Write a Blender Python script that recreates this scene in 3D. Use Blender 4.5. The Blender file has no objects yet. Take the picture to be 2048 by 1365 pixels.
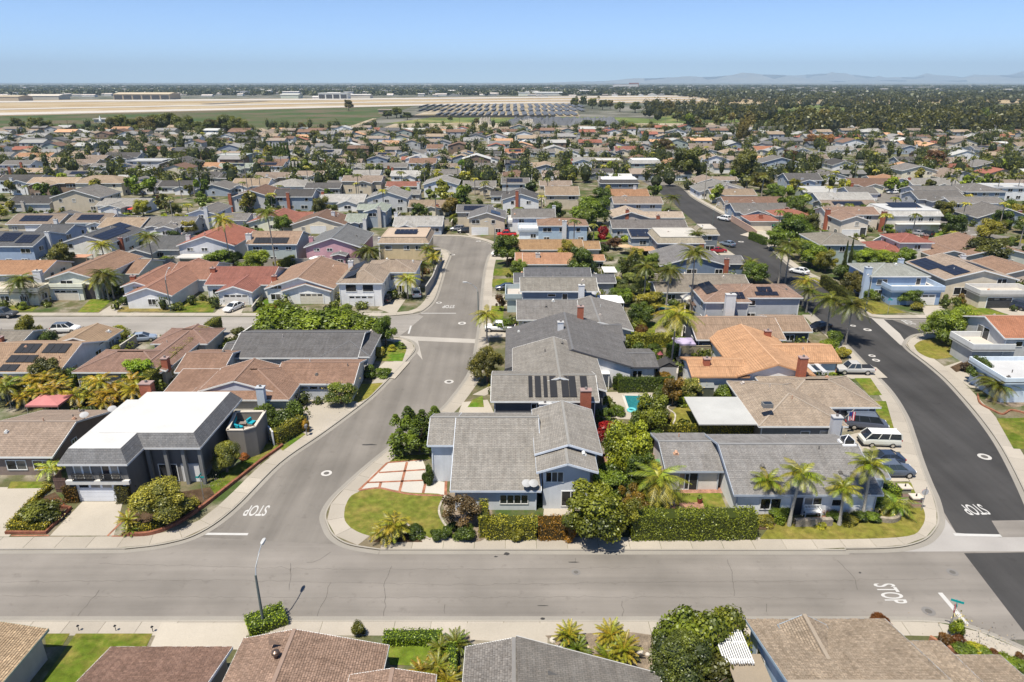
import bpy, math, random
from mathutils import Vector
R = random.Random(7)
sc = bpy.context.scene
COL = sc.collection
# ---------------------------------------------------------------- camera, sky, sun, exposure
H = 42.0
PITCH = math.atan((682.5 - 164) / 1365.33)
cam_d = bpy.data.cameras.new('camera'); cam = bpy.data.objects.new('camera', cam_d); COL.objects.link(cam)
cam.location = (0, 0, H); cam.rotation_euler = (math.pi / 2 - PITCH, 0, 0)
cam_d.lens = 24.0; cam_d.sensor_width = 36.0; cam_d.clip_start = 0.5; cam_d.clip_end = 60000
sc.camera = cam
SUN = Vector((-0.27, -0.34, 1.0)).normalized()
world = bpy.data.worlds.new('World'); sc.world = world; world.use_nodes = True
wn = world.node_tree; wn.nodes.clear()
sky = wn.nodes.new('ShaderNodeTexSky'); sky.sky_type = 'NISHITA'; sky.sun_disc = False
sky.sun_elevation = math.asin(SUN.z); sky.sun_rotation = math.atan2(SUN.x, SUN.y)
sky.air_density = 0.5; sky.dust_density = 0.0; sky.ozone_density = 5.5; sky.altitude = 800
bg = wn.nodes.new('ShaderNodeBackground'); bg.inputs['Strength'].default_value = 0.118
wo = wn.nodes.new('ShaderNodeOutputWorld')
wn.links.new(sky.outputs[0], bg.inputs['Color']); wn.links.new(bg.outputs[0], wo.inputs['Surface'])
sun_d = bpy.data.lights.new('sun', 'SUN'); sun_d.energy = 4.4; sun_d.angle = math.radians(0.53); sun_d.color = (1.0, 0.935, 0.815)
sun = bpy.data.objects.new('sun', sun_d); COL.objects.link(sun); sun.location = (0, 0, 300)
sun.rotation_euler = (-SUN).to_track_quat('-Z', 'Y').to_euler()
sc.view_settings.view_transform = 'Standard'; sc.view_settings.look = 'None'
sc.view_settings.exposure = 0.72; sc.view_settings.gamma = 1.0; sc.view_settings.use_curve_mapping = False
sc.render.engine = 'CYCLES'
sc.cycles.max_bounces = 6; sc.cycles.diffuse_bounces = 3; sc.cycles.glossy_bounces = 2; sc.cycles.transmission_bounces = 3
sc.cycles.volume_bounces = 0; sc.cycles.transparent_max_bounces = 6
try:
    sc.cycles.use_denoising = True; sc.cycles.denoiser = 'OPENIMAGEDENOISE'
except Exception: pass

# survey: the level point at height z under a surveyed bearing of the drone picture (2048 x 1365)
CP, SP = math.cos(PITCH), math.sin(PITCH)
def G(px, py, z=0.0):
    dx = (px - 1024) / 1365.33; dy = (682.5 - py) / 1365.33
    t = (z - H) / (-SP + dy * CP)
    return Vector((dx * t, (CP + dy * SP) * t, z))

# ---------------------------------------------------------------- materials
MATS = {}
def new_mat(name):
    m = bpy.data.materials.new(name); m.use_nodes = True; MATS[name] = m
    nt = m.node_tree; b = nt.nodes['Principled BSDF']
    return m, nt, b
def nd(nt, typ, **kw):
    n = nt.nodes.new(typ)
    for k, v in kw.items():
        if k.startswith('i_'):
            n.inputs[int(k[2:]) if k[2:].isdigit() else k[2:].replace('_', ' ')].default_value = v
        else: setattr(n, k, v)
    return n
def mix(nt, a, b, fac, typ='MIX'):
    n = nt.nodes.new('ShaderNodeMix'); n.data_type = 'RGBA'; n.blend_type = typ
    for sock, v in ((n.inputs[0], fac), (n.inputs[6], a), (n.inputs[7], b)):
        if hasattr(v, 'is_linked') or hasattr(v, 'links'): nt.links.new(v, sock)
        else: sock.default_value = v if not isinstance(v, tuple) else (*v, 1)[:4]
    return n.outputs[2]
def noise(nt, scale, detail=4, vec=None, rough=0.55, dim='3D'):
    n = nd(nt, 'ShaderNodeTexNoise'); n.inputs['Scale'].default_value = scale; n.inputs['Detail'].default_value = detail
    n.inputs['Roughness'].default_value = rough
    if vec is not None: nt.links.new(vec, n.inputs['Vector'])
    return n.outputs['Fac']
def ramp(nt, fac, lo, hi, c0=(0, 0, 0), c1=(1, 1, 1)):
    r = nd(nt, 'ShaderNodeValToRGB'); e = r.color_ramp.elements
    e[0].position = lo; e[1].position = hi; e[0].color = (*c0, 1); e[1].color = (*c1, 1)
    nt.links.new(fac, r.inputs[0]); return r.outputs[0]
def bump(nt, b, h, strength, dist=0.02):
    n = nd(nt, 'ShaderNodeBump'); n.inputs['Strength'].default_value = strength; n.inputs['Distance'].default_value = dist
    nt.links.new(h, n.inputs['Height']); nt.links.new(n.outputs[0], b.inputs['Normal'])
def coords(nt, which='Object'):
    return nd(nt, 'ShaderNodeTexCoord').outputs[which]
def wpos(nt): return nd(nt, 'ShaderNodeNewGeometry').outputs['Position']
def scaled(nt, vec, s):
    m = nd(nt, 'ShaderNodeMapping'); m.inputs['Scale'].default_value = s; nt.links.new(vec, m.inputs['Vector']); return m.outputs[0]
def ocol(nt): return nd(nt, 'ShaderNodeObjectInfo').outputs['Color']
def setr(b, rough, spec=0.3, metal=0.0):
    b.inputs['Roughness'].default_value = rough; b.inputs['Specular IOR Level'].default_value = spec; b.inputs['Metallic'].default_value = metal

def mat_paint(name, rough, amount, spec=0.3, metal=0.0, sc1=0.8, streak=False):
    m, nt, b = new_mat(name); p = wpos(nt)
    n1 = noise(nt, sc1, 5, p); n2 = noise(nt, 9.0, 3, p)
    v = scaled(nt, p, (2.2, 2.2, 0.25)); n3 = noise(nt, 1.0, 4, v)
    c = mix(nt, ocol(nt), ramp(nt, n1, 0.25, 0.75, (1 - amount,) * 3, (1 + amount * .4,) * 3), 1.0, 'MULTIPLY')
    c = mix(nt, c, ramp(nt, n3 if streak else n2, 0.3, 0.7, (1 - amount * .8,) * 3, (1, 1, 1)), 1.0, 'MULTIPLY')
    nt.links.new(c, b.inputs['Base Color']); setr(b, rough, spec, metal); bump(nt, b, n2, 0.15, 0.01)
mat_paint('paint', 0.75, 0.09, streak=True)
mat_paint('stucco', 0.9, 0.12, 0.15, streak=True)
mat_paint('concrete', 0.9, 0.14, 0.2, sc1=0.22)
mat_paint('gloss', 0.25, 0.03, 0.5)
mat_paint('flatroof', 0.8, 0.13, 0.2, sc1=0.3)
mat_paint('metal', 0.4, 0.06, 0.5, 0.6)
mat_paint('soil', 1.0, 0.5, 0.0, sc1=1.5)
mat_paint('fabric', 0.95, 0.15, 0.1)

def mat_roof(name, bw, bh, dark, rib=False):
    m, nt, b = new_mat(name); uv = coords(nt, 'UV'); p = wpos(nt)
    br = nd(nt, 'ShaderNodeTexBrick'); br.offset = 0.5
    br.inputs['Scale'].default_value = 1.0; br.inputs['Brick Width'].default_value = bw; br.inputs['Row Height'].default_value = bh
    br.inputs['Mortar Size'].default_value = 0.018 if not rib else 0.03; br.inputs['Mortar Smooth'].default_value = 0.3; br.inputs['Bias'].default_value = 0.0
    v0, v1 = (0.88, 1.08) if rib else (0.84, 1.14)
    br.inputs['Color1'].default_value = (v0, v0, v0, 1); br.inputs['Color2'].default_value = (v1, v1 * .98, v1 * .96, 1)
    br.inputs['Mortar'].default_value = (dark,) * 3 + (1,)
    nt.links.new(uv, br.inputs['Vector'])
    n1 = noise(nt, 0.5, 5, p); n2 = noise(nt, 14, 4, p); n3 = noise(nt, 1.0, 4, scaled(nt, uv, (3.0, 0.35, 1)))
    c = mix(nt, mix(nt, ocol(nt), (.86, .85, .84, 1), 1.0, 'MULTIPLY'), br.outputs['Color'], 0.85, 'MULTIPLY')
    c = mix(nt, c, ramp(nt, n1, 0.2, 0.8, (0.83, 0.82, 0.81), (1.12, 1.12, 1.12)), 1.0, 'MULTIPLY')
    c = mix(nt, c, ramp(nt, n2, 0.25, 0.75, (0.78,) * 3, (1.18,) * 3), 1.0, 'MULTIPLY')
    c = mix(nt, c, ramp(nt, n3, 0.3, 0.75, (0.78, 0.76, 0.74), (1.08,) * 3), 1.0, 'MULTIPLY')
    at = nd(nt, 'ShaderNodeAttribute'); at.attribute_name = 'var'
    c = mix(nt, c, ramp(nt, at.outputs['Fac'], 0.0, 1.0, (0.84, 0.83, 0.82), (1.14, 1.14, 1.14)), 1.0, 'MULTIPLY')
    nt.links.new(c, b.inputs['Base Color']); setr(b, 0.9, 0.15 if not rib else 0.25)
    bump(nt, b, br.outputs['Fac'] if rib else n2, 0.5, 0.02)
mat_roof('shingle', 0.38, 0.19, 0.5)
mat_roof('tile', 0.3, 0.38, 0.5, True)

def simple(name, col, rough=0.6, spec=0.3, metal=0.0, **kw):
    m, nt, b = new_mat(name); b.inputs['Base Color'].default_value = (*col, 1); setr(b, rough, spec, metal)
    return m, nt, b
m, nt, b = simple('glass', (0.025, 0.03, 0.035), 0.06, 0.6)
n1 = noise(nt, 0.35, 2, wpos(nt)); oi = nd(nt, 'ShaderNodeObjectInfo'); cur = mix(nt, (0.02, 0.022, 0.026, 1), (0.3, 0.28, 0.25, 1), ramp(nt, oi.outputs['Random'], 0.62, 0.95))
nt.links.new(mix(nt, cur, ramp(nt, n1, 0.35, 0.65, (0.3,) * 3, (1.3,) * 3), 1.0, 'MULTIPLY'), b.inputs['Base Color'])
simple('carglass', (0.02, 0.025, 0.03), 0.05, 0.6)
simple('black', (0.02, 0.02, 0.022), 0.6)
m, nt, b = simple('solar', (0.014, 0.016, 0.026), 0.3, 0.4)
simple('array', (0.10, 0.105, 0.115), 0.6, 0.3)
simple('poolsolar', (0.018, 0.018, 0.02), 0.5, 0.4)
simple('tyre', (0.02, 0.02, 0.02), 0.85)
simple('chrome', (0.6, 0.6, 0.6), 0.25, 0.5, 0.9)
m, nt, b = simple('water', (0.05, 0.33, 0.36), 0.03, 0.5)
w1 = noise(nt, 2.2, 3, wpos(nt)); bump(nt, b, w1, 0.25, 0.05)
nt.links.new(ramp(nt, noise(nt, 3.5, 2, wpos(nt)), 0.3, 0.7, (0.015, 0.12, 0.14), (0.03, 0.2, 0.22)), b.inputs['Base Color'])

def mat_asphalt(name, col, streak_dir, contrast):
    m, nt, b = new_mat(name); p = wpos(nt)
    sx = (0.02, 0.55, 1) if streak_dir == 'x' else (0.55, 0.02, 1)
    n1 = noise(nt, 1.0, 5, scaled(nt, p, sx)); n2 = noise(nt, 0.12, 5, p); n3 = noise(nt, 30, 3, p); n4 = noise(nt, 0.9, 6, p, 0.7)
    c = mix(nt, (*col, 1), ramp(nt, n1, 0.3, 0.7, (1 - contrast,) * 3, (1 + contrast * .6,) * 3), 1.0, 'MULTIPLY')
    c = mix(nt, c, ramp(nt, n2, 0.3, 0.7, (1 - contrast,) * 3, (1 + contrast * .7,) * 3), 1.0, 'MULTIPLY')
    c = mix(nt, c, ramp(nt, n3, 0.2, 0.8, (0.82,) * 3, (1.15,) * 3), 1.0, 'MULTIPLY')
    c = mix(nt, c, ramp(nt, n4, 0.58, 0.78, (1, 1, 1), (0.7, 0.69, 0.68)), 1.0, 'MULTIPLY')
    nt.links.new(c, b.inputs['Base Color']); setr(b, 0.93, 0.2); bump(nt, b, n3, 0.3, 0.01)
mat_asphalt('asphalt_old', (0.22, 0.2, 0.178), 'x', 0.2)
mat_asphalt('asphalt_pale', (0.29, 0.268, 0.242), 'x', 0.15)
mat_asphalt('asphalt_mid', (0.19, 0.173, 0.153), 'y', 0.18)
mat_asphalt('asphalt_new', (0.054, 0.052, 0.051), 'y', 0.22)

def mat_ground(name, cols, scs, rough=1.0):
    m, nt, b = new_mat(name); p = wpos(nt)
    c = (*cols[0], 1)
    for i, col in enumerate(cols[1:]):
        c = mix(nt, c, (*col, 1), ramp(nt, noise(nt, scs[i], 5, p, 0.6), 0.46, 0.6))
    c = mix(nt, c, ramp(nt, noise(nt, 6, 4, p), 0.2, 0.8, (0.72,) * 3, (1.2,) * 3), 1.0, 'MULTIPLY')
    nt.links.new(c, b.inputs['Base Color']); setr(b, rough, 0.1)
mat_ground('garden', [(0.17, 0.14, 0.09), (0.31, 0.28, 0.23), (0.055, 0.085, 0.022), (0.10, 0.10, 0.045)], [0.09, 0.13, 0.3])
mat_ground('town', [(0.10, 0.10, 0.075), (0.05, 0.065, 0.035), (0.20, 0.19, 0.16)], [0.004, 0.012])
mat_ground('marsh', [(0.055, 0.085, 0.026), (0.085, 0.095, 0.04), (0.12, 0.10, 0.06)], [0.008, 0.012])
mat_ground('dryfield', [(0.36, 0.27, 0.16), (0.30, 0.225, 0.13), (0.40, 0.33, 0.22)], [0.004, 0.01])
mat_ground('fairway', [(0.13, 0.17, 0.05), (0.24, 0.22, 0.09), (0.07, 0.10, 0.03)], [0.012, 0.02])
mat_ground('baredirt', [(0.34, 0.28, 0.2), (0.42, 0.37, 0.29), (0.22, 0.18, 0.1)], [0.03, 0.02])
mat_ground('hillside', [(0.20, 0.20, 0.19), (0.26, 0.25, 0.22)], [0.0006, 0.001])

def mat_lawn():
    m, nt, b = new_mat('lawn'); p = wpos(nt)
    c = mix(nt, ocol(nt), (0.26, 0.20, 0.06, 1), ramp(nt, noise(nt, 0.35, 6, p, 0.7), 0.44, 0.7))
    c = mix(nt, c, ramp(nt, noise(nt, 1.6, 4, p), 0.25, 0.75, (0.6,) * 3, (1.25,) * 3), 1.0, 'MULTIPLY')
    n = noise(nt, 22, 4, p); c = mix(nt, c, ramp(nt, n, 0.2, 0.8, (0.55,) * 3, (1.35,) * 3), 1.0, 'MULTIPLY')
    nt.links.new(c, b.inputs['Base Color']); setr(b, 1.0, 0.05); bump(nt, b, n, 0.6, 0.03)
mat_lawn()
def mat_leaf():
    m, nt, b = new_mat('leaf'); nt.nodes.remove(b)
    at = nd(nt, 'ShaderNodeAttribute'); at.attribute_name = 'var'
    oi = nd(nt, 'ShaderNodeObjectInfo')
    c = mix(nt, oi.outputs['Color'], ramp(nt, at.outputs['Fac'], 0.0, 1.0, (0.5, 0.52, 0.3), (3.5, 2.9, 1.05)), 1.0, 'MULTIPLY')  # wide tone range puts shaded crown depths and highlights into the leaf colour
    c = mix(nt, c, ramp(nt, oi.outputs['Random'], 0.0, 1.0, (0.82, 0.86, 0.8), (1.15, 1.1, 1.1)), 1.0, 'MULTIPLY')
    d = nd(nt, 'ShaderNodeBsdfDiffuse'); t = nd(nt, 'ShaderNodeBsdfTranslucent'); g = nd(nt, 'ShaderNodeBsdfGlossy')
    g.inputs['Roughness'].default_value = 0.45; g.inputs['Color'].default_value = (0.9, 0.95, 0.9, 1)
    nt.links.new(c, d.inputs['Color']); nt.links.new(mix(nt, c, (1.5, 1.5, 0.7, 1), 1.0, 'MULTIPLY'), t.inputs['Color'])
    m1 = nd(nt, 'ShaderNodeMixShader'); m1.inputs[0].default_value = 0.22
    nt.links.new(d.outputs[0], m1.inputs[1]); nt.links.new(t.outputs[0], m1.inputs[2])
    m2 = nd(nt, 'ShaderNodeMixShader'); m2.inputs[0].default_value = 0.035
    nt.links.new(m1.outputs[0], m2.inputs[1]); nt.links.new(g.outputs[0], m2.inputs[2])
    nt.links.new(m2.outputs[0], nt.nodes['Material Output'].inputs['Surface'])
mat_leaf()
def mat_brick():
    m, nt, b = new_mat('brick'); uv = coords(nt, 'UV')
    br = nd(nt, 'ShaderNodeTexBrick'); br.inputs['Scale'].default_value = 1.0
    br.inputs['Brick Width'].default_value = 0.22; br.inputs['Row Height'].default_value = 0.08; br.inputs['Mortar Size'].default_value = 0.012
    br.inputs['Color1'].default_value = (0.8, 0.8, 0.8, 1); br.inputs['Color2'].default_value = (1.25, 1.15, 1.1, 1); br.inputs['Mortar'].default_value = (1.15, 1.2, 1.2, 1)
    nt.links.new(uv, br.inputs['Vector'])
    nt.links.new(mix(nt, ocol(nt), br.outputs['Color'], 1.0, 'MULTIPLY'), b.inputs['Base Color']); setr(b, 0.9, 0.2)
mat_brick()
def mat_vcol():
    m, nt, b = new_mat('vcol'); at = nd(nt, 'ShaderNodeAttribute'); at.attribute_name = 'tint'
    c = mix(nt, at.outputs['Color'], ramp(nt, noise(nt, 0.6, 4, wpos(nt)), 0.2, 0.8, (0.82,) * 3, (1.12,) * 3), 1.0, 'MULTIPLY')
    nt.links.new(c, b.inputs['Base Color']); setr(b, 0.85, 0.2)
mat_vcol()
m, nt, b = new_mat('bark'); p = wpos(nt)
c = mix(nt, ocol(nt), ramp(nt, noise(nt, 1.0, 4, scaled(nt, p, (6, 6, 9))), 0.25, 0.75, (0.6,) * 3, (1.25,) * 3), 1.0, 'MULTIPLY')
nt.links.new(c, b.inputs['Base Color']); setr(b, 0.95, 0.1)

# ---------------------------------------------------------------- mesh helpers
class MB:
    def __init__(s): s.v = []; s.f = []; s.uv = []; s.var = []; s.has_uv = False; s.tint = []
    def face(s, pts, uv=None, var=None, tint=None):
        i = len(s.v); s.v += [tuple(p) for p in pts]; s.f.append(tuple(range(i, i + len(pts))))
        if uv: s.has_uv = True
        s.uv.append(uv); s.var.append(var); s.tint.append(tint)
    def box(s, x0, x1, y0, y1, z0, z1, tint=None, bottom=False):
        q = [((x0, y0), (x1, y0)), ((x1, y0), (x1, y1)), ((x1, y1), (x0, y1)), ((x0, y1), (x0, y0))]
        for (a, b) in q:
            L = math.hypot(b[0] - a[0], b[1] - a[1])
            s.face([(*a, z0), (*b, z0), (*b, z1), (*a, z1)], [(0, z0), (L, z0), (L, z1), (0, z1)], tint=tint)
        s.face([(x0, y0, z1), (x1, y0, z1), (x1, y1, z1), (x0, y1, z1)], [(x0, y0), (x1, y0), (x1, y1), (x0, y1)], tint=tint)
        if bottom: s.face([(x0, y0, z0), (x0, y1, z0), (x1, y1, z0), (x1, y0, z0)], [(0, 0)] * 4, tint=tint)
    def prism(s, pts, z0, z1):
        n = len(pts); run = 0
        for i in range(n):
            a, b = pts[i], pts[(i + 1) % n]; L = math.hypot(b[0] - a[0], b[1] - a[1])
            s.face([(a[0], a[1], z0), (b[0], b[1], z0), (b[0], b[1], z1), (a[0], a[1], z1)], [(run, z0), (run + L, z0), (run + L, z1), (run, z1)]); run += L
        s.face([(p[0], p[1], z1) for p in pts], [(p[0], p[1]) for p in pts])
    def bar(s, a, b, w, h):
        a, b = Vector(a), Vector(b); d = (b - a)
        if d.length < 1e-6: return
        d.normalize(); side = d.cross(Vector((0, 0, 1)))
        if side.length < 1e-4: side = Vector((1, 0, 0))
        side.normalize(); up = side.cross(d); side *= w / 2; up *= h / 2
        q = [side + up, -side + up, -side - up, side - up]
        for i in range(4):
            s.face([a + q[i], a + q[(i + 1) % 4], b + q[(i + 1) % 4], b + q[i]])
        s.face([a + x for x in q]); s.face([b + x for x in q[::-1]])
    def tube(s, pts, rads, n=7, cap=True):
        rings = []
        for i, p in enumerate(pts):
            p = Vector(p); d = Vector(pts[min(i + 1, len(pts) - 1)]) - Vector(pts[max(i - 1, 0)]); d.normalize()
            a = d.orthogonal().normalized(); b2 = d.cross(a)
            rings.append([p + (a * math.cos(t * 2 * math.pi / n) + b2 * math.sin(t * 2 * math.pi / n)) * rads[i] for t in range(n)])
        for i in range(len(rings) - 1):
            for t in range(n): s.face([rings[i][t], rings[i][(t + 1) % n], rings[i + 1][(t + 1) % n], rings[i + 1][t]])
        if cap: s.face(rings[-1]); s.face(rings[0][::-1])
    def cyl(s, x, y, z0, z1, r, n=12, r2=None): s.tube([(x, y, z0), (x, y, z1)], [r, r if r2 is None else r2], n)
    def mesh(s, name, mat, smooth=False):
        me = bpy.data.meshes.new(name); me.from_pydata(s.v, [], s.f)
        if s.has_uv:
            l = me.uv_layers.new(name='UVMap'); flat = []
            for f, u in zip(s.f, s.uv):
                for k in range(len(f)): flat += (u[k] if u else (0, 0))
            l.data.foreach_set('uv', flat)
        if any(x is not None for x in s.var):
            a = me.attributes.new('var', 'FLOAT', 'FACE'); a.data.foreach_set('value', [x if x is not None else 0.5 for x in s.var])
        if any(x is not None for x in s.tint):
            a = me.attributes.new('tint', 'FLOAT_COLOR', 'FACE'); fl = []
            for x in s.tint: fl += [*(x or (0.5, 0.5, 0.5)), 1.0]
            a.data.foreach_set('color', fl)
        me.materials.append(MATS[mat] if isinstance(mat, str) else mat)
        if smooth: me.polygons.foreach_set('use_smooth', [True] * len(me.polygons))
        return me
    def obj(s, name, mat, parent=None, color=None, smooth=False):
        return mk(name, s.mesh(name, mat, smooth), parent, color)
def mk(name, me, parent=None, color=None, loc=None, rot=None, scale=None):
    o = bpy.data.objects.new(name, me); COL.objects.link(o)
    if parent is not None: o.parent = parent
    if color is not None: o.color = (*color, 1)
    if loc is not None: o.location = loc
    if rot is not None: o.rotation_euler = rot
    if scale is not None: o.scale = scale
    return o
USED = {}
def tag(o, label, cat, group=None):
    if group is None and label in USED: print('DUP LABEL', label)
    USED[label] = 1
    o['label'] = label; o['category'] = cat
    if group: o['group'] = group
    return o
def root(name, loc, label, cat, group=None, rz=0, scale=None, kind='thing'):
    o = bpy.data.objects.new(name, None); COL.objects.link(o); o.location = loc; o.rotation_euler = (0, 0, rz)
    if scale: o.scale = scale
    o['kind'] = kind
    return tag(o, label, cat, group)
def struct(o): o['kind'] = 'structure'; return o
def stuff(o): o['kind'] = 'stuff'; return o
def P2(pts, z=0): return [tuple(G(x, y, z)[:2]) for x, y in pts]
def spline(pts, n=6):
    out = []; m = len(pts)
    for i in range(m - 1):
        p0, p1, p2, p3 = [Vector((*pts[max(0, min(m - 1, i + k))][:2],)) for k in (-1, 0, 1, 2)]
        for k in range(n):
            t = k / n
            out.append(tuple(0.5 * ((2 * p1) + (p2 - p0) * t + (2 * p0 - 5 * p1 + 4 * p2 - p3) * t * t + (3 * p1 - p0 - 3 * p2 + p3) * t ** 3)))
    out.append(tuple(pts[-1][:2])); return out
def tri_sheet(name, pts, z, mat, color=None, parent=None, z0=None):
    """a level sheet over any outline, with an edge down to z0"""
    from mathutils.geometry import tessellate_polygon
    mb = MB(); tris = tessellate_polygon([[Vector((p[0], p[1], 0)) for p in pts]])
    ar = sum(pts[i][0] * pts[(i + 1) % len(pts)][1] - pts[(i + 1) % len(pts)][0] * pts[i][1] for i in range(len(pts)))
    mb.v = [(p[0], p[1], z) for p in pts]
    for t in tris:
        a, b2, c2 = [Vector(pts[i]) for i in t]
        if (b2 - a).cross(c2 - a) < 0: t = t[::-1]
        mb.f.append(tuple(t)); mb.uv.append(None); mb.var.append(None); mb.tint.append(None)
    if z0 is not None:
        for i in range(len(pts)):
            a, b2 = pts[i], pts[(i + 1) % len(pts)]
            q = [(a[0], a[1], z0), (b2[0], b2[1], z0), (b2[0], b2[1], z), (a[0], a[1], z)]
            mb.face(q if ar > 0 else q[::-1])
    return mb.obj(name, mat, parent, color)
def offset_line(pts, d):
    out = []
    for i, p in enumerate(pts):
        a = Vector(pts[max(i - 1, 0)]); b2 = Vector(pts[min(i + 1, len(pts) - 1)]); t = (b2 - a).normalized()
        out.append((p[0] - t.y * d, p[1] + t.x * d))
    return out
def ribbon(name, pts, d0, d1, z, mat, color, parent=None, z0=None):
    a = offset_line(pts, d0); b2 = offset_line(pts, d1); mb = MB()
    for i in range(len(pts) - 1):
        q = [a[i], a[i + 1], b2[i + 1], b2[i]]
        if d1 < d0: q = q[::-1]
        mb.face([(*p, z) for p in q])
        if z0 is not None:
            for e in (a, b2): mb.face([(*e[i], z0), (*e[i + 1], z0), (*e[i + 1], z), (*e[i], z)])
    return mb.obj(name, mat, parent, color)
def resample(pts, step):
    out = [Vector(pts[0])]; acc = 0
    for i in range(len(pts) - 1):
        a, b2 = Vector(pts[i]), Vector(pts[i + 1]); L = (b2 - a).length; pos = 0
        while L > 0 and acc + (L - pos) >= step:
            pos += step - acc; acc = 0; out.append(a.lerp(b2, pos / L))
        acc += L - pos
    return [tuple(p) for p in out]
# ---------------------------------------------------------------- ground, roads, blocks, pavements
def rect(x0, x1, y0, y1): return [(x0, y0), (x1, y0), (x1, y1), (x0, y1)]
struct(tri_sheet('ground', rect(-37000, 37000, -300, 34500), -0.06, 'town'))
YN, YF = G(1024, 1243).y, G(1024, 1103).y              # kerbs of the near cross street
YC0, YC1 = G(300, 668).y, G(300, 633).y                # kerbs of the second cross street
A_ = lambda pts: P2(pts)
BL = A_([(250, 1100), (330, 1090), (400, 1068), (470, 1018), (560, 928), (640, 872), (700, 828), (745, 792), (790, 747), (818, 717), (831, 699), (822, 684), (796, 676)])
BR = A_([(963, 640), (957, 679), (950, 720), (939, 752), (910, 793), (884, 822), (835, 858), (781, 898), (734, 936), (690, 976), (664, 1003), (650, 1030), (654, 1052), (668, 1075), (700, 1092), (760, 1102)])
BLN = A_([(770, 634), (830, 628), (852, 618), (869, 599), (881, 565), (890, 534), (899, 512), (893, 502), (878, 498)])
BRN = A_([(860, 473), (920, 474), (958, 480), (985, 490), (990, 500), (980, 512), (972, 540), (967, 580), (963, 640)])
DL = A_([(1690, 1100), (1760, 1099), (1809, 1095), (1850, 1082), (1872, 1060), (1878, 1038), (1870, 1000), (1855, 965), (1838, 920), (1823, 872), (1808, 831), (1779, 784), (1741, 743), (1691, 690), (1653, 656), (1602, 613), (1538, 561), (1487, 524), (1433, 482), (1369, 428), (1335, 398), (1280, 360), (1200, 310)])
DRN = A_([(1240, 310), (1320, 352), (1369, 380), (1390, 398), (1462, 438), (1514, 468), (1576, 529), (1654, 573), (1710, 615), (1739, 634), (1775, 638)])
DRS = A_([(1860, 668), (1830, 672), (1812, 687), (1818, 700), (1858, 731), (1893, 761), (1931, 802), (1969, 848), (2005, 901), (2048, 985), (2110, 1130)])
bl, br, bln, brn, dl, drn, drs = [spline(k, 5) for k in (BL, BR, BLN, BRN, DL, DRN, DRS)]
YE0, YE1 = G(1950, 668).y, G(1950, 638).y
YS0, YS1 = G(800, 498).y, G(800, 473).y
NEAR = A_([(2140, 1345), (2048, 1302), (1963, 1266), (1891, 1247), (1800, 1243), (1700, 1243)]); near = spline(NEAR, 5)

struct(tri_sheet('road', rect(-260, 260, YN - 2, YF + 14), 0.0, 'asphalt_old')).name = 'cross_street'
struct(tri_sheet('cross_street', rect(-300, -4, YC0 - 2, YC1 + 2), 0.0, 'asphalt_pale'))
struct(tri_sheet('cross_street', rect(-300, 6, YS0 - 2, YS1 + 2), 0.0, 'asphalt_mid'))
o1 = offset_line(bl, 0.6); o2 = offset_line(bln, 0.6); o3 = offset_line(br, 0.6); o4 = offset_line(brn, 0.6)
bpoly = [p for p in o1[8:] if p[1] > YF + .1] + [(o1[-1][0] + 1.2, YC0 + 1)] + [(o2[0][0] + 7.5, YC1)] + [p for p in o2 if p[1] > YC1 + 2] + [(-22, YS1 + 1)] + o4[4:] + [p for p in o3 if p[1] > YF + .1]
struct(tri_sheet('side_street', bpoly, 0.004, 'asphalt_mid'))
o5 = offset_line(dl, 0.6); o6 = offset_line(drn, 0.6); o7 = offset_line(drs, 0.6)
c1, c2, c3, c4 = [tuple(G(*p)[:2]) for p in ((1912, 1066), (2000, 1075), (2060, 1072), (1850, 960))]
dpoly = [c2, c1, c4] + [p for p in o5 if p[1] > c4[1] + .3] + [(p[0], p[1]) for p in o6] + [(c_[0], c_[1]) for c_ in o7] + [c3]
struct(tri_sheet('avenue', dpoly, 0.008, 'asphalt_new'))
struct(tri_sheet('avenue', A_([(1928, 1107), (2130, 1104), (2300, 1300), (2068, 1290)]), 0.008, 'asphalt_new'))
struct(tri_sheet('gutter_apron', A_([(1862, 1000), (1912, 1066), (2130, 1072), (2130, 1103), (1700, 1104), (1872, 1078), (1884, 1040)]), 0.005, 'concrete', (0.36, 0.34, 0.32)))
struct(tri_sheet('road_patch', A_([(1983, 1042), (2110, 1040), (2110, 1074), (2003, 1075)]), 0.012, 'asphalt_old'))
struct(tri_sheet('cross_street', rect(drn[-1][0] - 2, 300, YE0 - 2, YE1 + 2), 0.004, 'asphalt_mid'))
struct(tri_sheet('gutter_apron', A_([(798, 672), (955, 679), (953, 687), (836, 682), (845, 720), (828, 700)]), 0.009, 'concrete', (0.40, 0.37, 0.33)))
struct(tri_sheet('gutter_apron', A_([(1742, 636), (1760, 633), (1800, 668), (1822, 700), (1800, 690)]), 0.013, 'concrete', (0.42, 0.39, 0.35)))
struct(tri_sheet('cross_street', A_([(1225, 352), (1335, 352), (1360, 372), (1240, 368)]), 0.012, 'asphalt_mid'))
struct(tri_sheet('cross_street', A_([(1700, 384), (1850, 386), (1835, 400), (1900, 437), (1985, 470), (2060, 480), (2060, 502), (1950, 486), (1890, 474), (1800, 430), (1690, 396)]), 0.14, 'asphalt_mid'))

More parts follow.
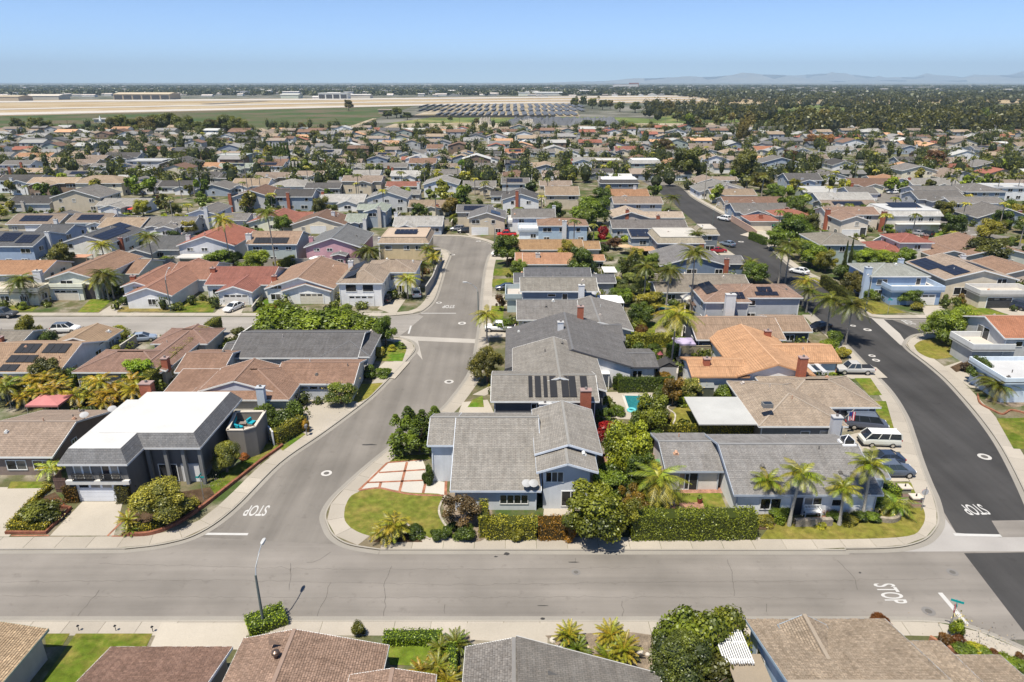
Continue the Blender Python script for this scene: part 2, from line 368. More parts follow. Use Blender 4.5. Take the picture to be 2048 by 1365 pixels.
W_ = (0.40, 0.358, 0.30)
def block(line, extra, name='block'):
    return struct(tri_sheet(name, list(line) + extra, 0.12, 'garden', None, None, -0.05))
block([(-260, YF)] + bl + [(-260, YC0)], [])
block(dl + [(drn[0][0] - 10, 700), (-420, 700), (-420, YS1)] + [(-300, YS1)] + brn + br, [])
block([(-300, YC1)] + bln + [(-300, YS0)], [])
block(near + [(-260, YN), (-260, 5), (260, 5), (260, near[0][1])], [])
block([(300, YE0)] + drs, [(300, drs[-1][1])])
block(drn + [(330, YE1), (520, 700), (drn[0][0] + 12, 700)], [])

def pavement(line, width=1.9, step=3.0, tint=W_):
    struct(ribbon('kerb', line, 0.0, 0.16, 0.145, 'concrete', (0.35, 0.32, 0.275), None, 0.0))
    struct(ribbon('gutter', line, -0.55, 0.0, 0.016, 'concrete', (0.29, 0.268, 0.235)))
    rt = bpy.data.objects.new('sidewalk', None); COL.objects.link(rt); rt['kind'] = 'structure'
    pts = resample(line, step)
    a = offset_line(pts, 0.17); b2 = offset_line(pts, width)
    for i in range(len(pts) - 1):
        mb = MB(); t = 0.006
        q = [Vector(a[i]).lerp(Vector(a[i + 1]), t), Vector(a[i + 1]).lerp(Vector(a[i]), t), Vector(b2[i + 1]).lerp(Vector(b2[i]), t), Vector(b2[i]).lerp(Vector(b2[i + 1]), t)]
        mb.prism([tuple(p) for p in q], 0.1, 0.138)
        k = R.uniform(0.9, 1.08); mb.obj('slab', 'concrete', rt, (tint[0] * k, tint[1] * k, tint[2] * k))
inframe = lambda l, m: [p for p in l if abs(p[0]) < m]
pavement([(-62, YF)] + bl + [(bl[-1][0] - 60, YC0)], 1.9)
pavement([(-100, YC1)] + bln + [(-30, YS0)], 1.8)
pavement(brn + br, 1.9)
pavement([br[-1], (dl[0][0], YF)] + dl[:75], 1.9)
pavement([p for p in near] + [(-60, YN)], 1.7)
pavement(drs, 2.0); pavement([(130, YE0), drs[0]], 1.8)
pavement(drn[10:] + [(130, YE1)], 1.9)

# lawns, drives, patios, beds: outlines surveyed on the ground
def area(name, pts, mat, col, z=0.146, curve=False):
    q = P2(pts, 0.12)
    if curve: q = spline(q + [q[0]], 4)[:-1]
    return struct(tri_sheet(name, q, z, mat, col, None, 0.1))
GR = (0.11, 0.155, 0.018); DRY = (0.175, 0.17, 0.032); LUSH = (0.085, 0.155, 0.016)
area('lawn', [(690, 1015), (703, 992), (735, 980), (775, 979), (820, 986), (888, 991), (880, 1020), (884, 1042), (900, 1062), (840, 1080), (765, 1077), (715, 1064), (690, 1042)], 'lawn', (.145, .165, .028), 0.15, True)
for l in [[(779, 924), (793, 913), (857, 909), (860, 919)], [(1709, 757), (1741, 757), (1764, 791), (1738, 791)], [(1744, 803), (1772, 803), (1792, 872), (1760, 864)],
          [(1735, 905), (1792, 905), (1803, 922), (1745, 922)], [(1790, 966), (1822, 966), (1834, 994), (1800, 1000)], [(1993, 838), (2080, 835), (2080, 900), (2027, 898)],
          [(425, 958), (500, 915), (535, 888), (563, 893), (470, 960), (440, 987), (415, 987)], [(566, 902), (612, 869), (604, 866), (558, 897)], [(700, 800), (715, 770), (766, 766), (737, 796), (717, 806)],
          [(745, 722), (757, 695), (800, 683), (813, 700), (805, 723)], [(15, 978), (22, 964), (100, 964), (95, 977)], [(-20, 622), (0, 605), (85, 608), (65, 623)], [(155, 625), (182, 598), (228, 597), (197, 625)],
          [(350, 625), (377, 602), (436, 603), (426, 625)], [(503, 626), (527, 599), (562, 601), (545, 626)], [(1905, 611), (1945, 610), (2018, 630), (1935, 630)],
          [(80, 1370), (152, 1268), (305, 1268), (290, 1300), (200, 1370)], [(90, 1268), (140, 1268), (125, 1292), (92, 1295)], [(775, 1288), (885, 1286), (900, 1335), (780, 1330)],
          [(988, 538), (1030, 536), (1030, 552), (986, 552)], [(985, 559), (1027, 557), (1026, 573), (984, 574)], [(983, 612), (1008, 612), (1006, 640), (980, 640)], [(1335, 862), (1342, 826), (1370, 806), (1385, 830), (1393, 868), (1320, 870)], [(978, 760), (1010, 742), (1010, 765), (975, 775)],
          [(945, 800), (965, 792), (968, 815), (935, 815)], [(1290, 985), (1440, 985), (1452, 1015), (1275, 1015)], [(1005, 470), (1040, 470), (1035, 476), (1000, 476)], [(980, 462), (1000, 458), (995, 470), (960, 472)], [(1400, 702), (1450, 700), (1440, 745), (1395, 730)], [(1185, 465), (1225, 462), (1230, 482), (1185, 485)], [(1250, 695), (1250, 650), (1310, 645), (1310, 690)], [(1990, 478), (2060, 474), (2060, 490)], [(1850, 462), (1900, 462), (1930, 473), (1870, 476)]]:
    k = R.uniform(0.85, 1.15); area('lawn', l, 'lawn', tuple(c * k for c in R.choice([GR, GR, LUSH, DRY])), 0.15, len(l) > 5)
area('lawn', [(1519, 1079), (1556, 1045), (1640, 1040), (1720, 1035), (1800, 1012), (1838, 1010), (1850, 1030), (1843, 1055), (1815, 1073), (1700, 1079)], 'lawn', DRY, 0.15, True)
area('lawn', [(1828, 692), (1850, 680), (1925, 676), (1930, 700), (1905, 714), (1867, 718), (1838, 706)], 'lawn', DRY, 0.15, True)
area('lawn', [(1640, 560), (1690, 590), (1745, 600), (1812, 626), (1745, 629), (1700, 606), (1625, 556)], 'lawn', DRY, 0.15)
area('lawn', [(233, 624), (246, 614), (345, 614), (338, 624)], 'lawn', (0.2, 0.17, 0.07), 0.15)
CC = (0.43, 0.385, 0.32); CW = (0.5, 0.47, 0.42)
for l in [[(100, 1072), (165, 1004), (246, 1004), (228, 1072)], [(-30, 1074), (-30, 975), (106, 976), (18, 1074)], [(588, 868), (606, 795), (702, 796), (692, 825), (645, 857), (604, 878)], [(195, 628), (243, 597), (262, 597), (232, 628)],
          [(428, 628), (450, 605), (494, 605), (482, 628)], [(755, 618), (775, 598), (812, 598), (790, 630)], [(1840, 612), (1882, 612), (1908, 633), (1852, 633)], [(1950, 606), (2010, 606), (2080, 635), (2030, 635)], [(300, 1296), (322, 1247), (505, 1247), (480, 1300)],
          [(1680, 745), (1695, 726), (1752, 735), (1775, 756), (1700, 758)], [(1700, 870), (1740, 860), (1798, 872), (1800, 904), (1720, 904)], [(1740, 923), (1803, 923), (1818, 963), (1780, 963)], [(1205, 785), (1332, 783), (1315, 842), (1195, 836)], [(1885, 735), (1930, 720), (1990, 760), (1990, 790), (1940, 775)],
          [(985, 502), (1035, 500), (1035, 520), (978, 520)], [(980, 594), (1035, 590), (1030, 612), (976, 612)], [(975, 655), (1030, 650), (1030, 674), (970, 676)], [(740, 750), (770, 724), (820, 724), (790, 758)], [(945, 790), (985, 770), (1010, 770), (970, 792)], [(1020, 470), (1080, 472), (1075, 490), (1000, 488)], [(920, 460), (960, 452), (990, 466), (940, 473)], [(1480, 470), (1520, 458), (1560, 476), (1530, 482)],
          [(930, 1247), (1095, 1247), (1095, 1290), (940, 1280)], [(925, 805), (975, 800), (990, 830), (915, 832)], [(1090, 1000), (1130, 985), (1150, 1030), (1085, 1045)], [(1430, 500), (1450, 498), (1470, 510), (1445, 514)], [(1385, 560), (1400, 555), (1400, 600), (1380, 600)], [(770, 470), (785, 462), (850, 462), (880, 472)], [(1690, 478), (1715, 468), (1740, 490), (1705, 490)], [(1768, 475), (1790, 468), (1850, 470), (1840, 480)]]:
    k = R.uniform(0.92, 1.06); area('driveway', l, 'concrete', tuple(c * k for c in CC), 0.142)
area('driveway', [(717, 981), (745, 950), (775, 926), (845, 920), (855, 945), (862, 960), (890, 965), (892, 991), (855, 992), (793, 984), (758, 978)], 'concrete', CW, 0.142)
for a, b2 in [((775, 926), (718, 981)), ((845, 920), (775, 926)), ((814, 925), (799, 984)), ((758, 946), (850, 940)), ((735, 966), (880, 960)), ((762, 965), (758, 979)), ((852, 962), (845, 992)), ((892, 963), (891, 992))]:
    p, q = G(*a, 0.12), G(*b2, 0.12); struct(ribbon('brick_band', [tuple(p[:2]), tuple(q[:2])], -0.15, 0.15, 0.1485, 'soil', (0.42, 0.19, 0.12)))
struct(ribbon('brick_band', spline(P2([(718, 981), (735, 979), (760, 977), (793, 984), (830, 990), (892, 992)], 0.12), 4), -0.16, 0.16, 0.154, 'soil', (0.42, 0.2, 0.13)))
for l in [[(98, 1072), (22, 1072)], [(215, 1073), (243, 1045), (262, 1012)], [(224, 1073), (247, 1073)], [(243, 1042), (262, 1042)]]:
    struct(ribbon('brick_band', P2(l, 0.12), -0.11, 0.11, 0.1485, 'soil', (0.42, 0.2, 0.13)))
BRK = (0.43, 0.24, 0.17)
for l in [[(1205, 915), (1240, 905), (1235, 960), (1215, 960)], [(1283, 905), (1318, 898), (1330, 950), (1300, 985), (1285, 960)], [(1330, 1008), (1405, 1005), (1410, 1020), (1325, 1020)], [(1360, 975), (1440, 975), (1445, 987), (1360, 987)], [(1590, 1040), (1660, 1030), (1665, 1048), (1600, 1050)]]:
    area('brick_patio', l, 'soil', BRK, 0.151)
for l in [[(1090, 1272), (1312, 1272), (1340, 1375), (1190, 1345)], [(885, 1000), (905, 985), (975, 1010), (985, 1060), (950, 1085), (900, 1060)], [(925, 1272), (940, 1272), (935, 1300), (920, 1300)], [(1970, 800), (2010, 770), (2060, 800), (2030, 815)]]:
    area('gravel_bed', l, 'soil', (0.30, 0.24, 0.18), 0.144, True)
for l in [[(250, 1062), (262, 1020), (330, 990), (420, 975), (430, 990), (360, 1040), (300, 1068)], [(25, 1056), (75, 1000), (110, 985), (135, 1012), (100, 1056)], [(740, 1085), (760, 1060), (830, 1060), (845, 1085)], [(1900, 735), (1930, 722), (1945, 738), (1912, 745)], [(1500, 1060), (1520, 1025), (1570, 1020), (1545, 1060)], [(1690, 1020), (1730, 1010), (1740, 1025), (1690, 1035)], [(1855, 1290), (1900, 1275), (2010, 1330), (2000, 1350)]]:
    area('planting_bed', l, 'soil', (0.12, 0.08, 0.05), 0.153)
# pools
def pool(label, pts, deck=True):
    q = P2(pts, 0.12); q = spline(q + [q[0]], 3)[:-1] if len(pts) > 4 else q
    cx = sum(p[0] for p in q) / len(q); cy = sum(p[1] for p in q) / len(q)
    r = root('swimming_pool', (cx, cy, 0), label, 'pool'); ql = [(p[0] - cx, p[1] - cy) for p in q]
    mb = MB(); ring = ql + [ql[0]]
    for i in range(len(ring) - 1): mb.bar((*ring[i], 0.17), (*ring[i + 1], 0.17), 0.35, 0.05)
    mb.obj('coping', 'concrete', r, (0.55, 0.52, 0.47)); tri_sheet('water', ql, 0.158, 'water', None, r)
pool('blue backyard swimming pool with pale deck beside the dark green hedge', [(1246, 791), (1302, 792), (1308, 826), (1258, 826)])
pool('small green free-form pool behind the brown roofed two-storey house', [(1318, 615), (1330, 610), (1350, 612), (1358, 624), (1340, 630), (1320, 626)])
pool('narrow dark pool beside the slate grey roof and long hedge', [(412, 722), (438, 690), (452, 690), (430, 722)])

# ---------------------------------------------------------------- airfield, fields and hills far off
def far(name, pts, z, mat, col=None): return struct(tri_sheet(name, P2(pts), z, mat, col))
far('marsh_field', [(-500, 296), (-500, 236), (0, 231), (700, 214), (1000, 206), (1180, 207), (1100, 214), (830, 212), (745, 240), (640, 268), (300, 282)], 0.02, 'marsh')
far('airfield', [(-700, 243), (-700, 205), (0, 201), (700, 197), (1500, 190), (2600, 188), (2600, 192), (1460, 205), (1000, 208), (700, 216), (0, 233)], 0.3, 'dryfield')
far('dry_field', [(2600, 192), (1350, 203), (1350, 206), (1420, 209), (2600, 206)], 0.35, 'dryfield')
AP = (0.50, 0.46, 0.41)
for l in [[(-700, 248), (-700, 242), (0, 227), (700, 212.5), (1000, 206.5), (1400, 201), (1400, 202.5), (1000, 208.8), (700, 215.5), (0, 232)], [(-700, 233), (-700, 230), (0, 218.5), (700, 205.2), (1400, 196.5), (1400, 198), (700, 207), (0, 221)], [(-700, 210), (-700, 207), (0, 203), (350, 200), (700, 198), (1500, 191), (1500, 193), (700, 200.5), (350, 203), (0, 206)]]:
    far('runway', l, 0.7, 'concrete', AP)
far('taxiway', [(400, 209), (520, 203), (540, 203), (425, 209.5)], 0.8, 'asphalt_mid')
far('meadow', [(770, 248), (860, 236), (1080, 234), (1260, 236), (1430, 246), (1100, 250), (900, 249)], 0.2, 'fairway')
far('building_site', [(740, 266), (790, 248), (900, 247), (1480, 248), (1600, 262), (1480, 268), (1000, 262), (800, 270)], 0.3, 'baredirt')
far('building_site', [(1300, 262), (1330, 248), (1480, 246), (1520, 262), (1440, 268)], 0.35, 'baredirt')
far('array_field', [(820, 234), (900, 208), (1145, 206), (1160, 234)], 0.25, 'baredirt')
far('golf_course', [(1300, 250), (1320, 212), (2600, 208), (2600, 256), (1700, 262)], 0.15, 'fairway')
far('dirt_road', [(745, 238), (755, 238), (690, 262), (665, 266)], 0.4, 'baredirt')
def ridge(name, x0, x1, y, hmax, seed, thick):
    rr = random.Random(seed); n = 90; mb = MB(); prof = []
    ph = [rr.uniform(0, 6.28) for _ in range(7)]
    for i in range(n + 1):
        t = i / n
        h = hmax * (0.45 + 0.2 * math.sin(2.1 * t * 3 + ph[0]) + 0.14 * math.sin(t * 17 + ph[1]) + 0.08 * math.sin(t * 39 + ph[2]) + 0.05 * math.sin(t * 83 + ph[3]) + 0.03 * math.sin(t * 171 + ph[4]))
        h *= min(1, t * 3.5) * min(1, (1 - t) * 6); prof.append((x0 + (x1 - x0) * t, max(h, 0)))
    rows = [(0, 0), (0.5, 0.55), (0.8, 0.8), (1.0, 1.0), (1.6, 0.0)]
    for j in range(len(rows) - 1):
        for i in range(n):
            q = []
            for (ii, jj) in ((i, j), (i + 1, j), (i + 1, j + 1), (i, j + 1)):
                w = 1 + 0.25 * math.sin(ii * 0.9 + jj * 1.3)
                q.append((prof[ii][0], y + rows[jj][0] * thick * w, prof[ii][1] * rows[jj][1] * (1 if jj in (0, 3) else (0.85 + 0.3 * math.sin(ii * 1.7 + jj)))))
            mb.face(q)
    return struct(mb.obj(name, 'hillside', None, None, True))
ridge('hills', 800, 27500, 23500, 520, 3, 2200)
ridge('mountains', 9000, 36000, 29500, 950, 8, 2600)
# ---------------------------------------------------------------- house kit
def clip(poly, nx, ny, c):
    out = []
    for i in range(len(poly)):
        a, b2 = poly[i], poly[(i + 1) % len(poly)]; da = a[0] * nx + a[1] * ny - c; db = b2[0] * nx + b2[1] * ny - c
        if da >= 0: out.append(a)
        if (da >= 0) != (db >= 0):
            t = da / (da - db); out.append((a[0] + (b2[0] - a[0]) * t, a[1] + (b2[1] - a[1]) * t))
    return out
class Wing:
    """rt: gx ridge along x, gy ridge along y, hip, flat, man (flat top with steep skirts), sn/ss lean-to falling north/south"""
    def __init__(s, x0, x1, y0, y1, ze, rt, k=0.3, ov=0.55, fr=0.5, kb=None):
        s.x0, s.x1, s.y0, s.y1, s.ze, s.rt, s.k, s.ov, s.fr = x0, x1, y0, y1, ze, rt, k, ov, fr
        W, D = x1 - x0, y1 - y0
        s.cap = 1e9
        if rt == 'man': s.cap = 1.35; s.k = 1.5
        if rt == 'gx': s.ym = y0 + D * fr
        if rt == 'gy': s.xm = x0 + W * fr
        s.slopes = []
        if rt == 'gx':
            ym = s.ym; h = k * D * fr; s.zr = ze + h; k2 = kb or h / (y1 - ym)
            s.slopes = [([(x0, y0), (x1, y0), (x1, ym), (x0, ym)], (0, 1), k, ze), ([(x1, y1), (x0, y1), (x0, ym), (x1, ym)], (0, -1), k2, s.zr - k2 * (y1 - ym))]
        elif rt == 'gy':
            xm = s.xm; h = k * W * min(fr, 1 - fr); s.zr = ze + h   # the longer side keeps the pitch and drops lower
            s.slopes = [([(x0, y1), (x0, y0), (xm, y0), (xm, y1)], (1, 0), k, s.zr - k * (xm - x0)), ([(x1, y0), (x1, y1), (xm, y1), (xm, y0)], (-1, 0), k, s.zr - k * (x1 - xm))]
        elif rt == 'hip' or rt == 'man':
            r = min(W, D) / 2 if rt == 'hip' else min(s.cap / s.k, min(W, D) / 2 - .1)
            s.zr = ze + s.k * r
            if rt == 'hip':
                a, b2 = ((x0 + r, (y0 + y1) / 2), (x1 - r, (y0 + y1) / 2)) if W >= D else (((x0 + x1) / 2, y0 + r), ((x0 + x1) / 2, y1 - r))
                S = [(x0, y0), (x1, y0)] + ([b2, a] if W >= D else [a]); N = [(x1, y1), (x0, y1)] + ([a, b2] if W >= D else [b2])
                E = [(x1, y0), (x1, y1)] + ([b2] if W >= D else [b2, a]); Wt = [(x0, y1), (x0, y0)] + ([a] if W >= D else [a, b2])
            else:
                i = [(x0 + r, y0 + r), (x1 - r, y0 + r), (x1 - r, y1 - r), (x0 + r, y1 - r)]
                S = [(x0, y0), (x1, y0), i[1], i[0]]; E = [(x1, y0), (x1, y1), i[2], i[1]]; N = [(x1, y1), (x0, y1), i[3], i[2]]; Wt = [(x0, y1), (x0, y0), i[0], i[3]]
                s.top = i
            s.slopes = [(S, (0, 1), s.k, ze), (E, (-1, 0), s.k, ze), (N, (0, -1), s.k, ze), (Wt, (1, 0), s.k, ze)]
        elif rt == 'ss': s.zr = ze + k * D; s.slopes = [([(x0, y0), (x1, y0), (x1, y1), (x0, y1)], (0, 1), k, ze)]
        elif rt == 'sn': s.zr = ze + k * D; s.slopes = [([(x1, y1), (x0, y1), (x0, y0), (x1, y0)], (0, -1), k, ze)]
        else: s.zr = ze
    def z(s, x, y):
        rt = s.rt; v = []
        if rt in ('flat',): return s.ze
        for pl, g, k, b in s.slopes:
            e = pl[0]; v.append(b + k * ((x - e[0]) * g[0] + (y - e[1]) * g[1]))
        r = min(v)
        if rt == 'man': r = min(r, s.ze + s.cap)
        return r

def slope_mesh(mb, w, poly, g, k, zb, course, lift, sh=False, rnd=None, off=(0, 0)):
    ex, ey = poly[0]; c = math.sqrt(1 + k * k); run = max((p[0] - ex) * g[0] + (p[1] - ey) * g[1] for p in poly)
    u_ = (g[1], -g[0])
    n = max(1, int(round(run * c / course))); dv = run / n
    def zz(p): return zb + k * ((p[0] - ex) * g[0] + (p[1] - ey) * g[1])
    for i in range(n):
        v0 = i * dv; b0 = ex * g[0] + ey * g[1]
        pl = clip(poly, g[0], g[1], b0 + v0); pl = clip(pl, -g[0], -g[1], -(b0 + v0 + dv)) if pl else pl
        if len(pl) < 3: continue
        pieces = [(pl, 0.0)]
        if sh:
            us = [p[0] * u_[0] + p[1] * u_[1] for p in pl]; a, e = min(us), max(us); pieces = []; u = a - rnd.random() * .3
            while u < e:
                wd = rnd.uniform(0.16, 0.34); q = clip(pl, u_[0], u_[1], u + .008); q = clip(q, -u_[0], -u_[1], -(u + wd - .008)) if q else q
                if len(q) >= 3: pieces.append((q, rnd.uniform(0, 0.022)))
                u += wd
        for q, ex_l in pieces:
            pts = []; uv = []
            for p in q:
                vv = (p[0] - ex) * g[0] + (p[1] - ey) * g[1]; fr = (vv - v0) / dv
                pts.append((p[0] - off[0], p[1] - off[1], zz(p) + (lift + ex_l) * (1 - fr) + (0.004 if sh else 0))); uv.append((p[0] * u_[0] + p[1] * u_[1], vv * c))
            va = [uv_ for uv_ in uv]
            mb.face(pts, va, var=(rnd.random() if sh else .35 + .3 * rnd.random()) if rnd else .5)
            low = [j for j, p in enumerate(q) if abs((p[0] - ex) * g[0] + (p[1] - ey) * g[1] - v0) < 1e-4]
            if len(low) >= 2 and (i > 0 or sh):
                a, b2 = low[0], low[-1]; pa, pb = pts[a], pts[b2]; d = lift + ex_l + 0.006
                mb.face([pa, (pa[0], pa[1], pa[2] - d), (pb[0], pb[1], pb[2] - d), pb], [va[a], va[a], va[b2], va[b2]], var=.3)

WINC = {}
def win_meshes(w, h, n):
    key = (round(w, 1), round(h, 1), n)
    if key not in WINC:
        w, h = key[0], key[1]; f = MB(); t = 0.09
        f.box(-w / 2, w / 2, -0.07, 0, -h / 2, -h / 2 + t, bottom=True); f.box(-w / 2, w / 2, -0.07, 0, h / 2 - t, h / 2, bottom=True)
        for i in range(n + 1):
            x = -w / 2 + (w - t) * i / n; f.box(x, x + t, -0.068, 0, -h / 2 + t, h / 2 - t)
        p = MB(); pw = (w - t) / n - t; p.face([(-pw / 2, -0.025, -h / 2 + t), (pw / 2, -0.025, -h / 2 + t), (pw / 2, -0.025, h / 2 - t), (-pw / 2, -0.025, h / 2 - t)])
        WINC[key] = (f.mesh('window', 'paint'), p.mesh('pane', 'glass'), [-w / 2 + t + pw / 2 + (w - t) * i / n for i in range(n)])
    return WINC[key]
FACE = {'S': 0, 'E': math.pi / 2, 'N': math.pi, 'W': -math.pi / 2}
def on_wall(w, face, u, z):
    x0, x1, y0, y1, o = w.x0 + w.ov, w.x1 - w.ov, w.y0 + w.ov, w.y1 - w.ov, 0.004
    if face == 'S': return (x0 + (x1 - x0) * u, y0 - o, z)
    if face == 'N': return (x0 + (x1 - x0) * u, y1 + o, z)
    if face == 'E': return (x1 + o, y0 + (y1 - y0) * u, z)
    return (x0 - o, y0 + (y1 - y0) * u, z)
GARC = {}
def garage_mesh(w, h=2.15):
    key = round(w, 1)
    if key not in GARC:
        mb = MB(); n = 4
        for i in range(n): mb.box(-key / 2, key / 2, -0.05, 0, i * h / n + .012, (i + 1) * h / n - .012, bottom=True)
        fr = MB(); fr.box(-key / 2 - .16, -key / 2, -0.08, 0, 0, h + .16); fr.box(key / 2, key / 2 + .16, -0.08, 0, 0, h + .16); fr.box(-key / 2, key / 2, -0.08, 0, h, h + .16, bottom=True)
        lt = MB(); lt.face([(-key / 10, -0.055, h * .79), (key / 10, -0.055, h * .79), (key / 10, -0.055, h * .95), (-key / 10, -0.055, h * .95)])
        GARC[key] = (mb.mesh('garage_door', 'paint'), fr.mesh('door_frame', 'paint'), lt.mesh('light', 'glass'))
    return GARC[key]
VENT = None
def vents_meshes():
    global VENT
    if VENT is None:
        a = MB(); a.cyl(0, 0, -0.3, 0.45, 0.07, 8); b2 = MB(); b2.box(-.2, .2, -.2, .2, -.15, .16); b2.cyl(0, 0, .16, .3, .14, 10)
        c = MB(); c.box(-.3, .3, -.3, .3, -.2, .06); c.tube([(0, .3, .06), (0, 0, .24), (0, -.3, .1)], [.1, .2, .16], 8)
        VENT = [a.mesh('roof_vent', 'paint'), b2.mesh('roof_vent', 'paint'), c.mesh('roof_vent', 'paint')]
    return VENT
SOL = {}
def panel_mesh(pw, ph, mat):
    key = (round(pw, 2), round(ph, 2), mat)
    if key not in SOL:
        mb = MB(); mb.box(-pw / 2, pw / 2, -ph / 2, ph / 2, -0.04, 0.0)
        SOL[key] = mb.mesh('solar_panel', mat)
    return SOL[key]

HOUSES = []
def house(label, rc, wc, wings, tile=False, trim=(0.75, 0.75, 0.73), wins='auto', garage=(), chim=(), solar=(), lod=1, name='house', doors=(), roofmat=None, group=None, cat='house', nv=None):
    warm = lambda c: tuple(v * 1.28 + .022 for v in c) if c[0] > c[2] * 1.3 and c[0] < .4 else tuple(v * 1.06 for v in c) if max(c) < .4 else c
    lift = lambda c: tuple(min(.74, v * 1.22) for v in c)
    rc, wc = warm(rc), lift(wc); ws = []
    for t in wings:
        px0, px1, py, ze, dep, rt = t[:6]; o = t[6] if len(t) > 6 else {}
        a, b2 = G(px0, py, ze), G(px1, py, ze); y0 = (a.y + b2.y) / 2
        if o.get('far'): y0 -= dep
        w = Wing(a.x, b2.x, y0, y0 + dep, ze, rt, o.get('k', 0.3), o.get('ov', 0.42), o.get('fr', 0.5), o.get('kb'))
        w.o = o; ws.append(w)
    rr = random.Random(hash((round(ws[0].x0, 1), round(ws[0].y0, 1))) & 0xffff)
    cx = (ws[0].x0 + ws[0].x1) / 2; cy = (ws[0].y0 + ws[0].y1) / 2
    r = root(name, (cx, cy, 0), label, cat, group); off = (cx, cy)
    L = lambda p: (p[0] - cx, p[1] - cy, p[2])
    jit = lambda c, a=.06: tuple(x * (1 + rr.uniform(-a, a)) for x in c)
    for wi, w in enumerate(ws):
        o = w.o; rcol = o.get('rc', rc); wcol = lift(o['wc']) if 'wc' in o else wc
        if not o.get('nowall'):
            mb = MB(); x0, x1, y0, y1 = w.x0 + w.ov - cx, w.x1 - w.ov - cx, w.y0 + w.ov - cy, w.y1 - w.ov - cy
            zb = o.get('zb', 0.0)
            if w.rt in ('gx', 'gy'):
                tw = lambda x, y: min(w.z(x + cx, y + cy), w.zr) - 0.15
                xm = getattr(w, 'xm', cx) - cx; ym = getattr(w, 'ym', cy) - cy
                def wall(pts):
                    mb.face([(p[0], p[1], zb) for p in (pts[0], pts[-1])] + [(p[0], p[1], tw(*p)) for p in pts[::-1]])
                if w.rt == 'gx': wall([(x0, y0), (x1, y0)]); wall([(x1, y0), (x1, ym), (x1, y1)]); wall([(x1, y1), (x0, y1)]); wall([(x0, y1), (x0, ym), (x0, y0)])
                else: wall([(x0, y0), (xm, y0), (x1, y0)]); wall([(x1, y0), (x1, y1)]); wall([(x1, y1), (xm, y1), (x0, y1)]); wall([(x0, y1), (x0, y0)])
            elif w.rt in ('ss', 'sn'):
                for a, b2 in (((x0, y0), (x1, y0)), ((x1, y0), (x1, y1)), ((x1, y1), (x0, y1)), ((x0, y1), (x0, y0))):
                    mb.face([(*a, zb), (*b2, zb), (*b2, w.z(b2[0] + cx, b2[1] + cy) - .12), (*a, w.z(a[0] + cx, a[1] + cy) - .12)])
            else: mb.box(x0, x1, y0, y1, zb, w.ze - 0.02 if w.rt != 'flat' else w.ze - .1)
            mb.obj('wall', 'stucco', r, wcol)
        # roof
        rmat = roofmat or ('tile' if o.get('tile', tile) else 'shingle')
        if w.rt == 'flat':
            mb = MB(); x0, x1, y0, y1 = w.x0 - cx, w.x1 - cx, w.y0 - cy, w.y1 - cy
            mb.box(x0, x1, y0, y1, w.ze - 0.14, w.ze, bottom=True); ro = mb.obj('roof', 'flatroof', r, rcol)
            if o.get('par'):
                p = o['par']; m2 = MB(); t = .2
                for q in ((x0, x1, y0, y0 + t), (x0, x1, y1 - t, y1), (x0, x0 + t, y0 + t, y1 - t), (x1 - t, x1, y0 + t, y1 - t)): m2.box(*q, w.ze - .3, w.ze + p)
                m2.obj('parapet', 'stucco', ro, o.get('pc', wcol))
        else:
            mb = MB(); course = 0.34 if rmat == 'tile' else 0.3; shk = o.get('shake', 0)
            nolift = lod == 0
            for pl, g, k, zq in w.slopes:
                if nolift:
                    slope_mesh(mb, w, pl, g, k, zq, 50, 0.0, off=off)
                else:
                    slope_mesh(mb, w, pl, g, k, zq, 0.19 if shk else course, 0.035 if rmat == 'tile' else 0.02, bool(shk), random.Random(5), off)
            for pl, g, k, zq in w.slopes:                      # underside
                mb.face([(p[0] - cx, p[1] - cy, w.z(*p) - 0.16) for p in pl[::-1]], [(0, 0)] * len(pl))
            ro = mb.obj('roof', rmat, r, rcol)
            if w.rt == 'man':
                m2 = MB(); m2.face([(p[0] - cx, p[1] - cy, w.zr + .012) for p in w.top]); 
                for i in range(0 if o.get('nobar') else 4):
                    a, b2 = w.top[i], w.top[(i + 1) % 4]; m2.bar((a[0] - cx, a[1] - cy, w.zr + .03), (b2[0] - cx, b2[1] - cy, w.zr + .03), .25, .1)
                m2.obj('roof_deck', 'flatroof', ro, o.get('top', (0.8, 0.8, 0.78)))
            fm = MB(); ed = [(w.x0, w.y0), (w.x1, w.y0), (w.x1, w.y1), (w.x0, w.y1)]
            def fb(a, b2, zf=None):
                za, zb2 = w.z(*a), w.z(*b2); fm.bar((a[0] - cx, a[1] - cy, za - .1), (b2[0] - cx, b2[1] - cy, zb2 - .1), .06, .22)
            if w.rt == 'gx':
                for y in (w.y0, w.y1): fb((w.x0, y), (w.x1, y))
                for x in (w.x0, w.x1): fb((x, w.y0), (x, w.ym)); fb((x, w.ym), (x, w.y1))
            elif w.rt == 'gy':
                for x in (w.x0, w.x1): fb((x, w.y0), (x, w.y1))
                for y in (w.y0, w.y1): fb((w.x0, y), (w.xm, y)); fb((w.xm, y), (w.x1, y))
            else:
                for i in range(4): fb(ed[i], ed[(i + 1) % 4])
            fm.obj('fascia', 'paint', ro, o.get('trim', trim))
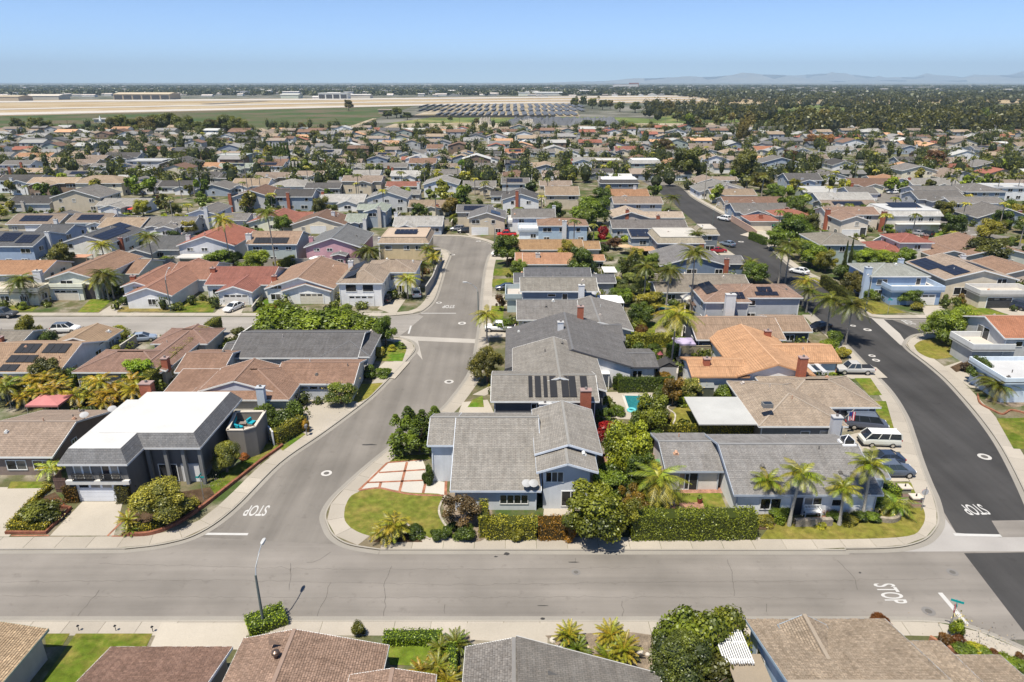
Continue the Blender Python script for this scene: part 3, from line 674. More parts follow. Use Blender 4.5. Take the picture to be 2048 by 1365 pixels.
            if lod >= 1 and w.rt in ('gx', 'gy', 'hip'):          # ridge caps
                m2 = MB(); 
                if w.rt == 'gx': m2.bar((w.x0 - cx, w.ym - cy, w.zr + .02), (w.x1 - cx, w.ym - cy, w.zr + .02), .28, .07)
                elif w.rt == 'gy': m2.bar((w.xm - cx, w.y0 - cy, w.zr + .02), (w.xm - cx, w.y1 - cy, w.zr + .02), .28, .07)
                else:
                    for pl, g, k, zq in w.slopes[::2]:
                        for i in range(1, len(pl)):
                            a, b2 = pl[i], pl[(i + 1) % len(pl)]
                            m2.bar((a[0] - cx, a[1] - cy, w.z(*a) + .025), (b2[0] - cx, b2[1] - cy, w.z(*b2) + .025), .22, .06)
                m2.obj('ridge_cap', 'paint', ro, tuple(c * .85 for c in rcol))
        # openings
        if wins == 'auto' and not o.get('nowall') and not o.get('nowin'):
            faces = ['S'] + (['E'] if (w.x0 + w.x1) < -15 else ['W'] if (w.x0 + w.x1) > 15 else [])
            for f in faces:
                Ln = (w.x1 - w.x0 if f == 'S' else w.y1 - w.y0) - 2 * w.ov
                if Ln < 2.5: continue
                n = max(1, min(4, int(Ln / 4.2)))
                for zc, hh in (((1.55, 1.25),) if w.ze < 4.2 else ((4.0, 1.2), (1.4, 1.3))):
                    for i in range(n):
                        if rr.random() < .18: continue
                        u = (i + .5 + rr.uniform(-.15, .15)) / n; ww = rr.choice([1.2, 1.6, 1.8, 2.4])
                        if any(g_[0] == wi and g_[1] == f and zc < 3 and abs(g_[2] - u) * Ln < g_[3] / 2 + ww / 2 + .2 for g_ in garage): continue
                        put_win(r, w, f, u, zc, ww, hh, 2 if ww > 1.3 else 1, L, lod)
    if wins != 'auto':
        for (wi, f, u, zc, ww, hh, n) in wins: put_win(r, ws[wi], f, u, zc, ww, hh, n, L, 2)
    for g_ in garage:
        wi, f, u, gw = g_[:4]; col = g_[4] if len(g_) > 4 else (0.72, 0.72, 0.72)
        a, b2, c = garage_mesh(gw); p = L(on_wall(ws[wi], f, u, 0.12))
        go = mk('garage_door', a, r, col, p, (0, 0, FACE[f])); mk('door_frame', b2, go, trim)
        if lod >= 2:
            for i in range(4): mk('light', c, go, None, (gw * (-0.375 + .25 * i), 0, 0))
    for d_ in doors:
        wi, f, u, dw, dh, col = d_
        mb = MB(); mb.box(-dw / 2, dw / 2, -.05, 0, 0, dh); d = mb.obj('door', 'paint', r, col); d.location = L(on_wall(ws[wi], f, u, .14)); d.rotation_euler = (0, 0, FACE[f])
        m2 = MB(); m2.box(-dw / 2 - .1, -dw / 2, -.08, 0, 0, dh + .1); m2.box(dw / 2, dw / 2 + .1, -.08, 0, 0, dh + .1); m2.box(-dw / 2, dw / 2, -.08, 0, dh, dh + .1, bottom=True); m2.obj('door_frame', 'paint', d, trim)
    if lod >= 2:
        for w in ws:
            if w.rt in ('gx', 'hip') and not w.o.get('nowall'):
                for x in (w.x0 + w.ov + .1, w.x1 - w.ov - .1):
                    mb = MB(); mb.box(x - cx - .05, x - cx + .05, w.y0 + w.ov - .1 - cy, w.y0 + w.ov - .003 - cy, .1, w.ze - .1); mb.obj('downpipe', 'paint', r, trim)
    for c_ in chim:
        wi, u, v, hh, col = c_[:5]; w = ws[wi]; cw = c_[5] if len(c_) > 5 else (1.0, .7)
        x = w.x0 + (w.x1 - w.x0) * u; y = w.y0 + (w.y1 - w.y0) * v
        zt = (w.z(min(max(x, w.x0), w.x1), min(max(y, w.y0), w.y1)) + hh); zb = 0.0 if (u < .06 or u > .94 or v < .06 or v > .94) else w.ze - .5
        mb = MB(); mb.box(x - cx - cw[0] / 2, x - cx + cw[0] / 2, y - cy - cw[1] / 2, y - cy + cw[1] / 2, zb, zt)
        ch = mb.obj('chimney', 'brick' if col[0] > col[2] * 2 else 'paint', r, col)
        mb = MB(); mb.box(x - cx - cw[0] / 2 - .07, x - cx + cw[0] / 2 + .07, y - cy - cw[1] / 2 - .07, y - cy + cw[1] / 2 + .07, zt, zt + .12, bottom=True)
        mb.obj('chimney_cap', 'concrete', ch, tuple(min(.6, c * .5 + .2) for c in col))
        mb = MB(); mb.cyl(x - cx, y - cy, zt + .12, zt + .4, .16, 8); mb.obj('flue', 'paint', ch, (.2, .18, .17))
    if lod >= 1:
        for i in range(nv if nv is not None else rr.randint(2, 4)):
            w = rr.choice(ws)
            if w.rt == 'flat' and w.o.get('nowall'): continue
            x = rr.uniform(w.x0 + 1, w.x1 - 1); y = rr.uniform(w.y0 + 1, w.y1 - 1)
            if w.x1 - w.x0 < 3 or w.y1 - w.y0 < 3 or any(o2 is not w and o2.x0 < x < o2.x1 and o2.y0 < y < o2.y1 for o2 in ws): continue
            t = rr.choice([0, 0, 1, 2]); mk('roof_vent', vents_meshes()[t], r, rr.choice([(0.45, 0.4, 0.36), (0.15, .14, .13), (.5, .3, .2), (.6, .6, .58)]), L((x, y, w.z(x, y))))
    for s_ in solar:
        wi, sl, u0, u1, v0, v1, nx, ny = s_[:8]; mat = s_[8] if len(s_) > 8 else 'solar'; w = ws[wi]
        pl, g, k, zq = w.slopes[sl] if w.slopes else ([(w.x0, w.y0), (w.x1, w.y0), (w.x1, w.y1), (w.x0, w.y1)], (0, 1), 0.0, w.ze)
        if w.rt == 'flat' or len(s_) > 9: pl, g, k = [(w.x0, w.y0), (w.x1, w.y0), (w.x1, w.y1), (w.x0, w.y1)], (0, 1), 0.0
        c = math.sqrt(1 + k * k); e0 = Vector(pl[0]); e1 = Vector(pl[1]); el = (e1 - e0).length; ed = (e1 - e0).normalized(); gv = Vector(g)
        run = max((Vector(p) - e0).dot(gv) for p in pl); pw = el * (u1 - u0) / nx; ph = run * c * (v1 - v0) / ny
        me = panel_mesh(pw - .06, ph - .06, mat); zbase = w.zr if (w.rt == 'man' or k == 0) else zq
        for i in range(nx):
            for j in range(ny):
                q = e0 + ed * (el * (u0 + (u1 - u0) * (i + .5) / nx)) + gv * (run * (v0 + (v1 - v0) * (j + .5) / ny))
                zz = zbase + (k * (q - e0).dot(gv)) + .14 + (0.0 if k else .25)
                X = Vector((ed.x, ed.y, 0)); Y = Vector((gv.x, gv.y, k if k else .18)).normalized(); Z = X.cross(Y)
                from mathutils import Matrix
                o2 = mk('solar_panel', me, r); M = Matrix((X, Y, Z)).transposed(); o2.rotation_euler = M.to_euler(); o2.location = L((q.x, q.y, zz))
    HOUSES.append((r, ws)); return r, ws
def put_win(r, w, f, u, zc, ww, hh, n, L, lod):
    fm, pm, xs = win_meshes(ww, hh, n); o = mk('window', fm, r, (0.72, 0.72, 0.7), L(on_wall(w, f, u, zc)), (0, 0, FACE[f]))
    for x in xs: mk('pane', pm, o, None, (x, 0, 0))
# ---------------------------------------------------------------- houses close by, one by one
GRAY = (0.215, 0.208, 0.2); DGRAY = (0.112, 0.11, 0.11); LGRAY = (0.32, 0.315, 0.3); TAUPE = (0.235, 0.19, 0.155); BROWN = (0.17, 0.105, 0.075); TAN = (0.30, 0.235, 0.17)
RED = (0.25, 0.10, 0.07); ORANGE = (0.46, 0.27, 0.16); TERRA = (0.36, 0.16, 0.09); WHITE_R = (0.8, 0.8, 0.78); RBROWN = (0.21, 0.10, 0.065)
WW = (0.72, 0.72, 0.71); CREAM = (0.62, 0.55, 0.43); BLUEG = (0.28, 0.32, 0.37); DG = (0.13, 0.125, 0.12); GRAYW = (0.42, 0.42, 0.42); BEIGE = (0.45, 0.39, 0.30); BLUE = (0.22, 0.33, 0.5); PINK = (0.55, 0.27, 0.30); BRW = (0.22, 0.16, 0.12); SAGE = (0.33, 0.37, 0.34)
BRICK = (0.30, 0.10, 0.06); CHW = (0.6, 0.6, 0.6)
D = dict
# the grey house in the middle of the picture
house('pale grey shingled house with long roof, two dishes and brick banded driveway', (0.30, 0.29, 0.27), (0.48, 0.5, 0.53), [
    (900, 1083, 982, 2.75, 14.45, 'gx', D(k=0.40, fr=0.64, kb=.4, ov=.45)),
    (854, 912, 891, 4.93, 9.0, 'gx', D(k=0.40, fr=0.42, kb=.4, ov=.4)),
    (1073, 1197, 945, 5.0, 11.0, 'gy', D(k=0.32, ov=.75)),
    (1069, 1205, 909, 5.35, 10.5, 'gy', D(k=0.33, ov=.5, nowin=1))], lod=2, trim=(0.6, 0.64, 0.7),
    wins=[(0, 'S', .72, 1.45, 3.0, 1.25, 4), (2, 'S', .24, 4.0, 1.9, 1.3, 3), (2, 'S', .6, 1.4, 2.0, 1.9, 2)], garage=[(0, 'W', .5, 4.8, (.5, .5, .5))], nv=5)
house('dark grey pool house with black heating strips and brick chimney', (0.27, 0.26, 0.24), (0.10, 0.10, 0.105), [
    (981, 1199, 803, 5.0, 9.5, 'gx', D(k=0.32)), (1025, 1214, 782, 4.75, 15, 'gy', D(k=.31, nowin=1))], lod=2, wins=[(0, 'S', u, 4.0, w, 1.1, n) for u, w, n in ((.42, 1.4, 2), (.57, 1.2, 2), (.685, 1.5, 2))],
    chim=[(0, .87, -.02, 1.6, BRICK, (1.3, .8)), (0, .5, .0, -.3, CHW, (1.5, .6))], solar=[(0, 0, .35, .39, .12, .92, 1, 1, 'poolsolar'), (0, 0, .41, .47, .12, .92, 1, 1, 'poolsolar'), (0, 0, .49, .53, .12, .92, 1, 1, 'poolsolar'), (0, 0, .55, .62, .12, .92, 1, 1, 'poolsolar'), (0, 0, .66, .80, .12, .92, 2, 1, 'poolsolar'), (0, 0, .84, .91, .12, .92, 1, 1, 'poolsolar')])
house('white walled house with wide slate grey gable and triple window', (0.165, 0.165, 0.17), (0.66, 0.67, 0.69), [
    (1010, 1268, 735, 3.4, 17, 'gy', D(k=.31, fr=.52)), (1235, 1318, 735, 2.7, 7.5, 'gx', D(k=.2)), (1180, 1250, 682, 3.2, 9, 'gx', D(k=.25, nowin=1))], lod=2, trim=(.08, .08, .09),
    wins=[(0, 'S', .54, 4.1, 2.9, 1.1, 3), (1, 'S', .5, 1.4, 1.5, 1.3, 2)], chim=[(0, .46, .55, 1.2, CHW, (.9, .7)), (0, .66, .95, 2.0, BRICK)], solar=[(0, 0, .6, .66, .55, .65, 2, 1)])
house('grey hip roofed house with cream garage next to white pickup', (0.235, 0.23, 0.225), (0.55, 0.5, 0.38), [
    (1033, 1160, 640, 2.8, 12, 'gx', D(k=.3)), (1130, 1268, 662, 3.0, 15, 'gy', D(k=.27, wc=(.36, .39, .44)))], lod=2, garage=[(0, 'S', .3, 4.6, (.5, .44, .32))], wins=[(1, 'S', .5, 1.5, 1.6, 1.2, 2)], nv=4)
house('blue grey two-storey house with roof deck and tall white chimney', (0.27, 0.26, 0.235), (0.16, 0.2, 0.25), [
    (1040, 1197, 583, 5.1, 9, 'gx', D(k=.33)), (1010, 1056, 598, 3.0, 7, 'flat', D(par=.9, pc=(.36, .42, .44), rc=(.5, .46, .42), wc=(.38, .44, .44)))], lod=2, wins=[(0, 'S', .4, 4.2, 1.6, .6, 1), (0, 'S', .58, 3.9, 1.1, 1.3, 1), (0, 'S', .3, 1.4, 1.0, .9, 1)], chim=[(0, .78, -.02, 1.2, CHW, (1.1, .8))])
house('charcoal shingled low house behind the blue grey two-storey house', (0.155, 0.16, 0.175), (.3, .32, .35), [(1048, 1185, 562, 3.0, 10, 'gx', D(k=.3)), (1027, 1070, 566, 2.7, 8, 'gx', D(k=.25)), (1185, 1233, 566, 2.7, 7, 'gx', D(k=.25))], nv=5)
house('terracotta roofed low house next to white pickup on the side street', (0.36, 0.2, 0.12), CREAM, [(1045, 1181, 529, 3.0, 10, 'gx', D(k=.3)), (1030, 1048, 526, 2.9, 9, 'gx', D(k=.3)), (1181, 1211, 522, 2.8, 6, 'gx', D(k=.25))], chim=[(0, .23, .3, .9, (.55, .5, .45))])
house('sandy tan roofed long house behind the terracotta roof', (0.40, 0.265, 0.15), CREAM, [(1031, 1168, 500, 3.0, 10, 'gx', D(k=.3)), (1165, 1202, 499, 2.8, 8, 'gx', D(k=.3))], nv=3)
house('blue grey two-storey house with brown hip roof and white deck', (0.24, 0.155, 0.11), (.32, .4, .48), [(1075, 1178, 452, 5.2, 9, 'hip', D(k=.3)), (1036, 1100, 462, 3.1, 8, 'flat', D(par=.7, rc=(.7, .68, .65), wc=(.5, .56, .6), pc=(.55, .6, .64)))], chim=[(0, .52, -.02, 1.3, CHW, (1.2, .8))])
house('white house with grey gable and upper balcony by the bend', GRAY, WW, [(1022, 1112, 436, 5.0, 11, 'gx', D(k=.3)), (1013, 1050, 446, 3.0, 8, 'flat', D(par=.8, rc=(.6, .58, .55)))], garage=[(1, 'S', .5, 4.5)], chim=[(0, .98, .6, 1.0, CHW)])
house('grey house with pale gable and two black roof arrays at the bend', (0.19, 0.19, 0.195), BEIGE, [(935, 1012, 437, 5.1, 12, 'gy', D(k=.3)), (912, 985, 425, 5.0, 10, 'gx', D(k=.3))], garage=[(0, 'S', .3, 4.6)], solar=[(1, 0, .2, .8, .2, .8, 6, 2), (0, 1, .1, .5, .3, .8, 3, 2)])
# left of the S-bend
house('dark grey two-storey house with white flat top and shingled skirt', (0.20, 0.205, 0.215), (0.135, 0.13, 0.125), [
    (114, 254, 929, 4.9, 13.5, 'man', D(ov=.45, nobar=1, top=(.56, .555, .54))), (178, 400, 896, 4.92, 12.3, 'man', D(ov=.9, nobar=1, top=(.56, .555, .54)))], lod=2, garage=[(0, 'S', .52, 4.9, (.68, .7, .74))],
    wins=[(0, 'E', .45, 3.9, 1.8, 1.2, 2), (1, 'S', .62, 1.3, 1.4, 2.2, 1), (1, 'S', .72, 1.3, .8, 2.2, 1)], doors=[(1, 'S', .9, 1.8, 2.2, (.7, .7, .7))], chim=[(1, .06, .96, 1.6, BRICK, (1.4, 1.0))], nv=0, trim=(.6, .6, .6))
house('brown stucco house with plain taupe gable roof and roof dish', (0.26, 0.205, 0.165), (0.2, 0.155, 0.13), [(-60, 105, 914, 2.75, 12.6, 'gx', D(k=.34, fr=.41, kb=.3))], lod=2, wins=[(0, 'S', .5, 1.45, 2.3, 1.3, 2), (0, 'S', .86, 1.45, 2.3, 1.3, 2), (0, 'E', .35, 2.1, 1.0, 1.0, 2)], nv=6)
house('brown roofed house with white triangular gable and grey chimney', (0.225, 0.14, 0.10), (0.50, 0.48, 0.43), [
    (368, 578, 800, 2.75, 12, 'hip', D(k=.3)), (395, 545, 783, 3.25, 8, 'gy', D(k=.3, ov=.15, wc=(.45, .47, .52), nowin=1)), (545, 708, 768, 2.8, 9.0, 'gx', D(k=.3)), (322, 402, 790, 2.5, 7, 'ss', D(k=.12)), (348, 445, 745, 2.8, 9, 'gx', D(k=.28, nowin=1))], lod=2,
    wins=[(0, 'S', .75, 1.4, 1.4, 1.2, 2)], garage=[(2, 'S', .55, 5.2, (.5, .52, .54))], chim=[(0, .75, -.02, 1.9, (.5, .55, .62), (1.0, .8))], nv=6)
house('slate grey low house with dark gablet beside the tree row', (0.155, 0.155, 0.16), (.42, .42, .42), [(455, 716, 716, 2.8, 12.5, 'gx', D(k=.3)), (640, 740, 714, 2.85, 11.5, 'hip', D(k=.3)), (437, 520, 713, 2.6, 7, 'gx', D(k=.25, nowin=1))], lod=2, wins=[(0, 'S', .7, 1.5, 2.0, 1.1, 2)], nv=7)
house('brown roofed house with brick chimney beside the long clipped hedge', (0.215, 0.135, 0.105), (.4, .38, .35), [(143, 322, 745, 2.8, 9, 'hip', D(k=.32)), (250, 332, 742, 2.85, 18, 'gy', D(k=.3)), (300, 415, 688, 2.75, 7.5, 'hip', D(k=.3, nowin=1))], lod=2, chim=[(1, .93, .06, 1.4, BRICK, (.9, .9))], nv=5)
house('tan tiled house with large black heating panels behind the palm thicket', (0.31, 0.215, 0.145), (.55, .55, .54), [(-60, 118, 745, 2.75, 13, 'gx', D(k=.32))], tile=True, lod=2, solar=[(0, 0, .3, .55, .62, .95, 3, 1, 'poolsolar'), (0, 0, .62, .9, .62, .95, 3, 1, 'poolsolar'), (0, 0, .3, .62, .3, .55, 3, 1, 'poolsolar'), (0, 0, .3, .5, .02, .24, 2, 1, 'poolsolar')], nv=3)
house('small tan tiled house beside parked white crossover on second street', (0.30, 0.215, 0.14), (.5, .47, .42), [(98, 200, 690, 2.75, 7, 'gy', D(k=.3))], tile=True, lod=1)
house('grey roofed cottage at the left edge on second street', (0.25, 0.23, 0.2), (.5, .5, .48), [(-70, 45, 684, 2.75, 6, 'gx', D(k=.28))], chim=[(0, .62, .0, .8, BRICK)])
# between the two avenues, east column
house('dark walled house with wide tan tile roof and brick chimney', (0.29, 0.21, 0.15), (0.07, 0.075, 0.085), [(1393, 1573, 680, 3.0, 12, 'gx', D(k=.3)), (1550, 1626, 664, 2.8, 9, 'gx', D(k=.28))], tile=True, lod=2, chim=[(0, .78, .0, 1.5, BRICK)], nv=3)
house('white house with bright orange tile roof and trellis porch', (0.60, 0.36, 0.21), (0.66, 0.67, 0.69), [(1476, 1632, 752, 3.1, 17, 'gy', D(k=.32)), (1384, 1500, 754, 2.9, 7.5, 'gx', D(k=.3)), (1545, 1684, 725, 2.9, 8, 'gx', D(k=.3))], tile=True, lod=2, trim=(.55, .3, .16), wins=[(0, 'S', .36, 1.5, .7, 1.0, 1), (1, 'S', .75, 1.4, 1.8, 1.1, 2)], chim=[(0, .78, -.03, 2.2, BRICK, (1.1, .9)), (1, .32, .35, .9, BRICK, (.9, .8))], nv=2)
house('taupe hip roofed house with white patio cover and grey chimney', (0.285, 0.235, 0.185), (.2, .19, .18), [(1518, 1697, 853, 2.75, 13.5, 'hip', D(k=.34)), (1560, 1763, 815, 2.8, 10, 'hip', D(k=.33)), (1398, 1524, 849, 2.7, 7.8, 'flat', D(nowall=1, rc=(.45, .45, .435)))], lod=2, wins=[(0, 'S', .55, 1.4, 1.2, 1.0, 1), (0, 'S', .8, 1.4, 1.5, 1.1, 1)], garage=[(1, 'S', .72, 4.8, (.3, .28, .26))], chim=[(0, .84, -.02, 1.4, (.5, .5, .52), (1.1, .8))], nv=5)
house('white sided house with long grey shingle roof behind king palms', (0.265, 0.263, 0.262), (.60, .62, .66), [(1468, 1768, 990, 2.8, 11.3, 'gx', D(k=.34, fr=.575, kb=.3)), (1331, 1450, 943, 2.7, 8.6, 'gx', D(k=.3, wc=(.55, .52, .5))), (1660, 1782, 957, 2.75, 5.2, 'gx', D(k=.3, nowin=1))], lod=2, trim=(.4, .44, .5),
    wins=[(0, 'S', .25, 1.45, 2.2, 1.4, 2), (0, 'S', .55, 1.25, 1.9, 2.0, 2), (0, 'S', .72, 1.6, 1.1, .9, 1), (1, 'S', .32, 1.2, 1.2, 2.1, 1)], doors=[(0, 'S', .44, 1.1, 2.1, (.03, .03, .03)), (1, 'S', .46, 1.3, 2.1, (.03, .03, .03))], nv=9)
house('grey two-storey house with brown roof, blue arrays and broad white chimney', (0.25, 0.17, 0.13), (.36, .37, .39), [(1408, 1504, 605, 5.2, 11, 'hip', D(k=.3)), (1470, 1607, 596, 5.1, 9, 'hip', D(k=.3))], lod=2, chim=[(0, .52, -.05, 1.6, CHW, (1.7, 1.0))], solar=[(1, 0, .32, .66, .12, .4, 5, 1), (1, 0, .38, .6, .42, .75, 3, 1), (0, 0, .62, .9, .2, .7, 3, 2), (0, 3, .1, .7, .3, .8, 3, 2, 'poolsolar')])
house('low grey tan house between two tall palms in the east column', (0.27, 0.245, 0.21), (.4, .39, .36), [(1345, 1505, 580, 2.9, 11, 'gx', D(k=.3)), (1312, 1400, 585, 2.7, 8, 'gx', D(k=.25))])
house('grey roofed house with blue gable wall and brick chimney', (0.22, 0.22, 0.225), (.13, .17, .23), [(1320, 1460, 532, 3.0, 14, 'gy', D(k=.28)), (1420, 1492, 528, 2.7, 8, 'gx', D(k=.25))], chim=[(0, .95, .02, 1.3, BRICK)])
house('dark two-storey house with cream skirted white flat roof', (0.42, 0.38, 0.3), (.16, .18, .2), [(1315, 1412, 487, 5.0, 13, 'man', D(top=(.5, .47, .42))), (1400, 1440, 470, 5.0, 8, 'man', D(top=(.5, .46, .4)))], chim=[(0, .92, .02, -.6, BRICK)])
house('grey house with glazed solar patio by the bougainvillea', (0.2, 0.19, 0.185), (.34, .37, .42), [(1224, 1377, 457, 3.0, 10, 'gx', D(k=.3)), (1262, 1306, 476, 3.0, 7, 'ss', D(k=.15))], solar=[(1, 0, .05, .95, .1, .9, 3, 3)])
house('cream roofed low house with small gable on the avenue', (0.5, 0.42, 0.34), (.4, .36, .33), [(1224, 1300, 436, 2.9, 12, 'gy', D(k=.3)), (1280, 1370, 436, 2.8, 9, 'gx', D(k=.25))], chim=[(0, .4, .05, 1.0, BRICK), (1, .4, .0, .7, BRICK)])
# row north of the second street
house('cream two-storey house with orange tile roof at the left edge', ORANGE, CREAM, [(-70, 84, 550, 5.0, 11, 'gx', D(k=.3)), (-70, 75, 585, 3.0, 4, 'flat', D(par=.8, rc=(.5, .46, .4)))], tile=True, chim=[(0, .95, .0, .8, CHW, (1.5, 1))])
house('cream arched entry house with brown gable behind tall palms', (0.25, 0.16, 0.11), (.68, .62, .5), [(90, 192, 558, 4.6, 19, 'gy', D(k=.3)), (185, 278, 548, 3.0, 12, 'gx', D(k=.28)), (90, 165, 575, 3.0, 4, 'flat', D(par=.7, rc=(.6, .56, .5)))], lod=2, wins=[(0, 'S', .37, 3.4, 2.6, 1.6, 2)], garage=[(2, 'S', .5, 4.8, (.6, .55, .46))], doors=[(0, 'S', .82, 2.2, 3.2, (.06, .05, .05))], nv=4)
house('white house with red-brown tile roof reaching the lamp post', (0.28, 0.145, 0.1), (.66, .65, .62), [(246, 344, 592, 2.9, 24, 'gy', D(k=.34)), (240, 300, 574, 3.4, 16, 'gy', D(k=.34)), (330, 415, 560, 2.8, 14, 'gx', D(k=.3, nowin=1))], tile=True, lod=2, wins=[(0, 'S', .55, 1.5, 1.6, 1.3, 2), (1, 'S', .5, 3.0, 1.6, .8, 2)], chim=[(1, .04, .3, .8, BRICK)])
house('white house with dark red tile roof and arched garage', (0.25, 0.10, 0.075), (.7, .69, .66), [(408, 540, 570, 3.0, 13, 'gx', D(k=.33)), (430, 505, 585, 2.9, 12, 'gy', D(k=.33))], tile=True, lod=2, garage=[(1, 'S', .52, 4.8, (.66, .64, .6))], wins=[(0, 'S', .12, 1.4, 1.2, 1.2, 1)], chim=[(0, .02, .35, .8, BRICK)], nv=3)
house('brown roofed house with white twin gables and brick chimney', (0.265, 0.175, 0.125), (.62, .61, .58), [(528, 668, 578, 3.3, 18, 'gy', D(k=.33)), (561, 662, 583, 2.9, 7, 'gy', D(k=.3)), (655, 700, 560, 2.9, 12, 'gx', D(k=.3, nowin=1))], lod=2, garage=[(1, 'S', .6, 4.6, (.62, .58, .48))], wins=[(0, 'S', .12, 1.5, 2.0, 1.3, 2), (0, 'S', .14, 3.5, 2.4, .8, 3)], chim=[(0, .03, .3, 1.0, BRICK)])
house('white corner house with hipped tan tile roof and black shutters', (0.28, 0.225, 0.175), (.62, .62, .61), [(672, 766, 567, 5.0, 14, 'hip', D(k=.34)), (725, 832, 545, 5.0, 10, 'hip', D(k=.3))], tile=True, lod=2, wins=[(0, 'S', .28, 3.9, 2.2, 1.5, 1), (0, 'S', .68, 3.9, 2.2, 1.5, 1), (0, 'E', .3, 3.8, 1.0, 1.2, 1), (1, 'S', .55, 3.8, 1.0, 1.3, 1), (1, 'S', .7, 1.3, 1.8, 1.6, 3)], garage=[(0, 'S', .5, 4.8)], solar=[(0, 3, .05, .45, .2, .75, 3, 1, 'poolsolar'), (0, 3, .5, .9, .2, .75, 3, 1, 'poolsolar')], chim=[(0, .02, .9, 1.2, CHW)])
house('blue grey two-storey house covered in roof arrays at left edge', (0.13, 0.135, 0.145), (.27, .33, .43), [(-60, 66, 493, 5.2, 14, 'gx', D(k=.3)), (60, 128, 470, 5.0, 11, 'gx', D(k=.3))], lod=1, solar=[(0, 0, .3, .6, .3, .9, 7, 3), (0, 0, .65, .92, .2, .75, 4, 3)], chim=[(0, 1.02, .4, .6, CHW)])
house('cream two-storey gable house with arrays on charcoal roof', (0.135, 0.14, 0.15), (.66, .6, .54), [(117, 222, 487, 4.8, 17, 'gy', D(k=.3))], solar=[(0, 1, .05, .75, .25, .75, 6, 3), (0, 1, .75, .98, .5, .95, 2, 2)], chim=[(0, 1.0, .25, .4, BRICK)])
house('low charcoal roofed house behind the broad-headed palm', (0.14, 0.145, 0.15), (.44, .44, .42), [(243, 302, 508, 2.8, 12, 'gy', D(k=.3)), (290, 358, 500, 2.9, 14, 'gx', D(k=.3))])
house('two-storey house with red tile gable and white patio awning', (0.32, 0.12, 0.08), (.5, .5, .52), [(352, 470, 492, 4.6, 17, 'gy', D(k=.33)), (350, 412, 516, 2.7, 4, 'flat', D(nowall=1, rc=(.55, .53, .5)))], tile=True, lod=2, wins=[(0, 'S', .2, 3.6, 1.6, .9, 2), (0, 'S', .46, 3.6, 1.6, .9, 2), (0, 'S', .6, 1.4, 2.0, 1.3, 2)], chim=[(0, .06, .3, 1.2, CHW)])
house('grey green two-storey house with row of black heating panels', (0.28, 0.2, 0.145), (.36, .4, .39), [(490, 594, 489, 5.1, 12, 'gx', D(k=.33))], lod=2, wins=[(0, 'S', .2, 4.0, 2.4, .9, 3), (0, 'S', .57, 4.0, 1.4, .9, 2), (0, 'S', .84, 4.0, 1.4, .9, 2), (0, 'S', .5, 1.4, 1.6, 1.1, 2)], solar=[(0, 0, .14, .8, .04, .48, 7, 1, 'poolsolar')], chim=[(0, .02, .2, 1.2, CHW, (1.3, 1))])
house('pink two-storey house with grey gable roof and white umbrella', (0.19, 0.2, 0.21), (0.48, 0.28, 0.31), [(607, 722, 495, 4.4, 17, 'gy', D(k=.33)), (660, 692, 512, 2.9, 4, 'gy', D(k=.25))], lod=2, wins=[(0, 'S', .2, 3.7, 1.4, .8, 2), (0, 'S', .44, 3.7, 1.4, .8, 2), (1, 'S', .5, 1.4, 2.2, 1.1, 3), (0, 'S', .25, 1.3, 2.4, 1.8, 2)], chim=[(0, .04, .3, 1.2, PINK)])
house('tan two-storey house with flat-topped beige roof and two rows of arrays', (0.34, 0.27, 0.2), (.5, .4, .25), [(755, 858, 487, 5.1, 13, 'man', D(top=(.46, .36, .27)))], lod=2, wins=[(0, 'S', .18, 3.9, 1.7, 1.1, 1), (0, 'S', .56, 3.9, 1.4, 1.1, 2), (0, 'S', .8, 3.9, 1.4, 1.1, 2)], solar=[(0, 0, .28, .72, .3, .6, 5, 2, 'solar', 'top')], chim=[(0, .02, .2, .4, CHW)])
# right of the avenue
house('blue two-storey corner house with white deck over garage', (0.33, 0.35, 0.33), (0.23, 0.32, 0.46), [(1742, 1862, 553, 5.2, 10.5, 'hip', D(k=.28)), (1782, 1890, 582, 3.2, 7, 'flat', D(par=.9, rc=(.66, .62, .56), pc=(.42, .52, .66)))], lod=2, wins=[(0, 'S', .2, 3.9, 2.2, 1.3, 2), (0, 'S', .2, 1.5, 2.4, 1.5, 3), (0, 'S', .85, 4.0, 1.0, 1.5, 1)], garage=[(1, 'S', .63, 5.2, (.74, .72, .68))], chim=[(0, -.02, .1, 1.5, (.42, .5, .62), (1.2, 1)), (0, .9, .9, .9, (.45, .52, .62))])
house('beige house with tan roof full of arrays and open garage', (0.31, 0.25, 0.2), (.56, .49, .38), [(1890, 2040, 560, 4.3, 15, 'gy', D(k=.26)), (1960, 2070, 590, 3.0, 5, 'flat', D(par=.9, rc=(.5, .46, .4), pc=(.62, .6, .56)))], lod=2, wins=[(0, 'S', .25, 1.8, 3.0, 1.6, 2), (0, 'S', .8, 3.6, 2.0, 1.6, 2)], doors=[(0, 'S', .46, 1.4, 2.4, (.05, .05, .05))], garage=[(1, 'S', .4, 4.8, (.05, .05, .05))], solar=[(0, 0, .05, .55, .05, .5, 6, 3), (0, 0, .55, .95, .3, .7, 4, 2), (0, 1, .2, .6, .4, .8, 4, 2)], chim=[(0, .8, .95, .8, CHW)])  # open garage: its inner shade is put in as a near-black door panel
house('grey house with tile gable and upper deck above lawn corner', (0.36, 0.16, 0.09), (.40, .40, .39), [(2010, 2120, 677, 5.0, 11, 'gx', D(k=.32)), (1945, 2030, 700, 3.1, 6, 'flat', D(par=.9, rc=(.55, .5, .44), pc=(.62, .62, .6)))], tile=True, lod=2, wins=[(0, 'W', .5, 4.0, 3.0, 2.0, 2), (0, 'S', .3, 3.9, 1.2, 1.0, 1)])
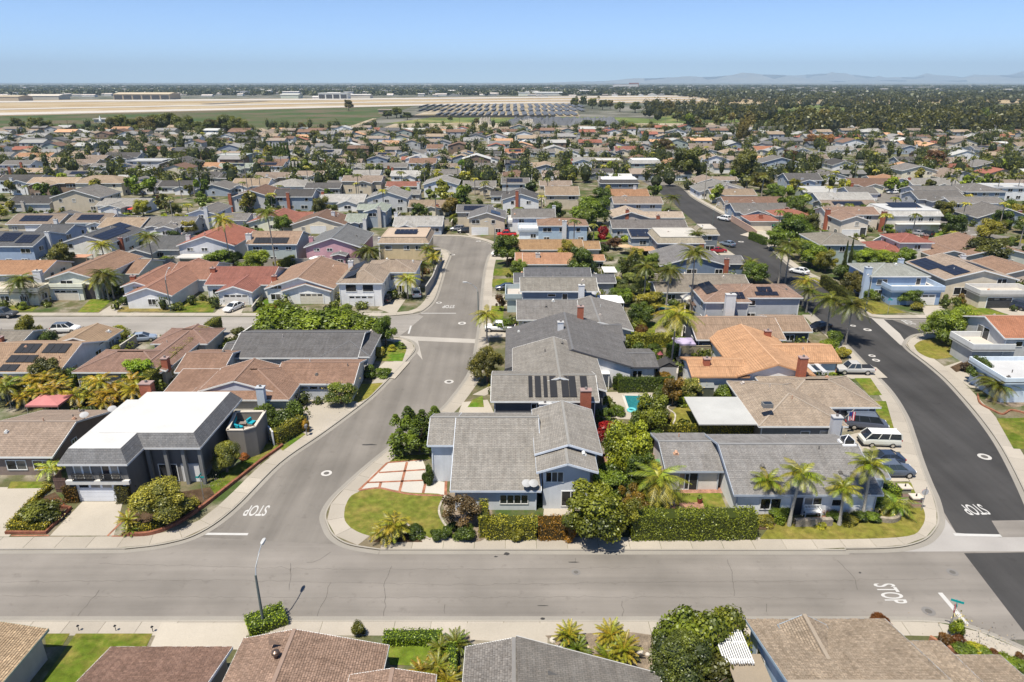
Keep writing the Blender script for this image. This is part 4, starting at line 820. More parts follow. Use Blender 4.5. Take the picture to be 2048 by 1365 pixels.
house('pale blue flat roofed house at right edge above planters', (.7, .7, .7), (.5, .56, .64), [(2010, 2140, 765, 3.4, 8, 'flat', D(par=.6, rc=(.5, .5, .5)))], lod=2)
house('grey green two-storey house with hip roof behind twin cypress', (0.26, 0.245, 0.21), (.3, .36, .35), [(1640, 1732, 490, 5.1, 13, 'hip', D(k=.3))], lod=2, wins=[(0, 'S', .18, 3.9, 1.4, 1.4, 2), (0, 'S', .52, 3.9, 1.4, 1.4, 2)])
house('two-storey house with stepped dark red tile hip roofs', (0.28, 0.10, 0.075), (.56, .52, .46), [(1800, 1870, 486, 5.2, 10, 'hip', D(k=.3)), (1760, 1828, 506, 3.0, 12, 'hip', D(k=.3))], tile=True, chim=[(0, .92, .3, 1.0, BRICK)])
house('wide brown roofed low house behind the small red tile roofs', (0.25, 0.165, 0.12), (.42, .42, .36), [(1862, 1950, 512, 2.9, 16, 'gy', D(k=.24)), (1925, 2080, 514, 3.0, 18, 'gy', D(k=.24))], lod=1)
house('brown roofed house at right edge behind the open garage', (0.26, 0.17, 0.12), (.5, .4, .32), [(1996, 2110, 552, 3.0, 12, 'gy', D(k=.25))])
house('small red tile hip roofed house beside the pink garden wall', (0.3, 0.12, 0.08), (.6, .53, .42), [(1500, 1562, 443, 3.0, 9, 'hip', D(k=.3)), (1550, 1622, 432, 3.2, 9, 'hip', D(k=.3))], tile=True, chim=[(0, .4, .2, 1.2, BRICK), (1, .6, .9, .8, BRICK)])
house('beige two-storey arched house with brown roof and brick chimney', (0.25, 0.17, 0.13), (.58, .52, .44), [(1682, 1742, 442, 5.0, 11, 'gy', D(k=.32)), (1655, 1762, 430, 5.0, 10, 'gx', D(k=.3))], garage=[(0, 'S', .4, 4.8)], doors=[(0, 'S', .85, 1.6, 2.8, (.05, .05, .05))], chim=[(1, .0, .0, 1.6, BRICK, (1.2, 1))])
house('beige two-storey house with white skirted roof and angled arrays', (.62, .62, .6), (.55, .51, .45), [(1775, 1888, 432, 5.2, 14, 'man', D(top=(.5, .5, .49))), (1795, 1885, 449, 2.9, 2.5, 'flat', D(rc=(.6, .6, .58), nowall=1))], wins=[(0, 'S', .45, 4.0, 1.5, 1.0, 2), (0, 'S', .62, 4.0, 1.5, 1.0, 2), (0, 'S', .82, 4.0, 1.5, 1.0, 2)], garage=[(0, 'S', .35, 4.8), (0, 'S', .75, 2.4)], solar=[(0, 0, .25, .8, .35, .75, 8, 1, 'solar', 'top')], chim=[(0, -.02, .1, 1.0, BRICK, (1.2, 1.2))])
# near side of the cross street, seen from above and behind
house('tan shake roofed house in the bottom left corner', (0.36, 0.27, 0.175), (.33, .32, .3), [(-110, 97, 1258, 2.75, 16, 'gy', D(far=1, k=.2, shake=1))], lod=2, wins=[(0, 'E', .6, 1.4, 1.6, 1.2, 2)], trim=(.32, .36, .3))
house('small brown shingled garage roof beside the bottom left lawn', (0.17, 0.105, 0.08), (.33, .31, .28), [(222, 465, 1294, 2.6, 9, 'gx', D(far=1, k=.22, shake=1, fr=.5))], lod=2, nv=0)
house('large brown shingled house with ball vent at bottom edge', (0.24, 0.165, 0.125), (.4, .36, .32), [(487, 777, 1277, 2.75, 17, 'gy', D(far=1, k=.22, shake=1, fr=.36)), (700, 873, 1350, 2.6, 10, 'gy', D(far=1, k=.2, shake=1, nowin=1))], lod=2, nv=3)
house('grey shingled house with cone vent at bottom centre', (0.235, 0.225, 0.215), (.42, .41, .4), [(931, 1124, 1294, 2.75, 14, 'gy', D(far=1, k=.24, shake=1))], lod=2, nv=0)
house('weathered wood shake roofed house with blue wall in bottom right', (0.27, 0.22, 0.165), (.30, .38, .48), [(1490, 1770, 1238, 2.75, 16, 'gx', D(far=1, k=.27, shake=1, fr=.5)), (1735, 1880, 1282, 2.7, 12, 'gx', D(far=1, k=.2, shake=1, nowin=1)), (1850, 2000, 1310, 2.65, 10, 'gx', D(far=1, k=.2, shake=1, nowin=1)), (1556, 1652, 1250, 3.15, 6.5, 'gy', D(far=1, k=.55, shake=1, nowin=1))], lod=2, nv=2, trim=(.3, .38, .46))
hw, wsw = HOUSES[-2]; hq = hw.location; mb = MB()     # the long right hand slope of the grey bottom roof
q = [G(1032, 1272, 3.62), G(1318, 1347, 2.5), G(1345, 1440, 2.75), G(1040, 1440, 4.6)]; q = [(p.x - hq.x, p.y - hq.y, p.z) for p in q]
mb.face([q[3], q[2], q[1], q[0]], [(p[0] * 1.0, p[1]) for p in (q[3], q[2], q[1], q[0])]); mb.face([(p[0], p[1], p[2] - .2) for p in q], [(0, 0)] * 4); mb.obj('side_roof', 'shingle', hw, (.25, .24, .225)); mb = MB(); mb.bar((q[0][0], q[0][1], q[0][2] - .08), (q[1][0], q[1][1], q[1][2] - .08), .06, .22); mb.bar((q[1][0], q[1][1], q[1][2] - .08), (q[2][0], q[2][1], q[2][2] - .08), .06, .22); mb.obj('side_fascia', 'paint', hw, (.45, .44, .42))
# ---------------------------------------------------------------- houses further off, surveyed row by row
CN = {'g': (GRAY, 'grey'), 'd': (DGRAY, 'charcoal'), 'l': (LGRAY, 'pale-grey'), 't': (TAN, 'tan'), 'b': (BROWN, 'brown'), 'u': (TAUPE, 'taupe'), 'r': (RED, 'red-tile'), 'o': (ORANGE, 'orange-tile'), 'w': ((.48, .48, .465), 'white'), 'p': (TERRA, 'terracotta')}
WN = {'w': (WW, 'white'), 'c': (CREAM, 'cream'), 'b': (BLUEG, 'blue-grey'), 'g': (GRAYW, 'grey'), 'e': (BEIGE, 'beige'), 'n': (BRW, 'brown'), 's': (SAGE, 'sage'), 'k': ((.16, .18, .21), 'dark')}
ROWS = {
 'eighth': ' 10 99 408 1 x d g|99 200 396 2 y g e|190 290 412 1 x l w|636 728 404 1 x w w|732 815 397 2 y l g|815 900 415 1 x t c|1003 1080 400 2 y d w|1090 1160 391 2 x t e|1214 1300 393 2 x o w|1227 1327 408 2 x u g|1398 1505 384 1 y l w|1424 1515 391 1 x t c|1637 1750 400 1 x w b|1650 1762 416 1 x u g|1837 1935 399 2 x g g|1903 2013 407 2 x g w|1955 2070 436 1 y g b|1835 1928 387 2 x g g|1932 2016 384 2 h g b|1470 1590 424 1 x g b|1450 1575 408 1 x b e',
 'seventh': '458 548 396 2 y b g|543 625 394 2 x d b|10 115 449 1 x u e|62 108 443 1 y g w|130 215 446 1 x u w|193 280 456 1 x t c|274 384 453 1 x g g|308 348 458 1 y g w|372 430 428 2 y g w|420 493 441 1 x g w|493 592 446 1 y r c|580 690 450 1 y b c|688 730 445 1 x s2 b|726 772 424 2 y s2 b|785 885 452 1 x w b',
 'sixth': '-10 72 362 2 x d w|52 150 367 2 x t n|130 243 367 2 h t c|218 308 375 1 y g w|313 385 374 1 x d w|390 460 379 1 y g b|460 535 372 1 x t w|537 610 373 1 h l w|607 680 377 1 x d g|650 686 373 1 x g w|682 763 363 2 x u e|770 838 373 1 x r c|845 917 370 2 y l w|925 992 374 1 x g e|1002 1060 368 2 x g g|1079 1145 372 1 x u e|1200 1279 367 2 m d k|1388 1457 368 1 y u e|1576 1647 361 2 x d b|1636 1702 356 1 y g w|1702 1793 370 1 x b c|1764 1840 367 1 y o w|1826 1921 370 1 x l w|1985 2080 376 2 f w w|1700 1760 388 1 x g w',
 'fifth': '26 103 345 1 x t e|366 437 356 1 x d g|433 498 357 1 x d g|506 578 355 1 x u e|195 253 339 1 y g w|932 993 355 1 h t n|1004 1063 354 1 h b e|1084 1135 353 1 x u e|1173 1228 346 1 x d k|1881 1968 356 1 y u g|120 195 352 1 x g b|590 645 352 1 x u w|700 760 350 1 x l w|780 840 352 1 x w w|860 920 350 1 x g e|1490 1560 352 1 y u g|1560 1575 380 1 y t e|-40 20 340 1 x g w|1330 1385 350 1 x u w',
 'fourth': '251 325 323 2 f w g|315 385 329 2 y d n|380 452 334 1 x o c|434 502 336 1 x s2 s|504 566 333 2 x b w|575 630 333 1 x l s|645 690 334 1 x b e|684 750 335 1 x l g|752 814 335 1 x g g|816 872 327 2 x b w|875 940 335 1 x u b|944 998 334 1 x g s|1009 1060 330 2 x d w|1063 1121 337 1 y t b|1145 1186 325 2 y l w|1193 1245 322 2 f w e|1263 1323 327 2 m w s|1402 1461 321 2 y t w|1523 1603 326 2 y g b|1665 1716 331 1 y d w|1804 1877 342 2 y g c|1950 2023 334 1 y g b|1797 1840 323 1 x d b|1880 1940 325 1 x u e|1610 1660 318 1 x u g|0 60 330 2 x g w|60 120 325 1 x t c|130 190 328 1 x u e',
 'third': '27 100 314 1 x o c|140 208 319 1 x u n|205 275 315 1 x d b|328 383 303 1 x t w|427 492 312 2 f w s|694 742 298 1 x g w|852 886 298 2 x b w|797 852 310 1 y g w|905 951 311 1 y t w|1009 1053 306 1 x p e|1060 1111 305 1 x g b|500 550 305 1 x g w|560 610 300 1 x u w|620 680 308 1 x l w|745 790 312 1 x u c|955 1003 310 1 x d w|1120 1165 308 1 y g w|1170 1220 303 1 x u g|1230 1290 300 1 x r c|1300 1350 306 1 x l w|1380 1440 300 1 x u w|1450 1500 308 1 y t e|1510 1560 300 1 x p c|1580 1630 305 1 y g w|1650 1710 300 1 x l w|1720 1780 306 1 x u e|1790 1850 300 1 y g b|1870 1930 305 1 x t c|1950 2010 298 1 x g w|270 320 300 1 x r e|-30 20 312 1 x g w|390 425 302 1 y l w',
}
S2 = ((.30, .34, .30), 'pale-green')
CN['s2'] = S2
KIND = {'x': 'gx', 'y': 'gy', 'h': 'hip', 'f': 'flat', 'm': 'man'}
KW = {'x': 'side-gabled', 'y': 'front-gabled', 'h': 'hip-roofed', 'f': 'flat-roofed', 'm': 'skirt-roofed'}
ORD = ['first', 'second', 'third', 'fourth', 'fifth', 'sixth', 'seventh', 'eighth', 'ninth', 'tenth', 'eleventh', 'twelfth', 'thirteenth', 'fourteenth', 'fifteenth', 'sixteenth', 'seventeenth', 'eighteenth', 'nineteenth', 'twentieth', 'twenty-first', 'twenty-second', 'twenty-third', 'twenty-fourth', 'twenty-fifth', 'twenty-sixth', 'twenty-seventh', 'twenty-eighth', 'twenty-ninth', 'thirtieth', 'thirty-first', 'thirty-second', 'thirty-third', 'thirty-fourth', 'thirty-fifth', 'thirty-sixth']
ROWN = {'eighth': 'row behind middle gardens', 'seventh': 'row behind bend street', 'sixth': 'sixth row from fields', 'fifth': 'fifth row from fields', 'fourth': 'fourth row from fields', 'third': 'third row from fields'}
FOOT = []
for row, txt in ROWS.items():
    ents = sorted([e.split() for e in txt.split('|')], key=lambda e: float(e[0]))
    for i, e in enumerate(ents):
        x0, x1, y = map(float, e[:3]); st = int(e[3]); rc, rn = CN[e[5]]; wc, wnm = WN[e[6]]; k = R.uniform(.85, 1.15); kw = R.uniform(.9, 1.1)
        ze = 5.0 if st == 2 else 2.85; dep = R.uniform(9.5, 12.5) if e[4] in 'xfm' else R.uniform(12, 16)
        o = D(k=R.uniform(.26, .36))
        if e[4] == 'f': o = D(par=.35)
        wings = [(x0, x1, y, ze, dep, KIND[e[4]], o)]
        wpx = x1 - x0
        if e[4] == 'x' and wpx > 40 and R.random() < .75:
            f = R.uniform(.0, .5); wings.append((x0 + wpx * f, x0 + wpx * (f + .45), y + wpx * .05, ze - .15 if st == 1 or R.random() < .5 else 2.9, dep * .7, 'gy', D(k=R.uniform(.26, .36))))
        elif e[4] == 'y' and R.random() < .6:
            s_ = R.choice((-1, 1)); a, b2 = (x0 - wpx * .3, x0 + wpx * .4) if s_ < 0 else (x1 - wpx * .4, x1 + wpx * .3); wings.append((a, b2, y - wpx * .1, 2.9, 8, 'gx', D(k=.28)))
        lod = 1 if row in ('eighth', 'seventh') else 0
        g_ = [(len(wings) - 1, 'S', .5, 4.4)] if R.random() < .5 and lod else []
        ch = [(0, R.choice([.02, .98, .4, .7]), R.choice([.0, .5]), R.uniform(.7, 1.4), R.choice([BRICK, CHW, CHW, (.5, .45, .4)]))] if R.random() < .6 else []
        so = [(0, 0 if e[4] == 'x' else 1, .2, .75, .25, .8, 5, 2)] if e[4] in 'xy' and R.random() < .22 else []
        lab = f"{rn} {KW[e[4]]} {'two-storey ' if st == 2 else ''}house, {wnm} walls, {ORD[i]} from left, {ROWN[row]}"
        house(lab, tuple(c * k for c in rc), tuple(c * kw for c in wc), wings, tile=e[5] in 'rop', lod=lod, garage=g_, chim=ch, solar=so, group='houses of the rows beyond the bend', nv=2)

# the last rows before the fields are a sea of roofs: ones too small to pick apart
foot = [(w.x0, w.x1, w.y0, w.y1) for r_, ws in HOUSES for w in ws]
def free(x0, x1, y0, y1): return not any(a < x1 and b2 > x0 and c < y1 and d > y0 for a, b2, c, d in foot)
mbh = MB(); RC = [GRAY, DGRAY, LGRAY, TAN, BROWN, TAUPE, GRAY, TAUPE, RED, ORANGE, (.45, .45, .43), TAN, LGRAY]; nfar = 0
def tiny_house(mb, x, y, w, d, st, rc, wc, gx):
    z = 5.0 if st == 2 else 2.8; x0, x1, y0, y1 = x - w / 2, x + w / 2, y - d / 2, y + d / 2; zr = z + (d if gx else w) * .15
    mb.box(x0 + .4, x1 - .4, y0 + .4, y1 - .4, 0, z, tint=wc)
    if gx:
        ym = y; mb.face([(x0, y0, z), (x1, y0, z), (x1, ym, zr), (x0, ym, zr)], tint=rc); mb.face([(x1, y1, z), (x0, y1, z), (x0, ym, zr), (x1, ym, zr)], tint=rc)
        for xx in (x0 + .4, x1 - .4): mb.face([(xx, y0, z), (xx, y1, z), (xx, ym, zr)], tint=wc)
    else:
        xm = x; mb.face([(x0, y1, z), (x0, y0, z), (xm, y0, zr), (xm, y1, zr)], tint=rc); mb.face([(x1, y0, z), (x1, y1, z), (xm, y1, zr), (xm, y0, zr)], tint=rc)
        for yy in (y0 + .4, y1 - .4): mb.face([(x0, yy, z), (x1, yy, z), (xm, yy, zr)], tint=wc)
    for i in range(int(w / 4.5)):
        wx = x0 + w * (i + .6) / (int(w / 4.5) + .2); mb.face([(wx - .7, y0 + .37, z - 1.9), (wx + .7, y0 + .37, z - 1.9), (wx + .7, y0 + .37, z - .7), (wx - .7, y0 + .37, z - .7)], tint=(.05, .055, .06))
y = 262.0
while y < 690:
    x = -y * .80
    while x < y * .80:
        w = R.uniform(11, 17); d = R.uniform(9, 13); xx = x + R.uniform(0, 3)
        py = 0
        keep = y < 640 - max(0, -xx) * .05 and not (abs(xx - (30 + y * .12)) < 8 and y < 330)
        on_d = y < 330 and 55 < xx - (288 - y) * .0 < 82
        if keep and not on_d and free(xx - 2, xx + w + 2, y - 2, y + d + 2) and R.random() < .9:
            tiny_house(mbh, xx + w / 2, y + d / 2, w, d, 2 if R.random() < .3 else 1, (lambda c, q: tuple(v_ * q for v_ in c))(R.choice(RC), R.uniform(.75, 1.2)), R.choice([WW, CREAM, BEIGE, GRAYW, BLUEG, WW, SAGE, BRW]), R.random() < .6); nfar += 1
        x += w + R.uniform(2, 9)
    y += R.choice([17, 19, 24])
stuff(mbh.obj('distant_houses', 'vcol')).name = 'distant_houses'
print('far houses', nfar, 'houses', len(HOUSES))
# ---------------------------------------------------------------- plants
import numpy as np
def leaf_mesh(name, cen, nor, size, seed, aspect=1.5, cores=(), clump=None):
    rg = np.random.default_rng(seed); n = len(cen)
    nor = nor / (np.linalg.norm(nor, axis=1, keepdims=True) + 1e-9)
    rv = rg.normal(size=(n, 3)); t = np.cross(nor, rv); t /= (np.linalg.norm(t, axis=1, keepdims=True) + 1e-9); b2 = np.cross(nor, t)
    s = (size * rg.uniform(.6, 1.35, n))[:, None]
    v = np.stack([cen - t * s * aspect * .5, cen - b2 * s * .5 + nor * s * .12, cen + t * s * aspect * .5, cen + b2 * s * .5 + nor * s * .12], 1).reshape(-1, 3)
    var = rg.uniform(0, 1, n) ** 1.3
    if clump is not None: var = .3 * var + .7 * clump
    faces = np.arange(4 * n).reshape(-1, 4)
    V = [v]; F = faces.tolist(); VA = var.tolist(); base = 4 * n
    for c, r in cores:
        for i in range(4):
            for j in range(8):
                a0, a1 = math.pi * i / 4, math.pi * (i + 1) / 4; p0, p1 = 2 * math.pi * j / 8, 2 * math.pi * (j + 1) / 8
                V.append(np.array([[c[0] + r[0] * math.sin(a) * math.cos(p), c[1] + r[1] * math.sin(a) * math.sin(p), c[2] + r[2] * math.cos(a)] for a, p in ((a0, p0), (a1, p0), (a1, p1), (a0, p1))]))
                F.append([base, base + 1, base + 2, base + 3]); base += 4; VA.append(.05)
    v = np.concatenate(V); me = bpy.data.meshes.new(name); me.vertices.add(len(v)); me.vertices.foreach_set('co', v.ravel().astype(np.float32))
    nf = len(F); me.loops.add(4 * nf); me.loops.foreach_set('vertex_index', np.array(F, dtype=np.int32).ravel())
    me.polygons.add(nf); me.polygons.foreach_set('loop_start', np.arange(0, 4 * nf, 4, dtype=np.int32))
    me.update(calc_edges=True)
    a = me.attributes.new('var', 'FLOAT', 'FACE'); a.data.foreach_set('value', np.array(VA, dtype=np.float32))
    me.materials.append(MATS['leaf']); return me
def crown(name, seed, nb, nl, size, shape='round', zlo=.28):
    """unit tree: crown radius about 1, top at 2"""
    rg = np.random.default_rng(seed); bl_ = []
    for i in range(nb):
        if shape == 'round':
            a = rg.uniform(0, 6.28); rr = .74 * math.sqrt(rg.uniform(0, 1)); z = rg.uniform(zlo + .1, 1.05); rr *= 1.15 - .75 * max(0, z - .6)
            bl_.append(((rr * math.cos(a), rr * math.sin(a), z * 1.6 + .1), rg.uniform(.17, .44)))
        elif shape == 'cone':
            t = i / nb; a = i * 2.4; rr = .7 * (1 - t) * rg.uniform(.5, 1); bl_.append(((rr * math.cos(a), rr * math.sin(a), .15 + 1.7 * t), .42 * (1 - .7 * t)))
        elif shape == 'open':
            a = rg.uniform(0, 6.28); rr = rg.uniform(.3, .85); z = rg.uniform(.75, 1.75); bl_.append(((rr * math.cos(a), rr * math.sin(a), z), rg.uniform(.18, .36)))
        elif shape == 'bush':
            a = rg.uniform(0, 6.28); rr = .62 * math.sqrt(rg.uniform(0, 1)); bl_.append(((rr * math.cos(a), rr * math.sin(a), rg.uniform(.35, 1.35) * (1.1 - .5 * rr)), rg.uniform(.32, .52)))
        elif shape == 'spiky':
            a = rg.uniform(0, 6.28); rr = .85 * math.sqrt(rg.uniform(0, 1)); z = rg.uniform(.25, 1.45) * (1.15 - .5 * rr); bl_.append(((rr * math.cos(a), rr * math.sin(a), z), rg.uniform(.13, .26)))
    cs, ns, cl = [], [], []; per = nl // nb
    for c, r in bl_:
        d = rg.normal(size=(per, 3)); d /= np.linalg.norm(d, axis=1, keepdims=True); rad = r * (rg.uniform(.62, 1.08, per)) [:, None]
        if shape == 'spiky': t_ = rg.uniform(0, 1, per); d[:, :2] *= (1.25 - t_)[:, None]; d[:, 2] = t_ * 2.6 - .5; rad = np.full((per, 1), r)
        cs.append(np.array(c) + d * rad * np.array([1, 1, .9])); ns.append(d * .8 + rg.normal(size=(per, 3)) * .45 + np.array([0, 0, .35])); cl.append(np.full(per, rg.uniform(0, 1)))
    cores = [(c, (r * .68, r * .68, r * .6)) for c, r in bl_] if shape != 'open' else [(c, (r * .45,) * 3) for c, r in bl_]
    return leaf_mesh(name, np.concatenate(cs), np.concatenate(ns), size, seed, 1.5, cores, np.concatenate(cl))
def trunk_mesh(seed, h, r, limbs=4, top=1.1):
    rr = random.Random(seed); mb = MB(); mb.tube([(0, 0, -.05), (rr.uniform(-.04, .04), rr.uniform(-.04, .04), h * .5), (0, 0, h)], [r * 1.25, r, r * .8], 7)
    for i in range(limbs):
        a = i * 6.28 / limbs + rr.random(); mb.tube([(0, 0, h * .85), (.25 * math.cos(a), .25 * math.sin(a), (h + top) / 2), (.5 * math.cos(a), .5 * math.sin(a), top + .2)], [r * .6, r * .4, r * .15], 5)
    return mb.mesh('trunk', 'bark', True)
CR = {'round': [crown('crown', 10 + i, 30, 10500, .06) for i in range(3)], 'fine': [crown('crown', 30 + i, 34, 15000, .045) for i in range(2)], 'cone': [crown('crown', 50, 16, 3000, .09, 'cone')], 'open': [crown('crown', 60 + i, 18, 4600, .065, 'open') for i in range(2)],
      'bush': [crown('crown', 70 + i, 16, 6000, .08, 'bush') for i in range(3)], 'spiky': [crown('crown', 80, 44, 14000, .05, 'spiky')], 'far': [crown('crown', 90 + i, 10, 700, .2) for i in range(4)], 'farbush': [crown('crown', 96 + i, 7, 420, .26, 'bush') for i in range(2)]}
TR = [trunk_mesh(i, .55, .07) for i in range(3)]
def tree(px, py, r, h, col, label, kind='round', cat='tree', group=None, world_xy=None, name=None, z=0.12):
    p = G(px, py, z) if world_xy is None else Vector((*world_xy, z))
    n = name or {'tree': 'tree', 'shrub': 'shrub', 'bush': 'bush'}.get(cat, cat)
    rt = root(n, p, label, cat, group, R.uniform(0, 6.28), (r, r, h / 2))
    mk('trunk', R.choice(TR), rt, (.16, .12, .09)); mk('crown', R.choice(CR[kind]), rt, col); return rt
# palms
def frond_mesh(L, n, droop, wid, seed):
    rr = random.Random(seed); mb = MB(); pts = []
    for i in range(n + 1):
        t = i / n; pts.append(Vector((L * t * (1 - .12 * droop * t), 0, L * (.28 * t - droop * .62 * t * t))))
    for i in range(n):
        a, b2 = pts[i], pts[i + 1]; mb.face([a + Vector((0, -.025, 0)), b2 + Vector((0, -.02, 0)), b2 + Vector((0, .02, 0)), a + Vector((0, .025, 0))], var=.6)
        if i < 2: continue
        for s in (-1, 1):
            t = i / n; ll = wid * (math.sin(math.pi * min(1, .12 + t * .86)) ** .7) * rr.uniform(.85, 1.1); d = (b2 - a).normalized()
            tip = a + d * ll * .55 + Vector((0, s * ll * .8, -ll * .42)); w = d * (L / n * .7)
            mid = a.lerp(tip, .5) + Vector((0, 0, ll * .08)); v = rr.random()
            mb.face([a - w * .4, a + w * .6, mid + w * .6, mid - w * .5], var=v); mb.face([mid - w * .5, mid + w * .6, tip + w * .1], var=v)
    return mb.mesh('frond', 'leaf')
FR = {'king': [frond_mesh(2.2, 18, 1.0 + .2 * i, .62, i) for i in range(3)], 'queen': [frond_mesh(2.8, 22, 1.25 + .25 * i, .72, 10 + i) for i in range(3)], 'sago': [frond_mesh(1.15, 20, .55 + .2 * i, .2, 20 + i) for i in range(3)], 'cane': [frond_mesh(1.7, 12, .9 + .25 * i, .42, 30 + i) for i in range(3)]}
def fan_crown(seed):
    rr = random.Random(seed); mb = MB()
    for i in range(46):
        a = rr.uniform(0, 6.28); el = rr.uniform(-.9, 1.3); d = Vector((math.cos(a) * math.cos(el), math.sin(a) * math.cos(el), math.sin(el))); c = d * rr.uniform(.55, .75)
        s = d.cross(Vector((0, 0, 1))).normalized(); u = s.cross(d); va = rr.uniform(0, .3) if el < -.4 else rr.uniform(.3, 1)
        for j in range(9):
            t = (j - 4) / 4 * 1.25; e = c + (d * math.cos(t) + s * math.sin(t)) * .55 + u * (-.12 * abs(t)); e2 = c + (d * math.cos(t + .2) + s * math.sin(t + .2)) * .42
            mb.face([c, e, e2], var=va)
    return mb.mesh('crown', 'leaf')
FAN = [fan_crown(i) for i in range(2)]
def small_crown(seed, n=13):
    rr = random.Random(seed); mb = MB()
    for i in range(n):
        a = i * 2.4; el0 = rr.uniform(-.1, 1.0); L_ = 2.3; pr = None
        for j in range(6):
            t = j / 5; dist = L_ * t * .8; z = L_ * (math.sin(el0) * .5 * t - .55 * t * t) + .3; p = Vector((math.cos(a) * dist, math.sin(a) * dist, z)); w = Vector((-math.sin(a), math.cos(a), 0)) * (.38 * math.sin(math.pi * min(1, .15 + t * .85)))
            if pr is not None:
                mb.face([pr[0], pr[0] - pr[1] + Vector((0, 0, -.2)), p - w + Vector((0, 0, -.2)), p], var=rr.random()); mb.face([pr[0], p, p + w + Vector((0, 0, -.2)), pr[0] + pr[1] + Vector((0, 0, -.2))], var=rr.random())
            pr = (p, w)
    return mb.mesh('crown', 'leaf')
SMC = [small_crown(i) for i in range(3)]
def ptrunk(h, r, lean, seed):
    rr = random.Random(seed); mb = MB(); pts, rad = [], []
    for i in range(9):
        t = i / 8; pts.append((lean * t * t * h, 0, h * t)); rad.append(r * (1.35 - .5 * min(1, t * 4) if t < .25 else .9 - .25 * t) * (1 + .06 * (i % 2)))
    mb.tube(pts, rad, 8); return mb.mesh('trunk', 'bark', True)
PT = {}
def palm(px, py, h, col, label, kind='queen', n=15, s=1.0, lean=0.0, near=True, group=None, cat='palm', world_xy=None, tcol=(.3, .27, .23), name='palm_tree'):
    p = G(px, py, .12) if world_xy is None else Vector((*world_xy, .12)); rz = R.uniform(0, 6.28)
    rt = root(name, p, label, cat, group, rz)
    key = (round(h, 1), round(lean, 2), kind)
    if key not in PT: PT[key] = ptrunk(h, {'sago': .22, 'cane': .06}.get(kind, .17), lean, 3)
    mk('trunk', PT[key], rt, tcol); top = Vector((lean * h, 0, h - .05))
    if kind == 'fan': mk('crown', R.choice(FAN), rt, col, top, (0, 0, R.uniform(0, 6)), (1.5 * s,) * 3)
    elif not near: mk('crown', R.choice(SMC), rt, col, top, (0, 0, R.uniform(0, 6)), (s,) * 3)
    else:
        n = n + 9 if kind in ('king', 'queen') else n
        for i in range(n):
            el = (i / n) * 1.15 - .1 + R.uniform(-.12, .12) if kind != 'sago' else (i / n) * 1.2 - .12
            k = s * R.uniform(.85, 1.1); o = mk('frond', R.choice(FR[kind]), rt, tuple(c * R.uniform(.85, 1.15) for c in col), top, (0, -el, i * 2.4 + R.uniform(-.2, .2)), (k, k, k))
            o.rotation_mode = 'XYZ'
    return rt
# hedges
def hedge(pts, w, h, col, label, dens=230, size=.095, cat='hedge', z0=0.12, px=True, name='hedge', group=None):
    q = [G(*p, .12) for p in pts] if px else [Vector((*p, .12)) for p in pts]; c0 = sum(q, Vector()) / len(q); c0.z = z0
    rg = np.random.default_rng(int(abs(c0.x * 7 + c0.y * 13)) % 9999); cs, ns = [], []; cores = MB()
    for i in range(len(q) - 1):
        a, b2 = q[i] - c0, q[i + 1] - c0; a.z = b2.z = 0; d = b2 - a; Ln = d.length; d.normalize(); s = Vector((-d.y, d.x, 0))
        n = int(dens * Ln * (2 * h + w) / 2.2)
        t = rg.uniform(-.15, Ln + .15, n); u = rg.uniform(0, 2 * h + w, n); lat = np.where(u < h, -w / 2, np.where(u > h + w, w / 2, u - h - w / 2)); zz = np.where(u < h, u, np.where(u > h + w, 2 * h + w - u, h))
        nx_ = np.where(u < h, -1., np.where(u > h + w, 1., 0.)); nz = np.where((u >= h) & (u <= h + w), 1., .15)
        zz = zz * (1 + .05 * np.sin(t * 1.7 + c0.x) + .035 * np.sin(t * 4.3 + 1)) + rg.normal(0, .06, n); lat = lat + rg.normal(0, .05, n) + nx_ * .06 * np.sin(t * 2.1 + zz * 3)
        cs.append(np.stack([a.x + d.x * t + s.x * lat, a.y + d.y * t + s.y * lat, zz], 1)); ns.append(np.stack([s.x * nx_, s.y * nx_, nz], 1) + rg.normal(0, .45, (n, 3)))
        for e, sg in ((a, -1), (b2, 1)):
            m_ = int(dens * w * h / 2); l2 = rg.uniform(-w / 2, w / 2, m_); z2 = rg.uniform(0, h, m_)
            cs.append(np.stack([e.x + s.x * l2 + d.x * sg * .05, e.y + s.y * l2 + d.y * sg * .05, z2], 1)); ns.append(np.tile([d.x * sg, d.y * sg, .1], (m_, 1)) + rg.normal(0, .4, (m_, 3)))
        k = w / 2 - .07; cores.prism([tuple((a + s * k)[:2]), tuple((a - s * k)[:2]), tuple((b2 - s * k)[:2]), tuple((b2 + s * k)[:2])][::1], 0, h - .08)
    r = root(name, c0, label, cat, group); me = leaf_mesh('foliage', np.concatenate(cs), np.concatenate(ns), size, 3)
    mk('foliage', me, r, col); core = cores.obj('inner_growth', 'leaf', r, tuple(c * .8 for c in col)); return r

DK = (.035, .06, .014); MD = (.06, .10, .02); BR = (.10, .145, .022); YG = (.17, .19, .03); OL = (.12, .125, .035); PUR = (.06, .03, .03); RST = (.065, .035, .014); GGR = (.10, .13, .07)
